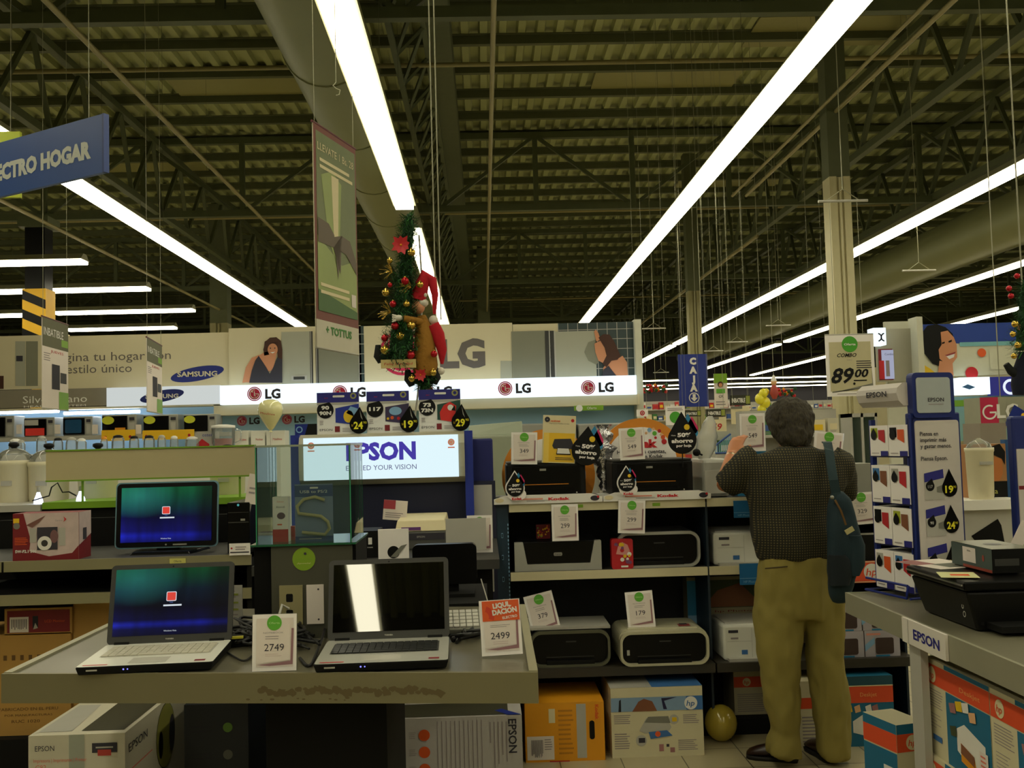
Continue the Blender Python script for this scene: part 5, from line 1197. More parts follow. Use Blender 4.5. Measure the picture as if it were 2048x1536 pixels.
# laptops
def laptop(pxf0, pxf1, pyf, label, lit, yaw=0, wf=.97, d=.28, sh=.222):
    Y = onz((pxf0+pxf1)/2, pyf, ZD+.028).y; cx = xa((pxf0+pxf1)/2, Y, ZD+.02); w = (pxf1-pxf0)*Y/F*wf
    T = thing('laptop', label, 'laptop', (cx, Y+d/2, ZD), yaw, 'laptops on the desk')
    bm = silverp if not lit else whitep
    q = B(); q.hexa([(-w/2+.006, -d/2+.004, .004), (w/2-.006, -d/2+.004, .004), (w/2-.004, d/2, .004), (-w/2+.004, d/2, .004), (-w/2, -d/2, .024), (w/2, -d/2, .024), (w/2, d/2, .03), (-w/2, d/2, .03)], blackm); q.build('base', T, bev=.003)
    q = B(); tl = math.atan2(.006, d)
    q.T = Matrix.Translation((0, -d/2, .0245)) @ Matrix.Rotation(tl, 4, 'X') @ Matrix.Rotation(-PI/2, 4, 'X')
    q.P(rrect(-w/2+.001, .001, w/2-.001, d-.003, .01), bm, .4); q.R(-w*.42, .105, w*.42, .225, lgrey if lit else dgrey, .8)
    q.R(-w*.14, .02, w*.14, .082, lgrey, .8); q.R(-w*.46, .012, -w*.28, .02, red, .9); q.R(w*.35, .015, w*.43, .033, dred, .9)
    q.build('palm_rest', T)
    q = B(); q.T = Matrix.Translation((0, -d/2, .0255)) @ Matrix.Rotation(tl, 4, 'X')
    km = M('key light', (200, 196, 178), .5) if lit else M('key dark', (38, 40, 40), .35)
    for r in range(6):
        n = 15; y0 = .108+r*.0195
        for k in range(n):
            if r == 0 and 4 < k < 10:
                if k == 5: q.box(-w*.41+k*w*.82/n+.001, -w*.41+10*w*.82/n-.001, y0, y0+.016, 0, .003, km)
                continue
            a = -w*.41+k*w*.82/n; q.box(a+.001, a+w*.82/n-.001, y0, y0+.0165, 0, .003, km)
    q.build('keyboard', T)
    q = B(); q.T = Matrix.Translation((0, -d/2-.0006, .012)); q.R(-w*.42, .002, -w*.34, .006, lgrey, .5); q.D(-w*.15, .004, .0022, M('status glow', (120, 120, 255), emit=2), .6, n=8); q.D(-w*.12, .004, .0018, M('status glow', (120, 120, 255), emit=2), .6, n=8); q.build('status_lights', T)
    lean = -.26 if lit else -.3
    S = Matrix.Translation((0, d/2-.004, .03)) @ Matrix.Rotation(lean, 4, 'X')
    q = B(); q.T = S; q.prism(rrect(-w/2, 0, w/2, sh, .012), 0, .008, M('lid grey', (46, 46, 40), .45), dgrey); q.T = S @ Matrix.Translation((0, -.001, 0)); q.X('TOSHIBA', 0, .011, .004, lgrey, .5, bold=.04); lid = q.build('lid', T)
    sw, s2 = w*.92, sh*.84
    q = B(); 
    if lit:
        q.box(-sw/2, sw/2, -.0008, 0, 0, s2, screen_mat('laptop screen', sw, s2, .42, 1)); q.T = Matrix.Translation((-sw/2, -.0009, 0)); screen_art(q, sw, s2)
    else:
        q.box(-sw/2, sw/2, -.0008, 0, 0, s2, M('dark screen', (3, 3, 4), .02, var=0, spec=1))
    q.build('screen', T, S @ Vector((0, -.0006, .022)), (lean, 0, 0))
    q = B(); q.T = S; q.D(0, sh-.008, .0025, blackg, .3); q.build('webcam', lid)
    for s in (-1, 1): q = B(); q.path([(s*w*.38-.02, d/2-.002, .03), (s*w*.38+.02, d/2-.002, .03)], .007, blackm, 10); q.build('hinge', T)
    return T
laptop(143, 421, 1327, 'left laptop with a lit green and blue screen', True, .06, .945, .265, .22)
laptop(623, 896, 1322, 'right laptop with a dark screen mirroring the lamps', False, .022)
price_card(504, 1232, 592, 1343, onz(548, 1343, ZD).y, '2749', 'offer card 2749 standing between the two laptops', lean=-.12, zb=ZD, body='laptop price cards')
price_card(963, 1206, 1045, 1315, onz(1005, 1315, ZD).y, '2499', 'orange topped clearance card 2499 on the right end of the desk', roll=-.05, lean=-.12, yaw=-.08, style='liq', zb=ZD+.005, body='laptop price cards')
# stand with glass case
Yst = 3.08
zc = za(1087, Yst, 600)
x0 = xa(506, Yst, 1.1); x1 = xa(712, Yst, 1.1)
T = thing('display_pedestal', 'dark grey pedestal with green round sticker and outlets under the glass case', 'pedestal', ((x0+x1)/2, Yst, ZD)); w_ = x1-x0; h_ = zc-ZD
pedm = M('pedestal grey', (72, 72, 56), .6, var=.05)
q = B(); q.box(-w_/2, w_/2, .02, .3, 0, h_-.006, blackm); q.box(-w_/2+.055, w_/2-.01, 0, .02, 0, h_-.006, pedm); q.build('cabinet', T)
q = B(); q.box(-w_/2-.004, w_/2+.004, -.01, .31, h_-.006, h_, M('shelf glass green', (35, 95, 65), .15, var=0)); q.build('glass_shelf', T)
q = B(); q.w = 0; q.d = 0; c = at(608, 1118, Yst); q.T = Matrix.Translation((c.x-T.location.x, -.001, c.z-ZD)); q.D(0, 0, .034, M('sticker leaf', (130, 165, 30), .6), 1); q.X('OFERTAS', 0, -.002, .005, lime, 2, w=.05); q.X('¡Aprovecha!', 0, -.012, .004, cream, 2, w=.04); q.D(.004, .016, .004, ink, 2); q.build('round_sticker', T)
c = at(583, 1210, Yst); q = B(); q.T = Matrix.Translation((c.x-T.location.x, 0, c.z-ZD)); q.box(-.034, .034, -.008, 0, -.058, .058, M('outlet beige', (150, 142, 100), .5)); q.T = q.T @ Matrix.Translation((0, -.008, 0))
for v in (-.025, .022): q.RR(-.014, v-.012, .006, v+.012, .004, blackm, .5)
q.build('outlet_plate', T)
c = at(631, 1208, Yst); q = B(); q.T = Matrix.Translation((c.x-T.location.x, 0, c.z-ZD)); q.box(-.025, .025, -.007, 0, -.057, .057, paper); q.T = q.T @ Matrix.Translation((0, -.007, 0)); q.D(.01, .044, .003, ink, .4, n=8); q.D(.01, -.044, .003, ink, .4, n=8); q.build('cover_plate', T)
c = at(580, 1215, Yst); q = B(); q.path([(c.x+.0, Yst-.02, c.z), (c.x-.015, Yst-.04, c.z+.015), (c.x-.025, Yst-.045, c.z-.02), (c.x-.01, Yst-.05, ZD+.03), (c.x-.1, Yst-.1, ZD+.008)], .004, M('cable white', (205, 205, 195), .5), 8); q.build('power_cable', None, label='white cable plugged into the beige outlet', cat='cable')
# glass case
zt2 = za(893, Yst, 600); x0 = xa(512, Yst, 1.3); x1 = xa(703, Yst, 1.3); w_ = x1-x0; h_ = zt2-zc; dp = .3
T = thing('glass_case', 'clear glass display case standing on the dark pedestal', 'display case', ((x0+x1)/2, Yst, zc)); th = .005
for nm, bx in (('glass_pane', (-w_/2, w_/2, 0, th, 0, h_)), ('glass_pane', (-w_/2, w_/2, dp-th, dp, 0, h_)), ('glass_pane', (-w_/2, -w_/2+th, th, dp-th, 0, h_)), ('glass_pane', (w_/2-th, w_/2, th, dp-th, 0, h_))):
    q = B(); q.box(*bx, glassm); q.build(nm, T)
q = B()
for x in (-w_/2, w_/2-.003):
    for y in (0, dp-.003): q.box(x, x+.003, y-.0005, y+.003, 0, h_, glassedge)
q.build('glass_edges', T)
q = B(); q.box(-w_/2-.002, w_/2+.002, -.002, dp, h_, h_+.006, M('top glass', (150, 160, 140), .2)); q.build('case_top', T)
def art(b, w, h, d):
    b.R(0, 0, w, h, M('blister blue grey', (115, 130, 160), .3), .5); b.R(0, h*.78, w, h*.98, M('blister blue', (35, 60, 120), .5), 1); b.R(0, 0, w, h*.09, M('blister blue', (35, 60, 120), .5), 1); b.X('USB to PS/2', w*.5, h*.87, h*.05, white, 2, w=w*.72); b.RR(w*.4, h*.92, w*.62, h*.95, .002, white, 2); b.lines(w*.1, h*.03, w*.7, h*.06, 1, lgrey, 2)
bl = carton('blister_pack', 'blue blister pack with an S-shaped pale cable, inside the glass case', 591, 667, 968, Yst+.06, zc, .004, M('blister blue', (35, 60, 120), .5), art)
cx, w_, h_ = span(591, 667, 968, Yst+.06, zc)
q = B(); pts = [(.3, .72), (.05, .78), (-.25, .74), (-.42, .62), (-.38, .5), (-.1, .47), (.2, .44), (.38, .34), (.42, .22), (.3, .12), (.05, .14), (-.3, .17)]
q.path([(cx+p[0]*w_, Yst+.045, zc+p[1]*h_) for p in pts], .005, M('cable beige', (175, 168, 120), .3), 10); q.build('coiled_cable', None, label='pale S-shaped cable in the blue blister pack', cat='cable')
def art(b, w, h, d): b.R(0, 0, w, h*.28, red, 1); b.D(w*.55, h*.58, w*.22, M('mouse mauve', (95, 60, 80), .4), 1, 1.2); b.X('Xscroll', w*.5, h*.78, h*.05, ink, 1, w=w*.55); b.X('Genius', w*.5, h*.9, h*.04, M('pale pink print', (225, 150, 130), .6), 1); b.lines(w*.3, h*.35, w*.7, h*.42, 1, orange)
carton('mouse_box', 'white and red boxed mouse inside the glass case', 546, 577, 994, Yst+.07, zc, .04, paper_edge, art)
carton('red_pack', 'small red pack behind the blister inside the glass case', 577, 590, 1053, Yst+.12, zc, .03, red)
# cables on the desk
random.seed(11)
def cable(pts, r, lab, m=cablem):
    q = B(); P = [Vector(p) for p in pts]; out = []
    for i in range(len(P)-1):
        a = P[max(i-1, 0)]; b_ = P[i]; c = P[i+1]; d = P[min(i+2, len(P)-1)]
        for k in range(6):
            t = k/6; out.append(.5*((2*b_)+(c-a)*t+(2*a-5*b_+4*c-d)*t*t+(3*b_-a-3*c+d)*t**3))
    out.append(P[-1]); q.path(out, r, m, 7); q.build('cable', None, label=lab, cat='cable', group='cables on the desk')
def dp_(px, py, dz=0): p = onz(px, py, ZD); return (p.x, p.y, ZD+.005+dz)
cable([dp_(435, 1295), dp_(470, 1318), dp_(490, 1325), dp_(512, 1310), dp_(540, 1300)], .0028, 'thin black cable curling across the desk right of the left laptop')
for k in range(12):
    pts = [dp_(random.uniform(455, 520), random.uniform(1262, 1290), random.uniform(0, .02)) for _ in range(2)]+[dp_(random.uniform(470, 640), random.uniform(1262, 1300), random.uniform(.005, .05)) for _ in range(3)]+[dp_(random.uniform(600, 640), random.uniform(1275, 1308), random.uniform(0, .02))]
    cable(pts, random.uniform(.003, .0055), 'black cable in the tangle behind the 2749 card, between the laptops')
cable([dp_(600, 1320), dp_(620, 1335, 0), dp_(640, 1300, .01), dp_(650, 1275, .02)], .004, 'black cable running under the right laptop from the tangle')
for k in range(6):
    pts = [dp_(random.uniform(898, 920), random.uniform(1255, 1290), 0), dp_(random.uniform(920, 960), random.uniform(1250, 1300), .03*random.random()), dp_(random.uniform(930, 970), random.uniform(1235, 1295), .02), dp_(random.uniform(900, 965), random.uniform(1240, 1290), 0)]
    cable(pts, random.uniform(.004, .007), 'black cable in the tangle right of the right laptop')
c = onz(487, 1290, ZD); q = B(); q.box(-.06, .06, -.03, .03, 0, .028, blackm); q.build('power_adapter', None, (c.x, c.y, ZD), (0, 0, .3), 'black power adapter among the cables right of the left laptop', 'adapter', bev=.004)
c = onz(470, 1292, ZD); q = B(); q.box(-.035, .035, -.006, .006, .0, .006, M('cable tag yellow', (185, 180, 40), .6)); q.build('cable_tag', None, (c.x, c.y-.05, ZD+.03), (0, 0, .15), 'yellow cable tag right of the left laptop', 'tag')
# grey leaflet rack between monitor shelf and pedestal
def art(b, w, h): b.lines(w*.1, h*.3, w*.9, h*.95, 5, inklt, 1, .2); b.R(w*.05, h*.1, w*.35, h*.25, ink); [b.R(w*.5, h*v, w*.85, h*(v+.04), M('muted lime', (150, 160, 60), .6), 2) for v in (.45, .6, .78)]
T = panel('info_card', 'grey printed info card leaning behind the left laptop', 459, 1142, 506, 1226, 3.4, lgrey, art, .004, 'card')
T.location.z = ZD-.0; T.location.y = 3.25
q = B(); q.box(-.05, .05, -.05, .1, 0, .1, blackm)
# lcd monitor (black, seen dark) behind right laptop and keyboard
cx, w_, h_ = span(826, 955, 1089, 3.84, ZD)
T = thing('monitor', 'black switched-off monitor behind the right laptop', 'monitor', (cx, 3.87, ZD))
q = B(); q.T = Matrix.Translation((0, 0, .04)); q.prism(rrect(-w_/2, 0, w_/2, h_-.04, .02), -.02, .03, blackg); q.build('bezel', T)
q = B(); q.box(-.05, .05, -.0, .05, 0, .08, blackm); q.box(-.11, .11, -.08, .1, -.0, .012, blackm); q.build('stand', T)
a, c_ = xa(716, 3.55, 1), xa(975, 3.55, 1); T = thing('side_table', 'narrow black table holding the black monitor behind the front desk', 'table', ((a+c_)/2, 3.64, 0)); hw = (c_-a)/2
q = B(); q.box(-hw, hw, 0, .5, .96, ZD, blackm); q.build('table_top', T)
q = B(); q.box(-hw, -hw+.04, .05, .45, 0, .96, blackm); q.build('leg_panel', T)
c = onz(925, 1255, ZD+.02); T = thing('keyboard', 'pale grey keyboard on the desk right of the right laptop', 'keyboard', (c.x+.02, c.y, ZD+.03), .05, rot=(.3, 0, .05))
q = B(); q.box(-.13, .11, -.06, .06, 0, .015, grey); q.build('case', T, bev=.003)
q = B()
for r in range(5):
    for k in range(12): q.box(-.122+k*.019, -.106+k*.019, -.052+r*.022, -.034+r*.022, .015, .02, lgrey)
q.build('keys', T)
q = B(); q.tube(at(977, 1208, 3.2), at(962, 1158, 3.25), .002, lgrey, 6); q.build('antenna', None, label='thin pale stick leaning behind the clearance card', cat='stick')
# boxes under the desk
def epsonbox(b, w, h, d):
    pr_ = M('pale red print', (220, 120, 100), .6)
    b.R(w*.42, h-.3, w*.58, h, M('tape', (160, 165, 150), .3), 1)
    b.X('EPSON', w*.17, h-.042, .018, ink, 2, w=w*.2); b.X('Impresora | Imprimante | Printer', w*.33, h-.082, .012, pr_, 2, w=w*.55); b.X('C92', w*.13, h-.104, .016, pr_, 2)
    b.R(w*.66, h-.062, w*.92, h-.03, ink, 2); b.R(w*.7, h-.047, w*.88, h-.042, lgrey, 3); b.R(w*.72, h-.072, w*.86, h-.052, M('photo red', (180, 60, 50), .6), 3)
    b.face('right'); b.X('EPSON', d*.16, h-.06, .03, ink, 2, w=d*.24); b.D(d*.55, h-.13, .12, black, .6, .95); b.D(d*.55, h-.13, .117, M('box olive print', (150, 150, 70), .6), 1, .95); b.D(d*.47, h-.15, .05, black, 2, .5); b.D(d*.64, h-.14, .07, ink, 2, .5); b.R(0, h-.14, d*.35, h-.135, pr_, 1)
    b.face('top'); b.P([(w*.5, d*.05), (w*.95, d*.05), (w*.95, d), (w*.45, d)], M('box dark print', (62, 60, 40), .6), 1); b.P([(w*.05, d*.05), (w*.4, d*.05), (w*.3, d*.5), (w*.05, d*.5)], lgrey, 1)
carton('printer_box', 'white boxed printer on the floor under the left end of the desk', 57, 252, 1463+6, 3.55, 0, .8, M('box white', (205, 200, 178), .6, var=.03), epsonbox)
def art(b, w, h, d):
    for k, m in enumerate((M('dot green', (85, 120, 40), .6), M('dot grey', (90, 90, 80), .6), orange, M('dot dark orange', (140, 70, 30), .6))): b.D(w*.68, h*(.86-.16*k), w*.075, m); b.lines(w*.1, h*(.83-.16*k), w*.5, h*(.88-.16*k), 2, dnavy, 1)
    b.D(w*.15, h*.32, w*.09, dred); b.R(w*.02, h*.2, w*.3, h*.25, grey)
carton('printer_box', 'dark blue printed carton with a column of coloured dots under the desk', 371, 500, 1408, 3.9, 0, .4, M('box midnight', (16, 22, 30), .5), art)
def art(b, w, h, d):
    for k in range(3): b.D(w*.275, h*(.86-.14*k), w*.042, orange, 2); b.lines(w*.16, h*(.83-.14*k), w*.22, h*(.89-.14*k), 4, inklt, 1, .3)
    b.lines(w*.03, h*.05, w*.14, h*.95, 6, lgrey, 1, .3, .4, True); b.lines(w*.36, h*.05, w*.72, h*.97, 11, inklt, 1, .18, .5, True); b.lines(w*.75, h*.55, w*.9, h*.95, 5, inklt, 1, .3, .6, True)
    b.X('EPSON', w*.93, h*.83, w*.06, ink, 2, w=h*.28, rot=-90, bold=.02); b.P([(w*.78, h*.5), (w*.83, h*.48), (w*.83, h*.45), (w*.78, h*.46)], ink, 2)
    b.face('top'); b.R(w*.0, d*.05, w*.9, d*.9, M('box dark print', (62, 60, 40), .6), 1); b.P([(w*.9, 0), (w, 0), (w*.85, d*.4), (w*.8, d*.3)], blue, 2)
carton('printer_box', 'white carton turned on its side with sideways lettering, under the right of the desk', 778, 1050, 1434, 4.15, 0, .24, M('box lilac white', (190, 186, 182), .6, var=.03), art)
# ================================================================== right table
ZT = .9
P1 = onz(1690, 1187, ZT); P2 = onz(2048, 1327, ZT); XT = P1.x*.5+P2.x*.5
tabm = M('table metal', (128, 124, 102), .4, .25, var=.05, scale=3)
T = thing('display_table', 'pale grey metal table at the right carrying the ink tower and black printer', 'table', (XT, 2.2, 0)); TL = P1.y-2.2
q = B(); q.box(0, 1.5, 0, TL, ZT-.02, ZT, tabm); q.build('table_top', T)
q = B(); q.box(-.012, 0, 0, TL, ZT-.08, ZT+.003, M('table rim', (160, 158, 135), .4, .2)); q.box(-.012, 1.5, TL, TL+.012, ZT-.08, ZT+.003, M('table rim', (160, 158, 135), .4, .2)); q.build('table_rim', T)
yl = F*XT/(1812-968)-2.2
q = B(); q.box(.0, .026, F*XT/(1828-968)-2.2, F*XT/(1806-968)-2.2, 0, ZT-.02, lgrey); q.build('leg', T)
q = B(); q.box(.35, .38, .1, TL-.1, 0, ZT-.02, M('table back panel', (90, 90, 80), .6)); q.build('divider', T)
q = B(); q.box(.03, 1.0, 0, yl-.1, 0, .12, blackm); q.build('plinth', T)
ya, yb = F*XT/(1806-968), F*XT/(1893-968)
q = B(); q.w, q.d, q.h = .01, ya-yb, .085; q.box(-.005, .005, -q.d/2, q.d/2, 0, q.h, M('tag white', (222, 216, 205), .6, var=0)); q.face('left'); q.X('EPSON', q.d*.58, q.h*.5, q.h*.4, ekblue, 1, w=q.d*.6, bold=.03); q.R(q.d*.15, 0, q.d*.16, q.h, lgrey, 1); q.T = Matrix.Identity(4)
q.build('brand_tag', None, (XT-.018, (ya+yb)/2, ZT-.08), label='white EPSON tag fixed to the rim of the right table', cat='tag')
def hpbig(b, w, h, d):
    b.face('left')
    b.R(0, h*.74, d, h*.95, hpo, 1); b.R(d*.33, h*.955, d, h, tealp, 1); b.R(d*.34, 0, d, h*.73, tealp, 1); hp_round(b, d*.13, h*.845, h*.085, hpo, 2, cream); b.X('Deskjet', d*.72, h*.83, h*.05, M('peach text', (235, 170, 100), .6, var=0), 2, w=d*.3)
    b.lines(d*.04, h*.5, d*.3, h*.7, 7, inklt, 1, .3); b.lines(d*.05, h*.28, d*.25, h*.45, 5, inklt, 1, .2, .5); b.R(d*.1, h*.16, d*.25, h*.22, bs, 2)
    b.P([(d*.5, h*.2), (d*.5, h*.42), (d*.62, h*.5), (d*.92, h*.4), (d*.92, h*.22), (d*.7, h*.1)], white, 2); b.P([(d*.56, h*.12), (d*.56, h*.3), (d*.75, h*.24), (d*.8, h*.06)], amber, 3); b.P([(d*.56, h*.2), (d*.57, h*.3), (d*.76, h*.24), (d*.76, h*.14)], M('photo brown print', (150, 100, 70), .7), 4)
    for u, v, m in ((.42, .55, M('rose print', (160, 110, 110), .6)), (.52, .6, yellow), (.62, .62, white), (.72, .56, M('peach', (230, 180, 130), .6)), (.42, .32, M('photo green print', (60, 70, 40), .7))): b.P([(d*u, h*v), (d*(u+.09), h*(v+.02)), (d*(u+.08), h*(v+.12)), (d*(u-.02), h*(v+.09))], m, 4)
    b.R(d*.84, h*.08, d*.96, h*.34, paper, 4); b.lines(d*.86, h*.1, d*.94, h*.32, 5, M('pale red print', (220, 120, 100), .6), 5, .4)
XB_ = XT+.03; bz = .12; k = 0
ybx = F*XB_/(1829-968)
pos = ['top box, far column', 'top box, near column', 'middle box, far column', 'middle box, near column', 'bottom box, far column', 'bottom box, near column']
for lv in range(2):
    for cpos in range(2):
        q = B(); q.w, q.d, q.h = .28, .46, .325; q.box(-.14, .14, -.23, .23, 0, .325, M('box ivory', (212, 204, 168), .6, var=.03)); hpbig(q, .28, .325, .46); q.T = Matrix.Identity(4)
        q.build('printer_box', None, (XB_+.14-.0+.012*lv, ybx-.23-.465*cpos, .12+.326*lv-.0), label='teal and orange carton under the right table, %s row, %s' % (('lower', 'upper')[lv], ('farther one', 'nearer one')[cpos]), cat='box', group='cartons under the right table')
# small box in front of the leg
c = at(1798, 1440, 3.85)
def smallart(b, w, h, d):
    for f, L in (('front', w), ('left', d)):
        b.face(f); b.R(0, h*.8, L, h*.93, hpo if f == 'front' else hpo, 1); b.R(0, h*.93, L, h, tealp, 1); b.R(0, h*.45, L, h*.79, tealp if f == 'left' else M('box ivory', (212, 204, 168), .6), 1); b.lines(L*.1, h*.1, L*.8, h*.3, 5, inklt)
        if f == 'front': hp_round(b, L*.5, h*.865, h*.055, hpo, 2, cream)
        else: b.R(L*.6, h*.5, L*.9, h*.68, white, 2)
zt_ = za(1420, 3.95, 1790)
q = B(); q.w, q.d, q.h = .13, .2, zt_; q.box(-.065, .065, -.1, .1, 0, zt_, M('box ivory', (212, 204, 168), .6, var=.03)); smallart(q, .13, zt_, .2); q.T = Matrix.Identity(4)
q.build('printer_box', None, (xa(1795, 3.85, .3)-.0, 3.86, 0), (0, 0, .25), 'small teal and orange carton standing before the table leg', 'box')
# big black printer on the table
Xc = xa(1937, 3.33, ZT); T = thing('printer', 'big black all-in-one printer on the right table', 'printer', (Xc+.24, 3.55, ZT+.003))
q = B(); q.hexa([(-.2, -.2, 0), (.22, -.2, 0), (.22, .2, 0), (-.2, .2, 0), (-.24, -.22, .13), (.24, -.22, .13), (.24, .22, .13), (-.24, .22, .13)], M('printer black', (12, 12, 10), .45, spec=.25)); q.build('body', T, bev=.008)
q = B(); q.box(-.25, .25, -.23, .23, .135, .165, blackg); l = q.build('scanner_lid', T, bev=.006)
q = B(); q.box(-.256, -.25, -.22, .22, .15, .156, M('chrome edge', (200, 200, 195), .15, .9, var=0)); q.build('chrome_trim', l)
q = B(); q.w, q.d, q.h = .44, .41, .13; q.T = Matrix.Translation((-.19, -.206, .02)); q.R(0, 0, .01, .01, blackm)
q.T = Matrix.Translation((-.215, -.1, .03)) @ Matrix.Rotation(-PI/2, 4, 'Z'); q.ring(.06, .02, .007, .01, lgrey, 6); q.ring(.055, .045, .005, .008, lgrey, 8); q.build('side_buttons', T)
q = B(); q.box(-.17, .17, -.3, -.2, .01, .03, blackm); q.build('output_tray', T)
def sheet(nm, px, py, w, d, yaw, m, lab, lv, art=None):
    z = ZT+.003+.166+lv*.003; c = onz(px, py, z); q = B(); q.w, q.d, q.h = w, d, .001; q.box(-w/2, w/2, -d/2, d/2, 0, .001, m); q.eps = .0006; q.face('top')
    if art: art(q, w, d)
    q.T = Matrix.Identity(4); q.build(nm, None, (c.x, c.y, z), (0, 0, yaw), lab, 'paper')
sheet('leaflet', 1880, 1128, .2, .26, .25, paper, 'white and pink leaflet on the black printer, left side', 0, lambda b, w, h: (b.R(0, h*.5, w*.4, h, M('rose print', (190, 110, 110), .6)), b.R(w*.3, h*.1, w*.9, h*.5, grey)))
sheet('leaflet', 1915, 1150, .12, .14, -.3, M('paper lemon', (205, 205, 150), .7), 'pale leaflet near the front edge of the black printer lid', 1, lambda b, w, h: b.R(w*.3, h*.3, w*.8, h*.6, orange))
zz = ZT+.003+.172; Xb = xa(1986, 3.5, zz)
def art(b, w, h, d):
    b.R(w*.05, h*.3, w*.6, h*.6, dgrey); b.face('left'); b.R(0, 0, d, h, M('cartridge box teal', (70, 85, 80), .5), 1); b.R(d*.3, h*.25, d*.62, h*.9, paper, 2); b.X('EPSON', d*.46, h*.75, .006, ink, 3); b.R(d*.3, 0, d, h*.12, M('dull red', (150, 60, 40), .5), 2); b.D(d*.8, h*.55, h*.14, M('dull red', (150, 60, 40), .5), 2, .7); b.face('top'); b.R(0, 0, w, d, M('box lid grey', (125, 125, 105), .3), 1); b.D(w*.5, d*.5, w*.2, blackg, 2)
carton('toner_box', 'small dark boxed cartridge lying on the black printer', 1986, 2075, 1098, 3.45, zz, .3, blackm, art)
def art(b, w, h): b.D(w*.6, h*.4, w*.18, limeg)
c = at(2038, 1050, 3.8); q = B(); q.w, q.d, q.h = .1, .004, .14; q.box(-.05, .05, -.002, .002, 0, .14, paper); q.face('front'); q.D(.06, .06, .016, limeg); q.T = Matrix.Identity(4); q.build('price_sign', None, (c.x, 3.82, ZT+.172), (0, .5, 0), 'tilted white offer card behind the small dark boxed cartridge', 'price sign')
# ---------------------------------------------------------- ink tower
yaw = .24; Yt = 4.0; cxx = xa(1829, Yt, 1.2)
T = thing('ink_tower', 'tall blue and white EPSON ink tower on the right table', 'display tower', (cxx, Yt, ZT), yaw); R3 = Matrix.Translation(T.location) @ Matrix.Rotation(yaw, 4, 'Z')
tb = M('tower blue', (22, 40, 112), .4); tw_, td = .235, .27; zt1 = za(825, Yt, 1880)-ZT; zt0 = za(744, Yt, 1880)-ZT
q = B(); q.box(0, tw_, 0, .03, .06, zt1, tb); q.build('front_frame', T, bev=.006)
q = B(); q.w, q.d, q.h = 0, 0, 0; pw = tw_-.03; q.prism(rrect(.02, .1, tw_-.012, zt1-.03, .012), -.004, 0, M('tower white', (205, 198, 190), .5, var=.03)); q.T = Matrix.Translation((.02, -.0055, 0))
H1 = zt1
for k, s in enumerate(('Piensa en', 'imprimir más', 'y gastar menos.', '', 'Piensa Epson.')):
    if s: q.X(s, .02, H1-.082-.0245*k, .0165, ink, .5, align='l', bold=.015)
def mini(v, n, pr):
    q.R(.03, v, .12, v+.1, lgrey, .4); q.P([(.03, v+.07), (.12, v+.085), (.118, v+.12), (.03, v+.105)], ekblue, .8); q.P(droppts(.055, v+.055, .02, .03, .01), black, 1.2); q.X(n, .055, v+.053, .012, white, 1.8); q.P([(.085, v+.05), (.12, v+.06), (.12, v+.025), (.085, v+.03)], grey, 1)
    q.P(droppts(.145, v+.045, .036, .075, .0), blackg, 1.5); q.X(pr, .142, v+.04, .028, M('price yellow', (235, 225, 40), .5, var=0), 2.2, w=.038, bold=.03); q.X('90', .168, v+.048, .01, M('price yellow', (235, 225, 40), .5, var=0), 2.2)
zoff = za(1000, Yt, 1880)-ZT
mini(zoff, '117', '19'); mini(za(1073, Yt, 1880)-ZT, '90', '24'); mini(za(1150, Yt, 1880)-ZT, '73', '29'); q.build('front_panel', T)
q = B(); q.T = Matrix.Translation((0, -.01, 0)); q.prism(rrect(.012, zt1-.02, tw_-.03, zt0, .02), 0, .035, tb); h2 = q.build('head', T)
q = B(); q.T = Matrix.Translation((0, -.012, 0)); q.prism(rrect(.028, zt1+.0, tw_-.05, zt0-.02, .012), -.002, .001, M('tower pale', (172, 180, 180), .5)); q.T = Matrix.Translation((0, -.0145, 0)); q.X('EPSON', .115, zt1+.052, .015, ink, .5, w=.075, bold=.02); q.R(.08, zt1+.032, .15, zt1+.035, inklt, .5); q.build('head_panel', h2)
# left side: frame, header, wire base
q = B(); q.box(0, .018, 0, .018, .03, zt1-.02, tb); q.box(0, .02, td-.018, td, .03, zt1-.02, tb); q.box(.16, .17, .0, td, .03, zt1-.05, navy); q.build('side_frame', T)
q = B(); rows = [za(y, Yt+.1, 1790)-ZT for y in (1182, 1092, 1007, 912)]
q.box(0, .16, .01, td-.01, .05, .058, navy)
q.build('bottom_shelf', T)
for z in rows: q = B(); q.box(.0, .16, .01, td-.01, z-.006, z, navy); q.build('shelf', T)
hz0, hz1 = za(811, Yt, 1790)-ZT, za(765, Yt, 1790)-ZT
q = B(); pr = [(-.03, hz0+.02), (-.04, hz0+.05), (-.035, hz1-.02), (-.01, hz1), (.16, hz1), (.16, hz0), (-.01, hz0)]
q.add([(x, .02, z) for x, z in pr]+[(x, td+.02, z) for x, z in pr], [tuple(reversed(range(7))), tuple(range(7, 14))]+[(i, (i+1) % 7, 7+(i+1) % 7, 7+i) for i in range(7)], M('tower white', (205, 198, 190), .5)); q.T = Matrix.Translation((-.042, td, hz0)) @ Matrix.Rotation(-PI/2, 4, 'Z'); q.X('EPSON', td*.45, (hz1-hz0)*.55, .022, ink, .5, w=td*.5, bold=.02); q.build('side_header', T)
q = B(); q.path([(-.04, 0, .06), (-.05, 0, .03), (-.05, 0, .012), (-.05, td, .012), (.2, td, .012), (.2, -.02, .012), (-.05, -.02, .012)], .005, M('wire blue', (20, 40, 130), .4), 8); q.path([(-.045, 0, .06), (-.045, td, .06)], .005, M('wire blue', (20, 40, 130), .4), 8); q.build('wire_base', T)
cols = [(red, 'bottom'), (M('pack red', (190, 40, 45), .5), 'second'), (grey, 'third'), (M('pack lime', (170, 180, 40), .5), 'top')]
hts = .152
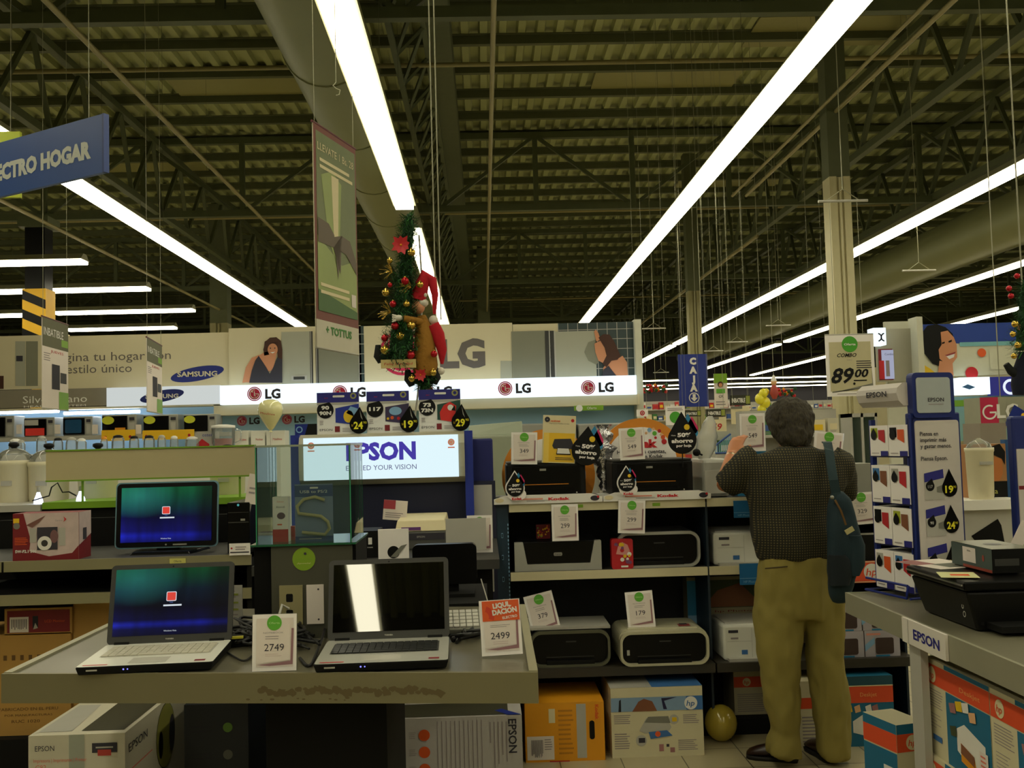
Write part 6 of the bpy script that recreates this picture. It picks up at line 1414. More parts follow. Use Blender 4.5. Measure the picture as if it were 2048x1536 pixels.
for r, z in enumerate(rows):
    for k in range(2):
        hh = hts if r < 3 else .125
        q = B(); q.w, q.d, q.h = .13, .121, hh; q.box(-.065, .065, -.0605, .0605, 0, hh, paper_edge); q.face('left'); w_ = .121
        q.R(w_*.08, hh*.6, w_*.45, hh*.92, (M('pack lime', (170, 180, 40), .5), lgrey, black, M('pack blue', (60, 120, 180), .5))[(r+1+k*2) % 4], 1); q.P([(w_*.5, hh*.55), (w_*.85, hh*.42), (w_*.85, hh*.85), (w_*.5, hh*.85)], (orange, M('pack red', (190, 40, 45), .5), M('photo brown print', (150, 100, 70), .7), red)[(r+k) % 4], 2)
        q.P(droppts(w_*.25, hh*.68, w_*.16, w_*.25), black, 3); q.R(w_*.6, 0, w_, hh*.16, ekblue, 2); q.R(w_*.1, hh*.08, w_*.5, hh*.1, inklt, 2); q.T = Matrix.Identity(4)
        p = R3 @ Vector((.062, td-.07-.125*k, z))
        q.build('ink_pack', None, p, (0, 0, yaw), 'ink pack in the tower side rack, %s row, %s' % (cols[r][1], ('left', 'right')[k]), 'ink pack', 'ink packs in the tower rack')
# second tower at the frame edge
c, w_, h_ = panel_geo(2036, 797, 2110, 1170, 3.9)
T = thing('ink_tower', 'second blue tower just entering at the right edge of the photo', 'display tower', (c.x, 3.92, ZT))
q = B(); q.box(-w_/2, w_/2, 0, .05, 0, h_, tb); q.build('front_frame', T, bev=.01)
q = B(); q.box(-w_/2+.01, w_/2-.01, -.006, 0, .1, h_*.82, M('tower white', (205, 198, 190), .5)); q.R(-w_/2+.01, h_*.6, w_/2, h_*.62, dred, 6); q.build('front_panel', T)

price_card(934, 1023, 985, 1098, 4.62, '449', 'offer card half hidden behind the plain grey card below the EPSON display', zb=zt)
c = at(500, 1003, 4.0); T = panel('price_sign', 'small tilted white card sticking out left of the glass case', 489, 943, 513, 1002, 4.42, paper, lambda b, w, h: b.lines(w*.2, h*.3, w*.8, h*.6, 2, inklt), .004, 'price sign', roll=.18)
T.location.z = zm+.002+.205; q = B(); q.tube((0, .003, -.205), (0, .003, .02), .003, lgrey, 6); q.build('card_stem', T)
# ================================================================== background right
# hanging frames and wires
def hanger(px0, px1, py, label):
    k = (px1-px0); Y = .5*F/k; c = at((px0+px1)/2, py, Y); T = thing('sign_hanger', label, 'hanger', c, group='empty sign hangers')
    q = B(); q.tube((-.25, 0, 0), (.25, 0, 0), .014, lgrey, 8); q.build('bar', T)
    q = B(); q.tube((-.16, 0, .01), (0, 0, .12), .005, wire, 5); q.tube((.16, 0, .01), (0, 0, .12), .005, wire, 5); q.tube((0, 0, .12), (0, 0, HZ-c.z), .005, wire, 5); q.build('hanging_wires', T)
    return T, c, Y
for a, b_, y, l in ((1803, 1873, 541, 'sign hanger bar right of the pale column, level with the second light row'), (1531, 1582, 651, 'sign hanger bar left of the pale column under the light row'), (1453, 1496, 684, 'smaller sign hanger bar between the CAJA sign and the pale column'), (1408, 1447, 702, 'smallest sign hanger bar right over the CAJA sign'), (1284, 1332, 657, 'sign hanger bar just right of the LG wall post'), (1306, 1338, 745, 'lowest sign hanger bar beside the LG wall post')):
    hanger(a, b_, y, l)
# 89.00 sign with its hanger
T, c, Y = hanger(1635, 1737, 402, 'big sign hanger bar holding the 89.00 offer card')
def art(b, w, h):
    b.R(w*.07, h*.08, w*.93, h*.88, M('offer card beige', (196, 188, 150), .7), 1); b.P([(w*.1, h*.08), (w*.95, h*.14), (w*.93, h*.5), (w*.93, h*.2), (w*.1, h*.06)], grey, 1.3); b.D(w*.5, h*.84, w*.165, M('offer green', (70, 160, 40), .6), 2); b.X('Oferta', w*.5, h*.84, h*.035, white, 3, w=w*.24, bold=.02)
    b.X('COMBO', w*.43, h*.665, h*.06, black, 2, w=w*.4, shear=.3, bold=.02); b.X('INKO', w*.48, h*.585, h*.025, inklt, 2); b.lines(w*.62, h*.44, w*.94, h*.58, 4, ink, 2, .4, .1)
    b.X('89', w*.33, h*.34, h*.24, black, 2, w=w*.44, shear=.3, bold=.03); b.X('00', w*.72, h*.37, h*.13, black, 2, w=w*.28, shear=.3, bold=.03); b.R(w*.55, h*.24, w*.82, h*.26, black, 2); b.D(w*.56, h*.2, w*.025, black, 2)
    b.lines(w*.2, h*.025, w*.8, h*.05, 1, inklt, 2)
Yq = Y; cc, w_, h_ = panel_geo(1651, 668, 1750, 793, Yq)
o = thing('offer_sign', 'hanging offer card reading 89.00 with a green Oferta circle', 'sign', (cc.x, cc.y, cc.z-h_/2))
q = B(); q.w, q.d, q.h = w_, .01, h_; q.eps = .003; q.box(-w_/2, w_/2, -.005, .005, 0, h_, paper_edge); q.face('front'); art(q, w_, h_); q.T = Matrix.Identity(4); q.build('card', o)
q = B(); q.tube((-w_*.5, 0, h_), (w_*.5, 0, h_), .008, lgrey, 6); q.build('top_rail', o)
q = B()
for s in (-1, 1): q.tube((s*.14, 0, h_), (s*.14+(c.x-cc.x), 0, c.z-(cc.z-h_/2)-.012), .003, wire, 5)
q.build('hanging_wires', o)
# CAJA
YC = 15.0; cc, w_, h_ = panel_geo(1357, 708, 1416, 814, YC)
T = thing('checkout_sign', 'blue hanging checkout sign reading CAJA with a down arrow', 'sign', (cc.x, cc.y, cc.z-h_/2))
q = B(); q.w, q.d, q.h = w_, .03, h_; q.eps = .004; q.box(-w_/2, w_/2, -.015, .015, 0, h_, M('sign royal blue', (28, 50, 140), .5)); q.face('front')
for k, s in enumerate('CAJA'): q.X(s, w_*.5, h_*(.87-.17*k), h_*.12, white, 1, bold=.07)
q.D(w_*.5, h_*.17, w_*.18, white, 1); q.D(w_*.5, h_*.17, w_*.15, M('sign royal blue', (28, 50, 140), .5), 2); q.P([(w_*.45, h_*.24), (w_*.55, h_*.24), (w_*.55, h_*.17), (w_*.62, h_*.17), (w_*.5, h_*.1), (w_*.38, h_*.17), (w_*.45, h_*.17)], white, 3)
q.T = Matrix.Identity(4); q.build('sign_board', T)
q = B()
for s in (-1, 1): q.tube((s*w_*.35, 0, h_), (s*w_*.35, 0, HZ-T.location.z), .005, wire, 5)
q.build('hanging_cords', T)
def hung(x0, y0, x1, y1, Y, name, label, m, art, cat='sign', group=None):
    cc, w_, h_ = panel_geo(x0, y0, x1, y1, Y); T = thing(name, label, cat, (cc.x, cc.y, cc.z-h_/2), group=group)
    q = B(); q.w, q.d, q.h = w_, .01, h_; q.eps = .004; q.box(-w_/2, w_/2, -.005, .005, 0, h_, m); q.face('front'); art(q, w_, h_); q.T = Matrix.Identity(4); q.build('print', T)
    q = B()
    for s in (-1, 1): q.tube((s*w_*.4, 0, h_), (s*w_*.4, 0, HZ-T.location.z), .0015, wire, 5)
    q.build('hanging_cords', T)
hung(1428, 747, 1455, 815, 14.5, 'hanging_banner', 'narrow lime and white hanging banner with a face, right of the CAJA sign', paper, lambda b, w, h: (b.R(0, h*.72, w, h, lime), b.D(w*.48, h*.68, w*.22, hair_p, 2), b.D(w*.48, h*.66, w*.15, skin_p, 3, .9), b.R(w*.15, h*.42, w*.8, h*.55, limeg, 2), b.X('CK', w*.5, h*.33, h*.08, ink, 2), b.lines(w*.1, h*.05, w*.9, h*.2, 2, inklt)), 'banner')
olive = M('card olive black', (48, 48, 30), .6)
def inb(b, w, h): b.X('INBATIBLE', w*.42, h*.5, h*.42, white, 1, w=w*.65, bold=.03); b.R(w*.78, h*.15, w*.97, h*.9, M('muted lime', (150, 160, 60), .6), 1)
def pr(t):
    def f(b, w, h): b.R(0, h*.85, w*.6, h, grey); b.X(t, w*.5, h*.4, h*.4, red, 1, shear=.2, bold=.02, w=w*.5)
    return f
for a in ((1369, 821, 1402, 833, 'dark INBATIBLE card right under the CAJA sign'), (1412, 818, 1451, 834, 'dark INBATIBLE card above the red 59 price'), (1459, 790, 1501, 811, 'dark INBATIBLE card at the right, above the red price'), (1625, 842, 1661, 858, 'dark card with white word behind the man, by the column')):
    hung(*a[:4], 12.5, 'header_card', a[4], olive if a[0] < 1600 else dnavy, inb if a[0] < 1600 else (lambda b, w, h: b.X('PILOT', w*.58, h*.5, h*.5, white, 1, w=w*.6, bold=.04)), 'sign', None)
for a, t in (((1415, 834, 1453, 866, 'cream price card with red 59 behind the plastic wrap'), '59'), ((1462, 812, 1500, 848, 'cream price card with a red zero beside the man'), '0')):
    hung(*a[:4], 12.4, 'price_sign', a[4], cream, pr(t), 'price sign')
hung(1331, 812, 1370, 850, 11.5, 'price_sign', 'white card with green circle above the ring board', paper_edge, lambda b, w, h: (b.D(w*.5, h*.4, w*.3, M('offer green', (70, 160, 40), .6)), b.lines(w*.1, h*.75, w*.9, h*.92, 2, inklt)), 'price sign')
hung(1273, 819, 1296, 833, 12.0, 'price_sign', 'small white card with red target, beside the LG wall post', paper_edge, lambda b, w, h: (b.ring(w*.5, h*.5, h*.2, h*.35, red), b.D(w*.5, h*.5, h*.12, red)), 'price sign')
# back gondolas with stationery
def gondola(px0, px1, pyt, Y, name_l, shelves, seed, th=.5):
    cx, w, h = span(px0, px1, pyt, Y, 0); random.seed(seed)
    T = thing('display_gondola', name_l, 'shelf unit', (cx, Y+th/2, 0))
    q = B(); q.box(-w/2, w/2, .0, th/2, 0, h, lgrey); q.build('back_panel', T)
    for s in range(shelves):
        z = h-.25-.32*s
        q = B(); q.box(-w/2, w/2, -th/2, 0, z-.03, z, lgrey); q.build('shelf', T)
        x = -w/2+.02; n = 0
        while x < w/2-.12 and z > 1.0:
            ww = random.uniform(.08, .18); hh = random.uniform(.12, .22)
            q = B(); m = random.choice([M('goods cream', (205, 200, 175), .6), red, white, M('goods green', (70, 130, 70), .6), M('goods blue', (60, 90, 150), .6), lgrey, cream, M('goods red', (200, 60, 60), .6)])
            m2 = random.choice([white, red, yellow, M('goods blue', (60, 90, 150), .6), cream]); q.w, q.d, q.h = ww, .14, hh; q.eps = .004
            q.box(-ww/2, ww/2, -.07, .07, 0, hh, m); q.face('front'); q.R(ww*.15, hh*.25, ww*.85, hh*.65, m2); q.lines(ww*.2, hh*.05, ww*.8, hh*.2, 2, inklt); q.T = Matrix.Identity(4)
            q.build('goods_pack', None, (cx+x+ww/2, Y+th/2-.09, z), label='small coloured pack on the %s shelf of the %s' % (('top', 'second', 'third')[min(s, 2)], name_l), cat='pack', group='packs on the '+name_l)
            x += ww+random.uniform(.005, .03); n += 1
    return T
gondola(1290, 1410, 850, 14.0, 'grey back gondola behind the CAJA sign', 2, 1)
gondola(1412, 1500, 862, 11.0, 'grey back gondola behind the plastic wrap', 2, 2)
gondola(1510, 1705, 818, 10.2, 'pale back gondola behind the man', 3, 5)
gondola(1290, 1500, 800, 30, 'far grey gondola under the far lights', 2, 8)
gondola(1500, 1760, 800, 32, 'far pale gondola behind the yellow balloons', 2, 9)
# christmas strip of ornaments far away
for (x0, x1, y, Y, lb) in ((1288, 1334, 777, 20, 'far garland with red and green ornaments left of the CAJA sign'), (1545, 1590, 785, 20, 'far garland behind the yellow balloons')):
    cc, w_, h_ = panel_geo(x0, y-7, x1, y+7, Y); q = B(); random.seed(4)
    for k in range(46): q.ball((random.uniform(-w_/2, w_/2), random.uniform(-.1, .1), random.uniform(0, h_)), random.uniform(.02, .04), random.choice([red, greenf, greenf, amber, redb]), 6)
    q.tube((-w_/2, 0, h_), (w_/2, 0, h_), .01, lgrey, 5); q.tube((0, 0, h_), (0, 0, HZ-cc.z+h_/2), .004, wire, 5)
    o = q.build('garland', None, (cc.x, cc.y, cc.z-h_/2), label=lb, cat='garland', kind='stuff')
cc = at(1527, 800, 16); T = thing('balloon_cluster', 'cluster of yellow balloons hanging above the man', 'balloons', cc)
yb_ = M('balloon yellow', (235, 225, 50), .3, coat=.4)
for k, (x, z, r) in enumerate(((.0, .1, .07), (-.05, .02, .08), (.04, -.04, .08), (-.02, -.15, .07), (.07, .13, .05))):
    q = B(); q.ball((0, 0, 0), r, yb_, 14, 1, 1, 1.15); q.build('balloon', T, (x, .02*k, z))
q = B(); q.tube((0, 0, .1), (0, 0, HZ-cc.z), .004, wire, 5); q.build('string', T)
cc = at(1548, 775, 16); T = thing('hanging_puppet', 'small red and white christmas figure beside the yellow balloons', 'decoration', cc)
q = B(); q.lathe([(.03, -.18), (.07, -.1), (.05, 0), (.03, .04)], M('puppet red', (170, 70, 60), .6), 12); q.build('body', T); q = B(); q.ball((0, 0, .08), .05, M('peach', (230, 180, 130), .6), 10); q.build('head', T); q = B(); q.lathe([(.05, .1), (.02, .18), (.005, .2)], white, 10); q.tube((0, 0, .2), (0, 0, HZ-cc.z), .004, wire, 5); q.build('hat', T)
# blue wire basket shape
cc, w_, h_ = panel_geo(1430, 868, 1462, 906, 7.5); T = thing('wire_basket', "blue wire basket behind the man's raised hand", 'basket', (cc.x, 7.5, 0))
q = B(); zb_ = cc.z-h_/2
for k in range(9): q.tube((-w_/2+w_*k/8, 0, zb_), (-w_/2+w_*k/8, 0, zb_+h_*(.4+.6*k/8)), .004, lblue, 5)
q.tube((-w_/2, 0, zb_+h_*.4), (w_/2, 0, zb_+h_), .008, M('goods blue', (60, 90, 150), .6), 6); q.tube((-w_/2, 0, zb_), (w_/2, 0, zb_), .008, M('goods blue', (60, 90, 150), .6), 6); q.build('basket_wires', T)
q = B(); q.box(-w_/2, w_/2, 0, .3, 0, zb_, lgrey); q.build('stand', T)
# glass door showcase right of the man
cc, w_, h_ = panel_geo(1700, 826, 1756, 930, 8.0); T = thing('glass_showcase', 'tall glass showcase between the column and the ink tower', 'showcase', (cc.x, 8.0, 0)); ht_ = cc.z+h_/2
q = B(); q.box(-w_/2, w_/2, .2, .24, 0, ht_, M('case back grey', (110, 110, 85), .6)); q.box(-w_/2, w_/2, 0, .2, 0, cc.z-h_/2, lgrey); q.build('back_panel', T)
q = B()
for x in (-w_/2, -w_*.1, w_/2-.02): q.box(x, x+.02, -.01, .2, cc.z-h_/2, ht_, lgrey)
q.box(-w_/2, w_/2, -.01, .2, ht_-.03, ht_, lgrey); q.build('frame', T)
q = B(); q.box(-w_/2+.02, w_/2-.02, 0, .006, cc.z-h_/2, ht_-.03, glassm); q.build('glass_door', T)
# pale wall block with picture box
pb = M('block grey beige', (165, 162, 142), .6)
wall_panel('wall_panel', 'grey panel with a box picture, right of the 89.00 sign', 1752, 657, 1829, 764, pb, lambda b, w, h, pu: (b.R(w*.02, h*.03, w*.4, h*.62, dred), b.R(w*.1, h*.05, w*.42, h*.6, M('box picture lit', (200, 205, 235), emit=.55), 2), b.R(w*.02, h*.05, w*.16, h*.4, red, 3), b.R(w*.2, h*.1, w*.3, h*.4, inklt, 3), b.X('Combo', w*.3, h*.52, h*.04, ink, 3)), Y=12.5)
wall_panel('wall_post', 'pale end post left of the woman poster', 1828, 634, 1840, 800, M('post', (205, 205, 185), .5), Y=12.4, th=.25, cat='post')
wall_panel('pale_board', 'slanted pale board behind the pale end post', 1778, 640, 1830, 1110, M('post', (205, 205, 185), .5), Y=12.7, cat='board')
wall_panel('light_box_sign', 'small lit white cube sign at the right edge of the 89.00 sign', 1741, 657, 1766, 692, lightbox, lambda b, w, h, pu: (b.ring(w*.3, h*.45, h*.18, h*.26, ink, 1, -80, 80), b.ring(w*.9, h*.45, h*.18, h*.26, ink, 1, 100, 260)), Y=12.38, th=.2, cat='lit sign')
sky_b = M('poster blue', (28, 62, 150), .6, var=.15, scale=2)
def wposter(b, w, h, pu):
    b.R(0, h*.62, w, h, sky_b, 1); b.R(w*.25, h*.56, w, h*.64, M('poster aqua', (120, 180, 185), .6), 2); b.R(w*.45, h*.1, w*.7, h*.5, M('poster cream', (205, 205, 180), .6), 2)
    pp(b, pu, [(1841, 752), (1841, 728), (1858, 738), (1875, 752)], yellow, 3)
    pp(b, pu, [(1842, 665), (1852, 652), (1870, 649), (1888, 655), (1902, 668), (1908, 690), (1900, 720), (1880, 735), (1862, 728), (1846, 708)], black, 3)
    pp(b, pu, [(1878, 665), (1892, 662), (1904, 675), (1910, 690), (1911, 715), (1902, 727), (1888, 728), (1876, 718), (1874, 700), (1880, 690)], skin_p, 4)
    pp(b, pu, [(1872, 752), (1876, 722), (1902, 727), (1904, 752)], skin_p, 3.5); pp(b, pu, [(1888, 712), (1906, 707), (1904, 715), (1895, 719)], white, 5); pp(b, pu, [(1886, 711), (1908, 704), (1906, 708), (1890, 713)], M('lip print', (150, 60, 60), .6), 5.5)
    pp(b, pu, [(1893, 683), (1900, 680), (1900, 684), (1894, 686)], black, 5); pp(b, pu, [(1880, 686), (1886, 684), (1886, 687), (1881, 689)], black, 5)
    c = pu(1940, 747); b.D(c[0], c[1], .08, red, 4); c = pu(1960, 706); b.D(c[0], c[1], .055, orange, 4)
    c = pu(2012, 742); b.D(c[0], c[1], .02, ink, 4)
wall_panel('wall_poster', 'wide blue wall poster with the head of a smiling short-haired woman', 1840, 645, 2140, 751, M('poster cream', (205, 205, 180), .6), wposter, Y=12.6, cat='poster')
wall_panel('light_box_sign', 'lit white sign band under the woman poster', 1912, 755, 1973, 790, lightbox, lambda b, w, h, pu: b.P([(w*.05, h*.45), (w*.3, h*.3), (w*.5, h*.42), (w*.25, h*.6)], bs), Y=12.47, th=.2, cat='lit sign')
wall_panel('sign_band', 'deep blue sign band at the right with a white ring', 1974, 752, 2140, 790, M('band ultramarine', (20, 25, 130), emit=.6), lambda b, w, h, pu: (b.ring(w*.26, h*.45, h*.28, h*.42, M('ring lit white', (230, 240, 255), emit=1)), b.X('O', w*.4, h*.45, h*.5, M('ring lit white', (230, 240, 255), emit=1))), Y=12.54, cat='sign')
wall_panel('display_back_wall', 'pale aqua back wall under the right sign bands', 1905, 790, 2140, 880, M('back aqua', (130, 170, 165), .6), lambda b, w, h, pu: b.R(0, h*.78, w*.2, h*.92, lime), Y=12.8)
q = B(); c = at(1950, 900, 13.2); q.box(-1.5, 3.5, 0, .3, 0, 2.4, wbeige); q.build('wall_back.002', None, (c.x, 13.2, 0), kind='structure')
# LG cube
cc = at(1957, 812, 9.0); T = thing('cube_sign', 'red and grey cube shaped LG sign at the right', 'sign', (cc.x+.2, cc.y, cc.z-.2), -.0)
q = B(); q.w, q.d, q.h = .42, .3, .27; q.eps = .003; q.box(-.26, .26, -.15, .15, 0, .27, M('cube grey', (150, 150, 128), .5)); q.face('front'); q.T = Matrix.Translation((-.26, -.15, 0)); q.R(0, 0, .16, .27, lgred, 1); q.ring(.08, .14, .05, .065, white, 2, 60, 350); q.R(.08, .13, .14, .145, white, 2); q.X('LG', .24, .15, .12, white, 2, bold=.03)
q.P([(.2, .02), (.3, .0), (.42, .12), (.3, .2)], M('wrap blue', (25, 45, 130), .3), 3); q.P([(.32, .02), (.38, .04), (.42, .14), (.36, .12)], yellow, 4); q.T = Matrix.Identity(4); q.build('cube', T)
q = B(); q.tube((0, 0, .27), (0, 0, HZ-T.location.z), .005, wire, 5); q.build('hanging_cord', T)
carton('appliance_box', 'grey beige block under the cube sign', 1962, 2014, 846, 8.2, za(890, 8.2, 1990), .3, M('block taupe', (140, 130, 115), .6))
zsr = za(1000, 6.2, 1975)
T = thing('side_shelf', 'white side shelf behind the ink tower', 'shelf', (xa(1985, 6.2, zsr), 6.4, 0))
q = B(); q.box(-.28, .2, -.2, .2, zsr-.06, zsr, white); q.build('shelf', T); q = B(); q.box(-.26, .14, -.15, .2, 0, zsr-.06, lgrey); q.build('cabinet', T)
q = B(); q.w, q.d, q.h = 0, 0, 0; q.T = Matrix.Translation((0, -.152, 0)); q.P([(-.12, zsr-.22), (.05, zsr-.12), (.07, zsr-.16), (.09, zsr-.3), (-.06, zsr-.32), (-.07, zsr-.26), (-.1, zsr-.25)], blackm); q.build('torn_opening', T)
q = B(); q.box(-.28, .6, -.2, .2, za(890, 8.2, 1990)-.03, za(890, 8.2, 1990), lgrey); q.box(-.25, .55, -.15, .2, 0, za(890, 8.2, 1990)-.03, lgrey); q.build('side_counter', None, (xa(1985, 8.3, 1.4), 8.35, 0), label='grey counter carrying the block under the cube sign', cat='counter')
pot_T = None
cx, w_, h_ = span(1937, 1989, 892, 6.3, zsr)
T = thing('slow_cooker', 'white cooker with glass lid behind the ink tower', 'cooker', (cx, 6.3, zsr+.05)); r = w_/2
q = B(); q.lathe([(r*.85, -.05), (r*.9, -.03), (r, h_-.09), (r*1.05, h_-.08), (r*1.05, h_-.06), (r*.95, h_-.06)], potm, 28); q.build('pot', T)
q = B(); q.lathe([(r*.95, h_-.06), (r*.8, h_-.035), (r*.3, h_-.01), (.01, h_)], lidg, 28); q.build('lid', T)
q = B(); q.box(-.04, .04, -r*1.08, -r*.98, h_*.5, h_*.56, lgrey); q.D(.03, .0, .008, ink, 0); q.build('handle', T)
def art(b, w, h, d): b.R(0, 0, w, h*.3, black, 1); b.X('práctika', w*.42, h*.12, h*.1, M('lemon text', (190, 190, 90), .6), 2, w=w*.65); b.P([(w*.6, h*.3), (w*.62, h*.5), (w*.7, h*.75), (w*.9, h*.72), (w*.9, h*.45), (w*.8, h*.3)], M('print tan', (190, 115, 55), .6), 2); b.P([(w*.6, h*.8), (w*.66, h*.96), (w*.85, h), (w*.98, h*.85), (w*.96, h*.6), (w*.88, h*.72), (w*.72, h*.78)], black, 3)
carton('cooker_box', 'dark box with a printed dark-haired woman beside the white cooker', 1938, 2016, 888, 6.42, zsr, .15, M('box tan', (170, 120, 70), .6), art)
wall_panel('blue_banner', 'upright blue strip panel left of the second tower', 2018, 878, 2036, 1385, M('strip blue', (20, 75, 130), .6), Y=7.0, cat='banner')
# ================================================================== hanging christmas decoration (on a pole over the ink display)
YX = 5.36; kx = YX/F
def pc(px, py, dy=0): return at(px, py, YX+dy)
def xtree(cpx, y0, y1, prof, seed, label, n=4200):
    random.seed(seed); base = pc(cpx[1], y1); T = thing('christmas_tree', label, 'christmas tree', base)
    core = B(); H = []
    def axis(t): return pc(cpx[0]+(cpx[1]-cpx[0])*t, y0+(y1-y0)*t)-base
    def rad(t):
        for (a, ra), (b_, rb) in zip(prof, prof[1:]):
            if a <= t <= b_: return (ra+(rb-ra)*(t-a)/(b_-a))*kx
        return prof[-1][1]*kx
    rings = []
    for i in range(17):
        t = i/16; c = axis(t); r = max(rad(t)*.5, .004); rings.append([(c.x+r*math.cos(2*PI*k/12), c.y+r*math.sin(2*PI*k/12), c.z) for k in range(12)])
    core.loft(rings, greenf)
    core.build('inner_branches', T)
    q = B(); g2 = M('fir green light', (58, 120, 54), .8)
    for k in range(n):
        t = random.random()**.8; c = axis(t); a = random.uniform(0, 2*PI); r = rad(t); d = Vector((math.cos(a), math.sin(a), random.uniform(-.5, .35))).normalized()
        p = c+d*r*random.uniform(.4, .85); e = p+(d+Vector([random.uniform(-.8, .8) for _ in range(3)])).normalized()*random.uniform(.02, .045)
        s = d.cross(Vector((0, 0, 1))).normalized()*.003
        q.add([p-s, p+s, e+s*.6, e-s*.6], [(0, 1, 2, 3)], greenf if k % 3 else g2)
    q.build('needles', T)
    return T
xtree((818, 800), 428, 728, [(0, 8), (.08, 24), (.2, 22), (.26, 22), (.42, 28), (.5, 30), (.62, 38), (.75, 40), (.85, 48), (1, 44)], 5, 'decorated green christmas tree held up on a pole in the middle of the hall')
xtree((850, 850), 738, 778, [(0, 18), (.5, 24), (1, 18)], 6, 'small green fir tuft below the hanging elf doll', 700)
def bauble(px, py, r, m, kind, dy=-.07):
    c = pc(px, py, dy); R = r*kx; T = thing('bauble', 'small shiny %s bauble on the raised christmas tree' % kind, 'bauble', c, group=kind+' baubles on the raised tree')
    q = B(); q.ball((0, 0, 0), R, m, 14); q.build('ball', T)
    q = B(); q.lathe([(R*.25, R*.9), (R*.25, R*1.15), (R*.05, R*1.2)], gold, 8); q.build('cap', T)
for px, py, r, kd in ((823, 505, 8, 'g'), (780, 521, 6, 'g'), (810, 562, 8, 'r'), (840, 569, 7, 'g'), (772, 585, 8, 'g'), (813, 608, 7, 'g'), (786, 608, 7, 'r'), (790, 652, 8, 'r'), (822, 651, 9, 'g'), (801, 672, 9, 'g'), (769, 676, 7, 'r'), (770, 700, 9, 'g'), (821, 710, 9, 'r'), (780, 570, 5, 'r'), (868, 708, 7, 'r'), (866, 745, 7, 'g'), (824, 757, 7, 'g')):
    bauble(px, py, r, gold if kd == 'g' else redb, 'gold' if kd == 'g' else 'red')
def poins(px, py, r, lab):
    c = pc(px, py, -.085); q = B(); R = r*kx
    for k in range(9):
        a = 2*PI*k/9+.2; d = Vector((math.cos(a), -.25, math.sin(a))); s = Vector((-math.sin(a), 0, math.cos(a)))*R*.28
        q.add([(0, 0, 0), d*R*.55+s, d*R*(1.05 if k % 2 else .85), d*R*.55-s], [(0, 1, 2, 3)], red)
    q.ball((0, -.004, 0), R*.12, amber, 8); q.build('poinsettia', None, c, label=lab, cat='flower')
poins(802, 490, 21, 'red felt poinsettia near the top of the raised tree'); poins(841, 750, 14, 'red poinsettia on the fir tuft below the doll')
q = B()
for (px, py) in ((785, 545), (782, 625), (822, 575)):
    c = pc(px, py, -.06)
    for k in range(22):
        a = random.uniform(PI*.55, PI*1.25); L = random.uniform(.03, .075); e = c+Vector((math.cos(a)*L, random.uniform(-.03, .01), math.sin(a)*L)); q.path([c, (c+e)/2+Vector((0, 0, .006)), e], .0008, gold, 4)
q.build('tinsel', None, label='gold tinsel sprays on the left of the raised tree', cat='tinsel', recenter=True)
# elf doll
felt = M('felt mustard', (150, 105, 28), .9, bump=.4, scale=60); fred = M('felt red', (185, 20, 35), .9, bump=.3, scale=60); fwhite = M('felt white', (225, 220, 205), .9)
base = pc(848, 765); T = thing('elf_doll', 'cloth elf doll with red pointed hat and mustard coat holding the raised tree', 'doll', base)
def L_(px, py, dy=0): return pc(px, py, dy)-base
def limb(q, pts, rs, m, n=12, sq=1):
    rings = []
    P = [Vector(p) for p in pts]
    for i, p in enumerate(P):
        t = (P[min(i+1, len(P)-1)]-P[max(i-1, 0)]).normalized(); a = t.cross(Vector((0, 1, 0))); a = a.normalized() if a.length > .01 else Vector((1, 0, 0)); b_ = t.cross(a).normalized()
        r = rs[i]; rings.append([p+a*r*math.cos(2*PI*k/n)+b_*r*sq*math.sin(2*PI*k/n) for k in range(n)])
    q.loft(rings, m)
q = B(); limb(q, [L_(842, 632), L_(846, 650), L_(849, 690), L_(851, 730), L_(850, 752)], [.025, .04, .055, .065, .06], felt, 16); q.build('coat', T)
q = B(); limb(q, [L_(842, 645, -.02), L_(822, 640, -.06), L_(806, 637, -.08)], [.022, .02, .018], felt); q.build('sleeve', T)
q = B(); q.ball(L_(797, 636, -.085), .018, fwhite, 12, 1.3, 1, .9)
for k in range(4): a = L_(792, 632+3*k, -.09); limb(q, [a, a+Vector((-.02, 0, .006-.004*k))], [.006, .004], fwhite, 8)
q.build('mitten', T)
sk = M('doll skin', (215, 150, 110), .7)
q = B(); q.ball(L_(836, 615), .036, sk, 16); q.ball(L_(824, 617, -.01), .008, M('doll nose', (200, 90, 70), .7), 8); q.ball(L_(829, 610, -.03), .003, black, 6); q.build('head', T)
q = B(); q.ball(L_(846, 606), .03, fwhite, 10, 1, 1.2, .8); q.ball(L_(850, 590, -.02), .012, fwhite, 8); q.build('hair', T)
q = B(); limb(q, [L_(836, 600), L_(842, 575), L_(852, 550), L_(864, 560), L_(870, 590), L_(869, 628)], [.04, .04, .034, .026, .018, .008], fred, 16); h = q.build('hat', T)
q = B(); q.ball(L_(867, 640), .025, fwhite, 12); q.build('pompom', h)
q = B(); limb(q, [L_(866, 650), L_(876, 670), L_(884, 700), L_(884, 728)], [.035, .035, .026, .008], fred, 14); q.ball(L_(882, 742), .02, fwhite, 12); q.build('stocking', T)
for a, lab in ((((756, 690), (757, 712), (762, 725)), 1), (((815, 740), (818, 758), (824, 772)), 2), (((870, 735), (872, 755), (868, 768)), 3)):
    q = B(); limb(q, [L_(*a[0]), L_(*a[1]), L_(*a[2])], [.014, .026, .016], M('felt black', (15, 18, 18), .8), 12); q.build('boot', T)
q = B(); limb(q, [L_(762, 712), L_(790, 718), L_(825, 715)], [.022, .026, .026], M('felt dark green', (20, 45, 30), .9), 12); limb(q, [L_(822, 755), L_(845, 757), L_(868, 756)], [.026, .04, .03], M('felt dark green', (20, 45, 30), .9), 12); q.build('trousers', T)
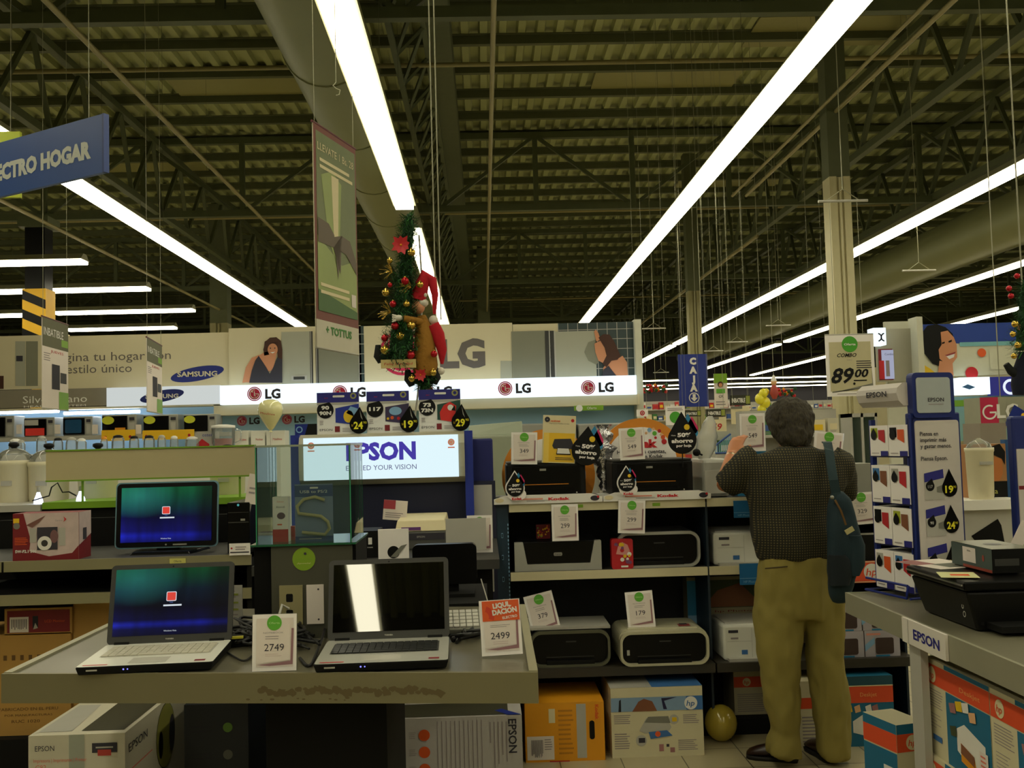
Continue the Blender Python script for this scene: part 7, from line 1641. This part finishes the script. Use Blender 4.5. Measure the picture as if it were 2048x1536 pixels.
c, w_, h_ = panel_geo(762, 719, 832, 736, YX-.08); q = B(); q.w, q.d, q.h = w_, .01, h_; q.box(-w_/2, w_/2, -.005, .005, 0, h_, M('wood tag', (205, 185, 120), .7)); q.face('front'); q.X('Feliz Navidad', w_*.5, h_*.5, h_*.3, red, 1, w=w_*.8, shear=.2); q.T = Matrix.Identity(4); q.build('wooden_tag', None, c-Vector((0, 0, h_/2)), label='small wooden greeting tag hanging under the raised tree', cat='tag')
q = B(); q.path([Vector((xa(826, YX, z1), YX, z1)), pc(838, 770), pc(843, 640), pc(843, 548), pc(838, 470)], .005, lgrey, 8); q.build('display_pole', None, label='thin grey pole rising from the ink display to the raised tree', cat='pole')
q = B()
for px in (872, 882): a = pc(px, 640, .05); q.tube(a, (a.x, a.y, HZ), .004, wire, 6)
q.build('hanging_wires', None, label='pair of thin wires hanging from the roof behind the elf doll', cat='wire')
# right-edge twin
xtree((2052, 2052), 560, 700, [(0, 14), (.3, 24), (.6, 32), (1, 40)], 9, 'decorated christmas tree partly in frame at the right edge', 1200)
for px, py, r, kd in ((2034, 552, 6, 'r'), (2018, 577, 6, 'r'), (2022, 592, 6, 'r'), (2030, 648, 7, 'g'), (2026, 668, 6, 'g'), (2036, 690, 7, 'g'), (2028, 712, 6, 'g')):
    c = pc(px, py, -.07); q = B(); q.ball((0, 0, 0), r*kx, gold if kd == 'g' else redb, 12); q.build('bauble', None, c, label='small shiny %s bauble on the tree at the right edge' % ('gold' if kd == 'g' else 'red'), cat='bauble', group='baubles on the right edge tree')
bl_ = M('felt black', (15, 18, 18), .8)
base = pc(2045, 790); T = thing('elf_doll', 'second cloth doll, only its dark boot and coat in frame at the right edge', 'doll', base)
q = B(); limb(q, [L_(2012, 728), L_(2022, 742), L_(2040, 752)], [.016, .022, .03], bl_); q.build('boot', T)
q = B(); limb(q, [L_(2050, 705), L_(2048, 740), L_(2046, 770), L_(2046, 790)], [.03, .055, .06, .05], M('felt navy', (14, 18, 40), .9)); q.build('coat', T)
q = B(); limb(q, [L_(2048, 640), L_(2050, 660), L_(2052, 700)], [.03, .04, .03], M('doll pink', (215, 150, 110), .8)); q.build('head', T)
q = B(); q.tube(L_(2048, 640), L_(2048, 640)+Vector((0, 0, HZ-pc(2048, 640).z)), .004, wire, 6); q.build('hanging_wire', T)
q = B(); c = pc(800, 175, -.4)
# fallen hook on a cord by the light row
c = at(672, 165, 6.5); q = B(); q.tube((0, 0, 0), (0, 0, HZ-c.z), .003, wire, 5); q.path([(0, 0, 0), (-.02, 0, -.02), (.0, 0, -.04), (.025, 0, -.05), (.02, 0, -.08), (0, 0, -.085)], .004, wire, 6); q.build('cord_hook', None, c, label='empty cord with a hook hanging left of the bright light row', cat='hook')
# ================================================================== the man
from mathutils import noise
YM = 4.9
shirt_m = bpy.data.materials.new('shirt check'); shirt_m.use_nodes = True
nt = shirt_m.node_tree; p = nt.nodes['Principled BSDF']; p.inputs['Roughness'].default_value = .9
tc = nt.nodes.new('ShaderNodeTexCoord'); ws = []
for ax in ('X', 'Z'):
    wv = nt.nodes.new('ShaderNodeTexWave'); wv.bands_direction = ax; wv.inputs['Scale'].default_value = 26; wv.inputs['Distortion'].default_value = .6; wv.inputs['Detail'].default_value = 1
    nt.links.new(tc.outputs['Object'], wv.inputs[0]); ws.append(wv)
mu = nt.nodes.new('ShaderNodeMath'); mu.operation = 'MULTIPLY'; nt.links.new(ws[0].outputs['Fac'], mu.inputs[0]); nt.links.new(ws[1].outputs['Fac'], mu.inputs[1])
cr = nt.nodes.new('ShaderNodeValToRGB'); cr.color_ramp.elements[0].position = .35; cr.color_ramp.elements[0].color = L3((34, 33, 22)); cr.color_ramp.elements[1].position = .75; cr.color_ramp.elements[1].color = L3((100, 90, 52))
nt.links.new(mu.outputs[0], cr.inputs[0]); nt.links.new(cr.outputs[0], p.inputs['Base Color'])
khaki = M('khaki cotton', (138, 125, 60), .9, var=.1, scale=7, bump=.35)
hairm = bpy.data.materials.new('short hair'); hairm.use_nodes = True
nt = hairm.node_tree; p = nt.nodes['Principled BSDF']; p.inputs['Roughness'].default_value = .75
tc = nt.nodes.new('ShaderNodeTexCoord'); mp = nt.nodes.new('ShaderNodeMapping'); mp.inputs['Scale'].default_value = (60, 60, 14); ns = nt.nodes.new('ShaderNodeTexNoise'); ns.inputs['Scale'].default_value = 3; ns.inputs['Detail'].default_value = 4
nt.links.new(tc.outputs['Object'], mp.inputs[0]); nt.links.new(mp.outputs[0], ns.inputs[0]); cr = nt.nodes.new('ShaderNodeValToRGB'); cr.color_ramp.elements[0].position = .35; cr.color_ramp.elements[0].color = L3((30, 26, 16)); cr.color_ramp.elements[1].position = .7; cr.color_ramp.elements[1].color = L3((66, 58, 36))
nt.links.new(ns.outputs['Fac'], cr.inputs[0]); nt.links.new(cr.outputs[0], p.inputs['Base Color'])
bp = nt.nodes.new('ShaderNodeBump'); bp.inputs['Strength'].default_value = .6; bp.inputs['Distance'].default_value = .01; nt.links.new(ns.outputs['Fac'], bp.inputs['Height']); nt.links.new(bp.outputs[0], p.inputs['Normal'])
base = onz(1603, 1516, 0); MB_ = Vector((base.x, YM, 0))
def K(px, py, dy=0): return at(px, py, YM+dy)-MB_
class Ctx: pass
def fuse(q, voxel, smooth=4, amp=0, sc=(6, 6, 3), seed=0, dec=None):
    me = bpy.data.meshes.new('t'); me.from_pydata([tuple(v) for v in q.v], [], q.f)
    bm = bmesh.new(); bm.from_mesh(me); bmesh.ops.remove_doubles(bm, verts=bm.verts, dist=1e-5); bmesh.ops.holes_fill(bm, edges=bm.edges, sides=0); bmesh.ops.recalc_face_normals(bm, faces=bm.faces); bm.to_mesh(me); bm.free()
    o = bpy.data.objects.new('t', me); COL.objects.link(o)
    r = o.modifiers.new('r', 'REMESH'); r.mode = 'VOXEL'; r.voxel_size = voxel; r.use_smooth_shade = True
    s = o.modifiers.new('s', 'SMOOTH'); s.factor = .5; s.iterations = smooth
    dg = bpy.context.evaluated_depsgraph_get(); m2 = bpy.data.meshes.new_from_object(o.evaluated_get(dg))
    bpy.data.objects.remove(o); bpy.data.meshes.remove(me)
    if amp:
        nrm = [v.normal.copy() for v in m2.vertices]
        for v, n in zip(m2.vertices, nrm):
            c = v.co; f = noise.noise(Vector((c.x*sc[0]+seed, c.y*sc[1], c.z*sc[2]+c.x*2))); f2 = noise.noise(Vector((c.x*sc[0]*2.3, c.y*sc[1]*2.3, c.z*sc[2]*2.5+seed)))
            v.co = c+n*amp*(f*1.0+f2*.5)
    return m2
def fused(name, m2, m, parent):
    m2.name = name; m2.materials.clear(); m2.materials.append(m); o = bpy.data.objects.new(name, m2); COL.objects.link(o)
    for p in m2.polygons: p.use_smooth = True
    if parent: o.parent = parent
    return o
def rring(c, rx, ry, n=24, sq=2.3, rot=0):
    out = []
    for k in range(n):
        a = 2*PI*k/n; ca, sa = math.cos(a), math.sin(a); x = rx*math.copysign(abs(ca)**(2/sq), ca); y = ry*math.copysign(abs(sa)**(2/sq), sa)
        out.append((c[0]+x*math.cos(rot)-y*math.sin(rot), c[1]+x*math.sin(rot)+y*math.cos(rot), c[2]))
    return out
def rows(q, data, m, inset=0, n=24, sq=2.3):      # data: (py, pxL, pxR, dy, ry)
    rings = []
    for py, a, b_, dy, ry in data:
        A_, B_ = K(a, py, dy), K(b_, py, dy); c = (A_+B_)/2; rings.append(rring(c, max((B_.x-A_.x)/2-inset, .01), ry-inset, n, sq))
    q.loft(rings, m)
# --- body
q = B()
torso = [(898, 1545, 1640, 0, .07), (912, 1512, 1672, 0, .09), (940, 1496, 1690, .0, .115), (985, 1500, 1672, 0, .125), (1040, 1505, 1664, 0, .125), (1085, 1512, 1663, 0, .125), (1120, 1518, 1664, 0, .12), (1160, 1514, 1675, 0, .125), (1205, 1516, 1680, 0, .12)]
rows(q, torso, skin, .02)
limb(q, [K(1590, 905, .0), K(1588, 885, .02), K(1585, 865, .04)], [.062, .058, .056], skin, 16)
hc = K(1581, 850, .05)       # head, leaning forward
tilt = Matrix.Rotation(-.32, 4, 'X'); HT = Matrix.Translation(hc) @ tilt
def headring(z, rx, ryf, ryb, yo=0, n=28):
    out = []
    for k in range(n):
        a = 2*PI*k/n; x = rx*math.cos(a); y = math.sin(a); y = y*(ryf if y > 0 else ryb)+yo; out.append(HT @ Vector((x, y, z)))
    return out
q.loft([headring(-.125, .028, .03, .02, .045), headring(-.115, .045, .05, .04, .03), headring(-.085, .062, .078, .07, .01), headring(-.05, .071, .088, .085), headring(0, .078, .095, .1), headring(.04, .08, .094, .104), headring(.08, .07, .082, .092), headring(.108, .045, .055, .06), headring(.12, .012, .015, .018)], skin)
def HP(x, y, z): return HT @ Vector((x, y, z))
limb(q, [HP(0, .088, .01), HP(0, .108, -.02), HP(0, .112, -.038), HP(0, .09, -.045)], [.008, .012, .016, .01], skin, 10)   # nose
for s in (-1, 1):
    q.ball(HP(s*.084, -.005, -.01), .03, skin, 12, .4, .65, 1)                                   # ears
    q.ball(HP(s*.03, .085, .018), .016, skin, 10, 1.2, .5, .6)
limb(q, [HP(-.022, .09, -.068), HP(0, .097, -.066), HP(.022, .09, -.068)], [.006, .009, .006], skin, 8)
# arms
def arm(q, sh, el, wr, m, r=(.05, .046, .043, .03, .029)):
    sh, el, wr = Vector(sh), Vector(el), Vector(wr)
    limb(q, [sh, (sh+el)/2, el], [r[0], r[1], r[2]], m, 14); limb(q, [el, el+(wr-el)*.3, wr], [r[2], r[2]*1.05, r[4]], m, 14)
LS, LE, LW = K(1500, 928, 0), K(1450, 974, .1), K(1464, 908, .24)
RS, RE, RW = K(1678, 930, 0), K(1688, 985, .12), K(1652, 925, .32)
arm(q, LS, LE, LW, skin); arm(q, RS, RE, RW, skin)
def hand(q, wr, d, n, sgn, curl=.5):                      # d: along the hand, n: back-of-hand normal
    d = Vector(d).normalized(); n = Vector(n).normalized(); s = d.cross(n).normalized()*sgn; n = s.cross(d).normalized()*(1 if s.cross(d).dot(n) > 0 else -1)
    rings = []
    for t, w_, h_ in ((-.01, .026, .022), (.02, .034, .018), (.055, .041, .016), (.085, .041, .014), (.095, .036, .01)):
        c = wr+d*t; rings.append([c+s*w_*math.cos(2*PI*k/14)+n*h_*math.sin(2*PI*k/14) for k in range(14)])
    q.loft(rings, skin)
    for i, (o_, L, r) in enumerate(((.031, .07, .0085), (.0105, .079, .009), (-.0105, .073, .0088), (-.031, .057, .0078))):
        p = wr+d*.08+s*o_; dr = d.copy(); pts = [p]; cu = curl*(.8+.15*i)
        for sg, cc in ((.45, .35), (.3, .9), (.25, 1.0)):
            dr = (dr-n*cu*cc*.8).normalized(); p = p+dr*L*sg; pts.append(p)
        limb(q, pts, [r*1.05, r, r*.95, r*.8], skin, 10)
    p = wr+d*.025+s*.028; t1 = (d*.7+s*.75-n*.25).normalized(); t2 = (d*.9+s*.15-n*.55).normalized()
    limb(q, [p, p+t1*.038, p+t1*.038+t2*.026, p+t1*.038+t2*.046], [.013, .011, .0095, .0075], skin, 10)
hand(q, LW, K(1479, 872, .3)-LW, Vector((-.6, -.75, .1)), 1, .55)
hand(q, RW, Vector((-.5, .6, .35)), Vector((.3, -.3, .9)), -1, .5)
# legs (inside the trousers)
legL = [(1195, 1512, 1612, 0, .11), (1260, 1518, 1608, 0, .1), (1350, 1528, 1602, 0, .075), (1440, 1545, 1596, .02, .06), (1500, 1550, 1590, .03, .045)]
legR = [(1195, 1590, 1684, 0, .1), (1260, 1600, 1686, 0, .1), (1350, 1616, 1690, 0, .075), (1440, 1640, 1694, .0, .06), (1498, 1652, 1690, 0, .045)]
rows(q, legL, skin, .035, 18, 2); rows(q, legR, skin, .035, 18, 2)
man = fused('person', fuse(q, .0065, 3), skin, None)
man.location = MB_; man['label'] = 'man in dark checked shirt and khaki trousers standing with his back to us'; man['category'] = 'person'
# --- shirt
q = B()
sh = [(892, 1560, 1622, .01, .075), (900, 1535, 1648, 0, .09), (914, 1494, 1686, 0, .11), (940, 1482, 1696, 0, .13), (985, 1492, 1684, 0, .145), (1020, 1497, 1666, 0, .145), (1060, 1500, 1663, 0, .15), (1095, 1510, 1664, 0, .15), (1116, 1518, 1662, 0, .14)]
rows(q, sh, shirt_m)
limb(q, [LS+Vector((.03, 0, .01)), LS, (LS+LE)/2, LE-(LE-LS)*.02], [.088, .09, .085, .07], shirt_m, 18)
limb(q, [RS+Vector((-.03, 0, .01)), RS, (RS+RE)/2, RE+(RE-RS)*.05], [.085, .085, .075, .066], shirt_m, 18)
shirt = fused('shirt', fuse(q, .011, 4, .012, (9, 9, 5), 3), shirt_m, man)
q = B(); limb(q, [K(1562, 897, .02), K(1575, 889, -.035), K(1592, 886, -.05), K(1612, 889, -.035), K(1624, 897, .02)], [.012, .013, .013, .013, .012], shirt_m, 10); q.build('collar', shirt)
# --- trousers
q = B()
rows(q, [(1108, 1520, 1662, 0, .13), (1130, 1514, 1668, 0, .135), (1170, 1508, 1680, 0, .14), (1210, 1507, 1684, 0, .135), (1232, 1510, 1684, 0, .12)], khaki)
rows(q, [(1195, 1507, 1616, 0, .12), (1250, 1511, 1606, 0, .11), (1310, 1518, 1601, 0, .1), (1370, 1525, 1599, 0, .095), (1420, 1535, 1598, .0, .09), (1460, 1545, 1600, .0, .085), (1485, 1536, 1602, -.02, .085), (1506, 1534, 1602, -.03, .09), (1514, 1560, 1602, -.03, .08)], khaki, 0, 20, 2.2)
rows(q, [(1195, 1596, 1687, 0, .12), (1250, 1611, 1686, 0, .11), (1310, 1617, 1688, 0, .1), (1370, 1624, 1692, 0, .095), (1420, 1630, 1697, .0, .09), (1470, 1636, 1701, .0, .085), (1500, 1638, 1701, 0, .09), (1514, 1648, 1697, 0, .085)], khaki, 0, 20, 2.2)
tr = fused('trousers', fuse(q, .01, 3, .02, (12, 12, 5), 8), khaki, man)
q = B(); a, c = K(1530, 1137, -.142), K(1575, 1133, -.142); limb(q, [a, (a+c)/2+Vector((0, -.003, 0)), c], [.003, .004, .003], M('pocket seam', (70, 58, 28), .9), 8); q.build('back_pocket', tr)
# --- shoes
shoem = M('shoe leather', (42, 22, 14), .35); solem = M('shoe sole', (22, 18, 14), .7)
def shoe(heel, toe, nm):
    heel, toe = Vector(heel), Vector(toe); d = (toe-heel); L = d.length; d.normalize(); s = d.cross(Vector((0, 0, 1))); rings = []; sr = []
    for t, w_, h_ in ((0, .028, .055), (.06, .038, .085), (.25, .04, .1), (.42, .039, .09), (.6, .047, .074), (.8, .05, .06), (.94, .04, .045), (1.0, .02, .03)):
        c = heel+d*L*t; n = 14; ring = []
        for k in range(n):
            a = 2*PI*k/n; z = .012+(h_-.012)*(.5+.5*math.sin(a)); ring.append(c+s*w_*math.cos(a)*(1 if math.sin(a) < .2 else .85)+Vector((0, 0, z)))
        rings.append(ring); sr.append([c+s*w_*1.06*math.cos(2*PI*k/n)+Vector((0, 0, .0 if k > n/2 else .02)) for k in range(n)])
    q = B(); q.loft(rings, shoem); q.loft(sr, solem); return q.build(nm, man)
h0 = onz(1600, 1527, 0)-MB_; t0 = onz(1494, 1514, 0)-MB_; h0.z = t0.z = 0
shoe((h0.x, h0.y+.03, 0), (t0.x, t0.y+.0, 0), 'shoe')
h1 = onz(1668, 1529, 0)-MB_; shoe((h1.x, h1.y+.02, 0), (h1.x-.03, h1.y+.27, 0), 'shoe')
# --- hair
q = B()
def hring(z, rx, ryf, ryb, yo=0, n=30): return [p for p in headring(z, rx, ryf, ryb, yo, n)]
q.loft([hring(-.13, .05, .0, .07, -.018), hring(-.112, .068, .0, .09, -.015), hring(-.085, .085, .0, .104, -.01), hring(-.045, .104, .01, .118, -.0), hring(0, .113, .02, .127), hring(.03, .115, .085, .128), hring(.07, .108, .098, .12), hring(.1, .09, .088, .1), hring(.122, .056, .056, .064), hring(.132, .016, .016, .018)], hairm)
hair = fused('hair', fuse(q, .006, 2, .008, (40, 40, 25), 1), hairm, man)
# face details
q = B()
for s in (-1, 1): q.ball(HP(s*.03, .092, .016), .009, white, 10); q.ball(HP(s*.03, .1, .015), .004, black, 8)
q.build('eyes', man)
# --- watch
q = B(); limb(q, [LW+(LE-LW)*.08, LW+(LE-LW)*.14], [.031, .031], M('watch metal', (190, 180, 150), .3, .8), 16); q.build('watch', man)
# ================================================================== shoulder bag
bagm = M('bag canvas', (22, 46, 54), .8, var=.2, scale=12, bump=.3); bagd = M('bag canvas dark', (13, 26, 32), .8)
c0 = at(1688, 1120, 4.66); T = thing('shoulder_bag', "dark teal canvas bag hanging from the man's right shoulder", 'bag', c0)
def G(px, py, dy=0): return at(px, py, 4.66+dy)-c0
q = B(); rr = []
for py, a, b_, ry in ((984, 1662, 1686, .02), (1000, 1658, 1700, .04), (1040, 1656, 1712, .055), (1090, 1655, 1722, .065), (1120, 1655, 1724, .065), (1145, 1655, 1712, .06), (1165, 1656, 1706, .055), (1190, 1660, 1702, .04), (1204, 1668, 1692, .02)):
    A_, B_ = G(a, py), G(b_, py); rr.append(rring((A_+B_)/2, (B_.x-A_.x)/2, ry, 20, 2.4))
q.loft(rr, bagm); bg = fused('bag_body', fuse(q, .008, 3, .008, (14, 14, 8), 5), bagm, T)
q = B(); rr = []
for py, a, b_ in ((1070, 1690, 1720), (1090, 1692, 1728), (1130, 1690, 1728), (1150, 1694, 1716)):
    A_, B_ = G(a, py, -.03), G(b_, py, -.03); rr.append(rring((A_+B_)/2, (B_.x-A_.x)/2, .045, 16, 2.6))
q.loft(rr, bagm); q.build('side_pocket', T)
q = B(); rr = []
for py, a, b_ in ((1110, 1657, 1690), (1120, 1656, 1700), (1150, 1657, 1704), (1170, 1658, 1698)):
    A_, B_ = G(a, py, -.05), G(b_, py, -.05); rr.append(rring((A_+B_)/2, (B_.x-A_.x)/2, .03, 16, 2.6))
q.loft(rr, bagd); q.build('front_pocket', T)
def ribbon(pts, w_, m, th=.003):
    q = B(); vs = []
    P = [Vector(p) for p in pts]
    for i, p in enumerate(P):
        t = (P[min(i+1, len(P)-1)]-P[max(i-1, 0)]).normalized(); s = t.cross(Vector((0, 1, 0))).normalized()*w_/2; nn_ = Vector((0, th, 0))
        if abs(t.y) > .7: s = Vector((w_/2, 0, 0)); nn_ = Vector((0, 0, th))
        vs.append([p-s-nn_, p+s-nn_, p+s+nn_, p-s+nn_])
    q.loft(vs, m, False); return q
st = [G(1652, 884, .24), G(1655, 886, .12), G(1658, 900, .07), G(1662, 930, .02), G(1667, 960, -.02), G(1672, 985, -.02), G(1676, 1005, -.03)]
ribbon(st, .042, M('strap teal', (26, 50, 54), .8)).build('strap', T)
ribbon([G(1670, 1000, -.075), G(1682, 1022, -.085), G(1692, 1050, -.09)], .008, M('zip brown', (105, 75, 25), .5)).build('zipper', T)
q = B(); q.T = Matrix.Translation(G(1699, 1061, -.09)) @ Matrix.Rotation(-.5, 4, 'Y'); q.box(-.02, .02, -.003, .003, -.011, .011, M('patch cream', (195, 185, 130), .7)); q.build('patch', T)
q = B(); q.ball((0, 0, 0), .01, M('buckle steel', (150, 150, 140), .3, .8), 10); q.build('buckle', T, G(1664, 995, -.06))
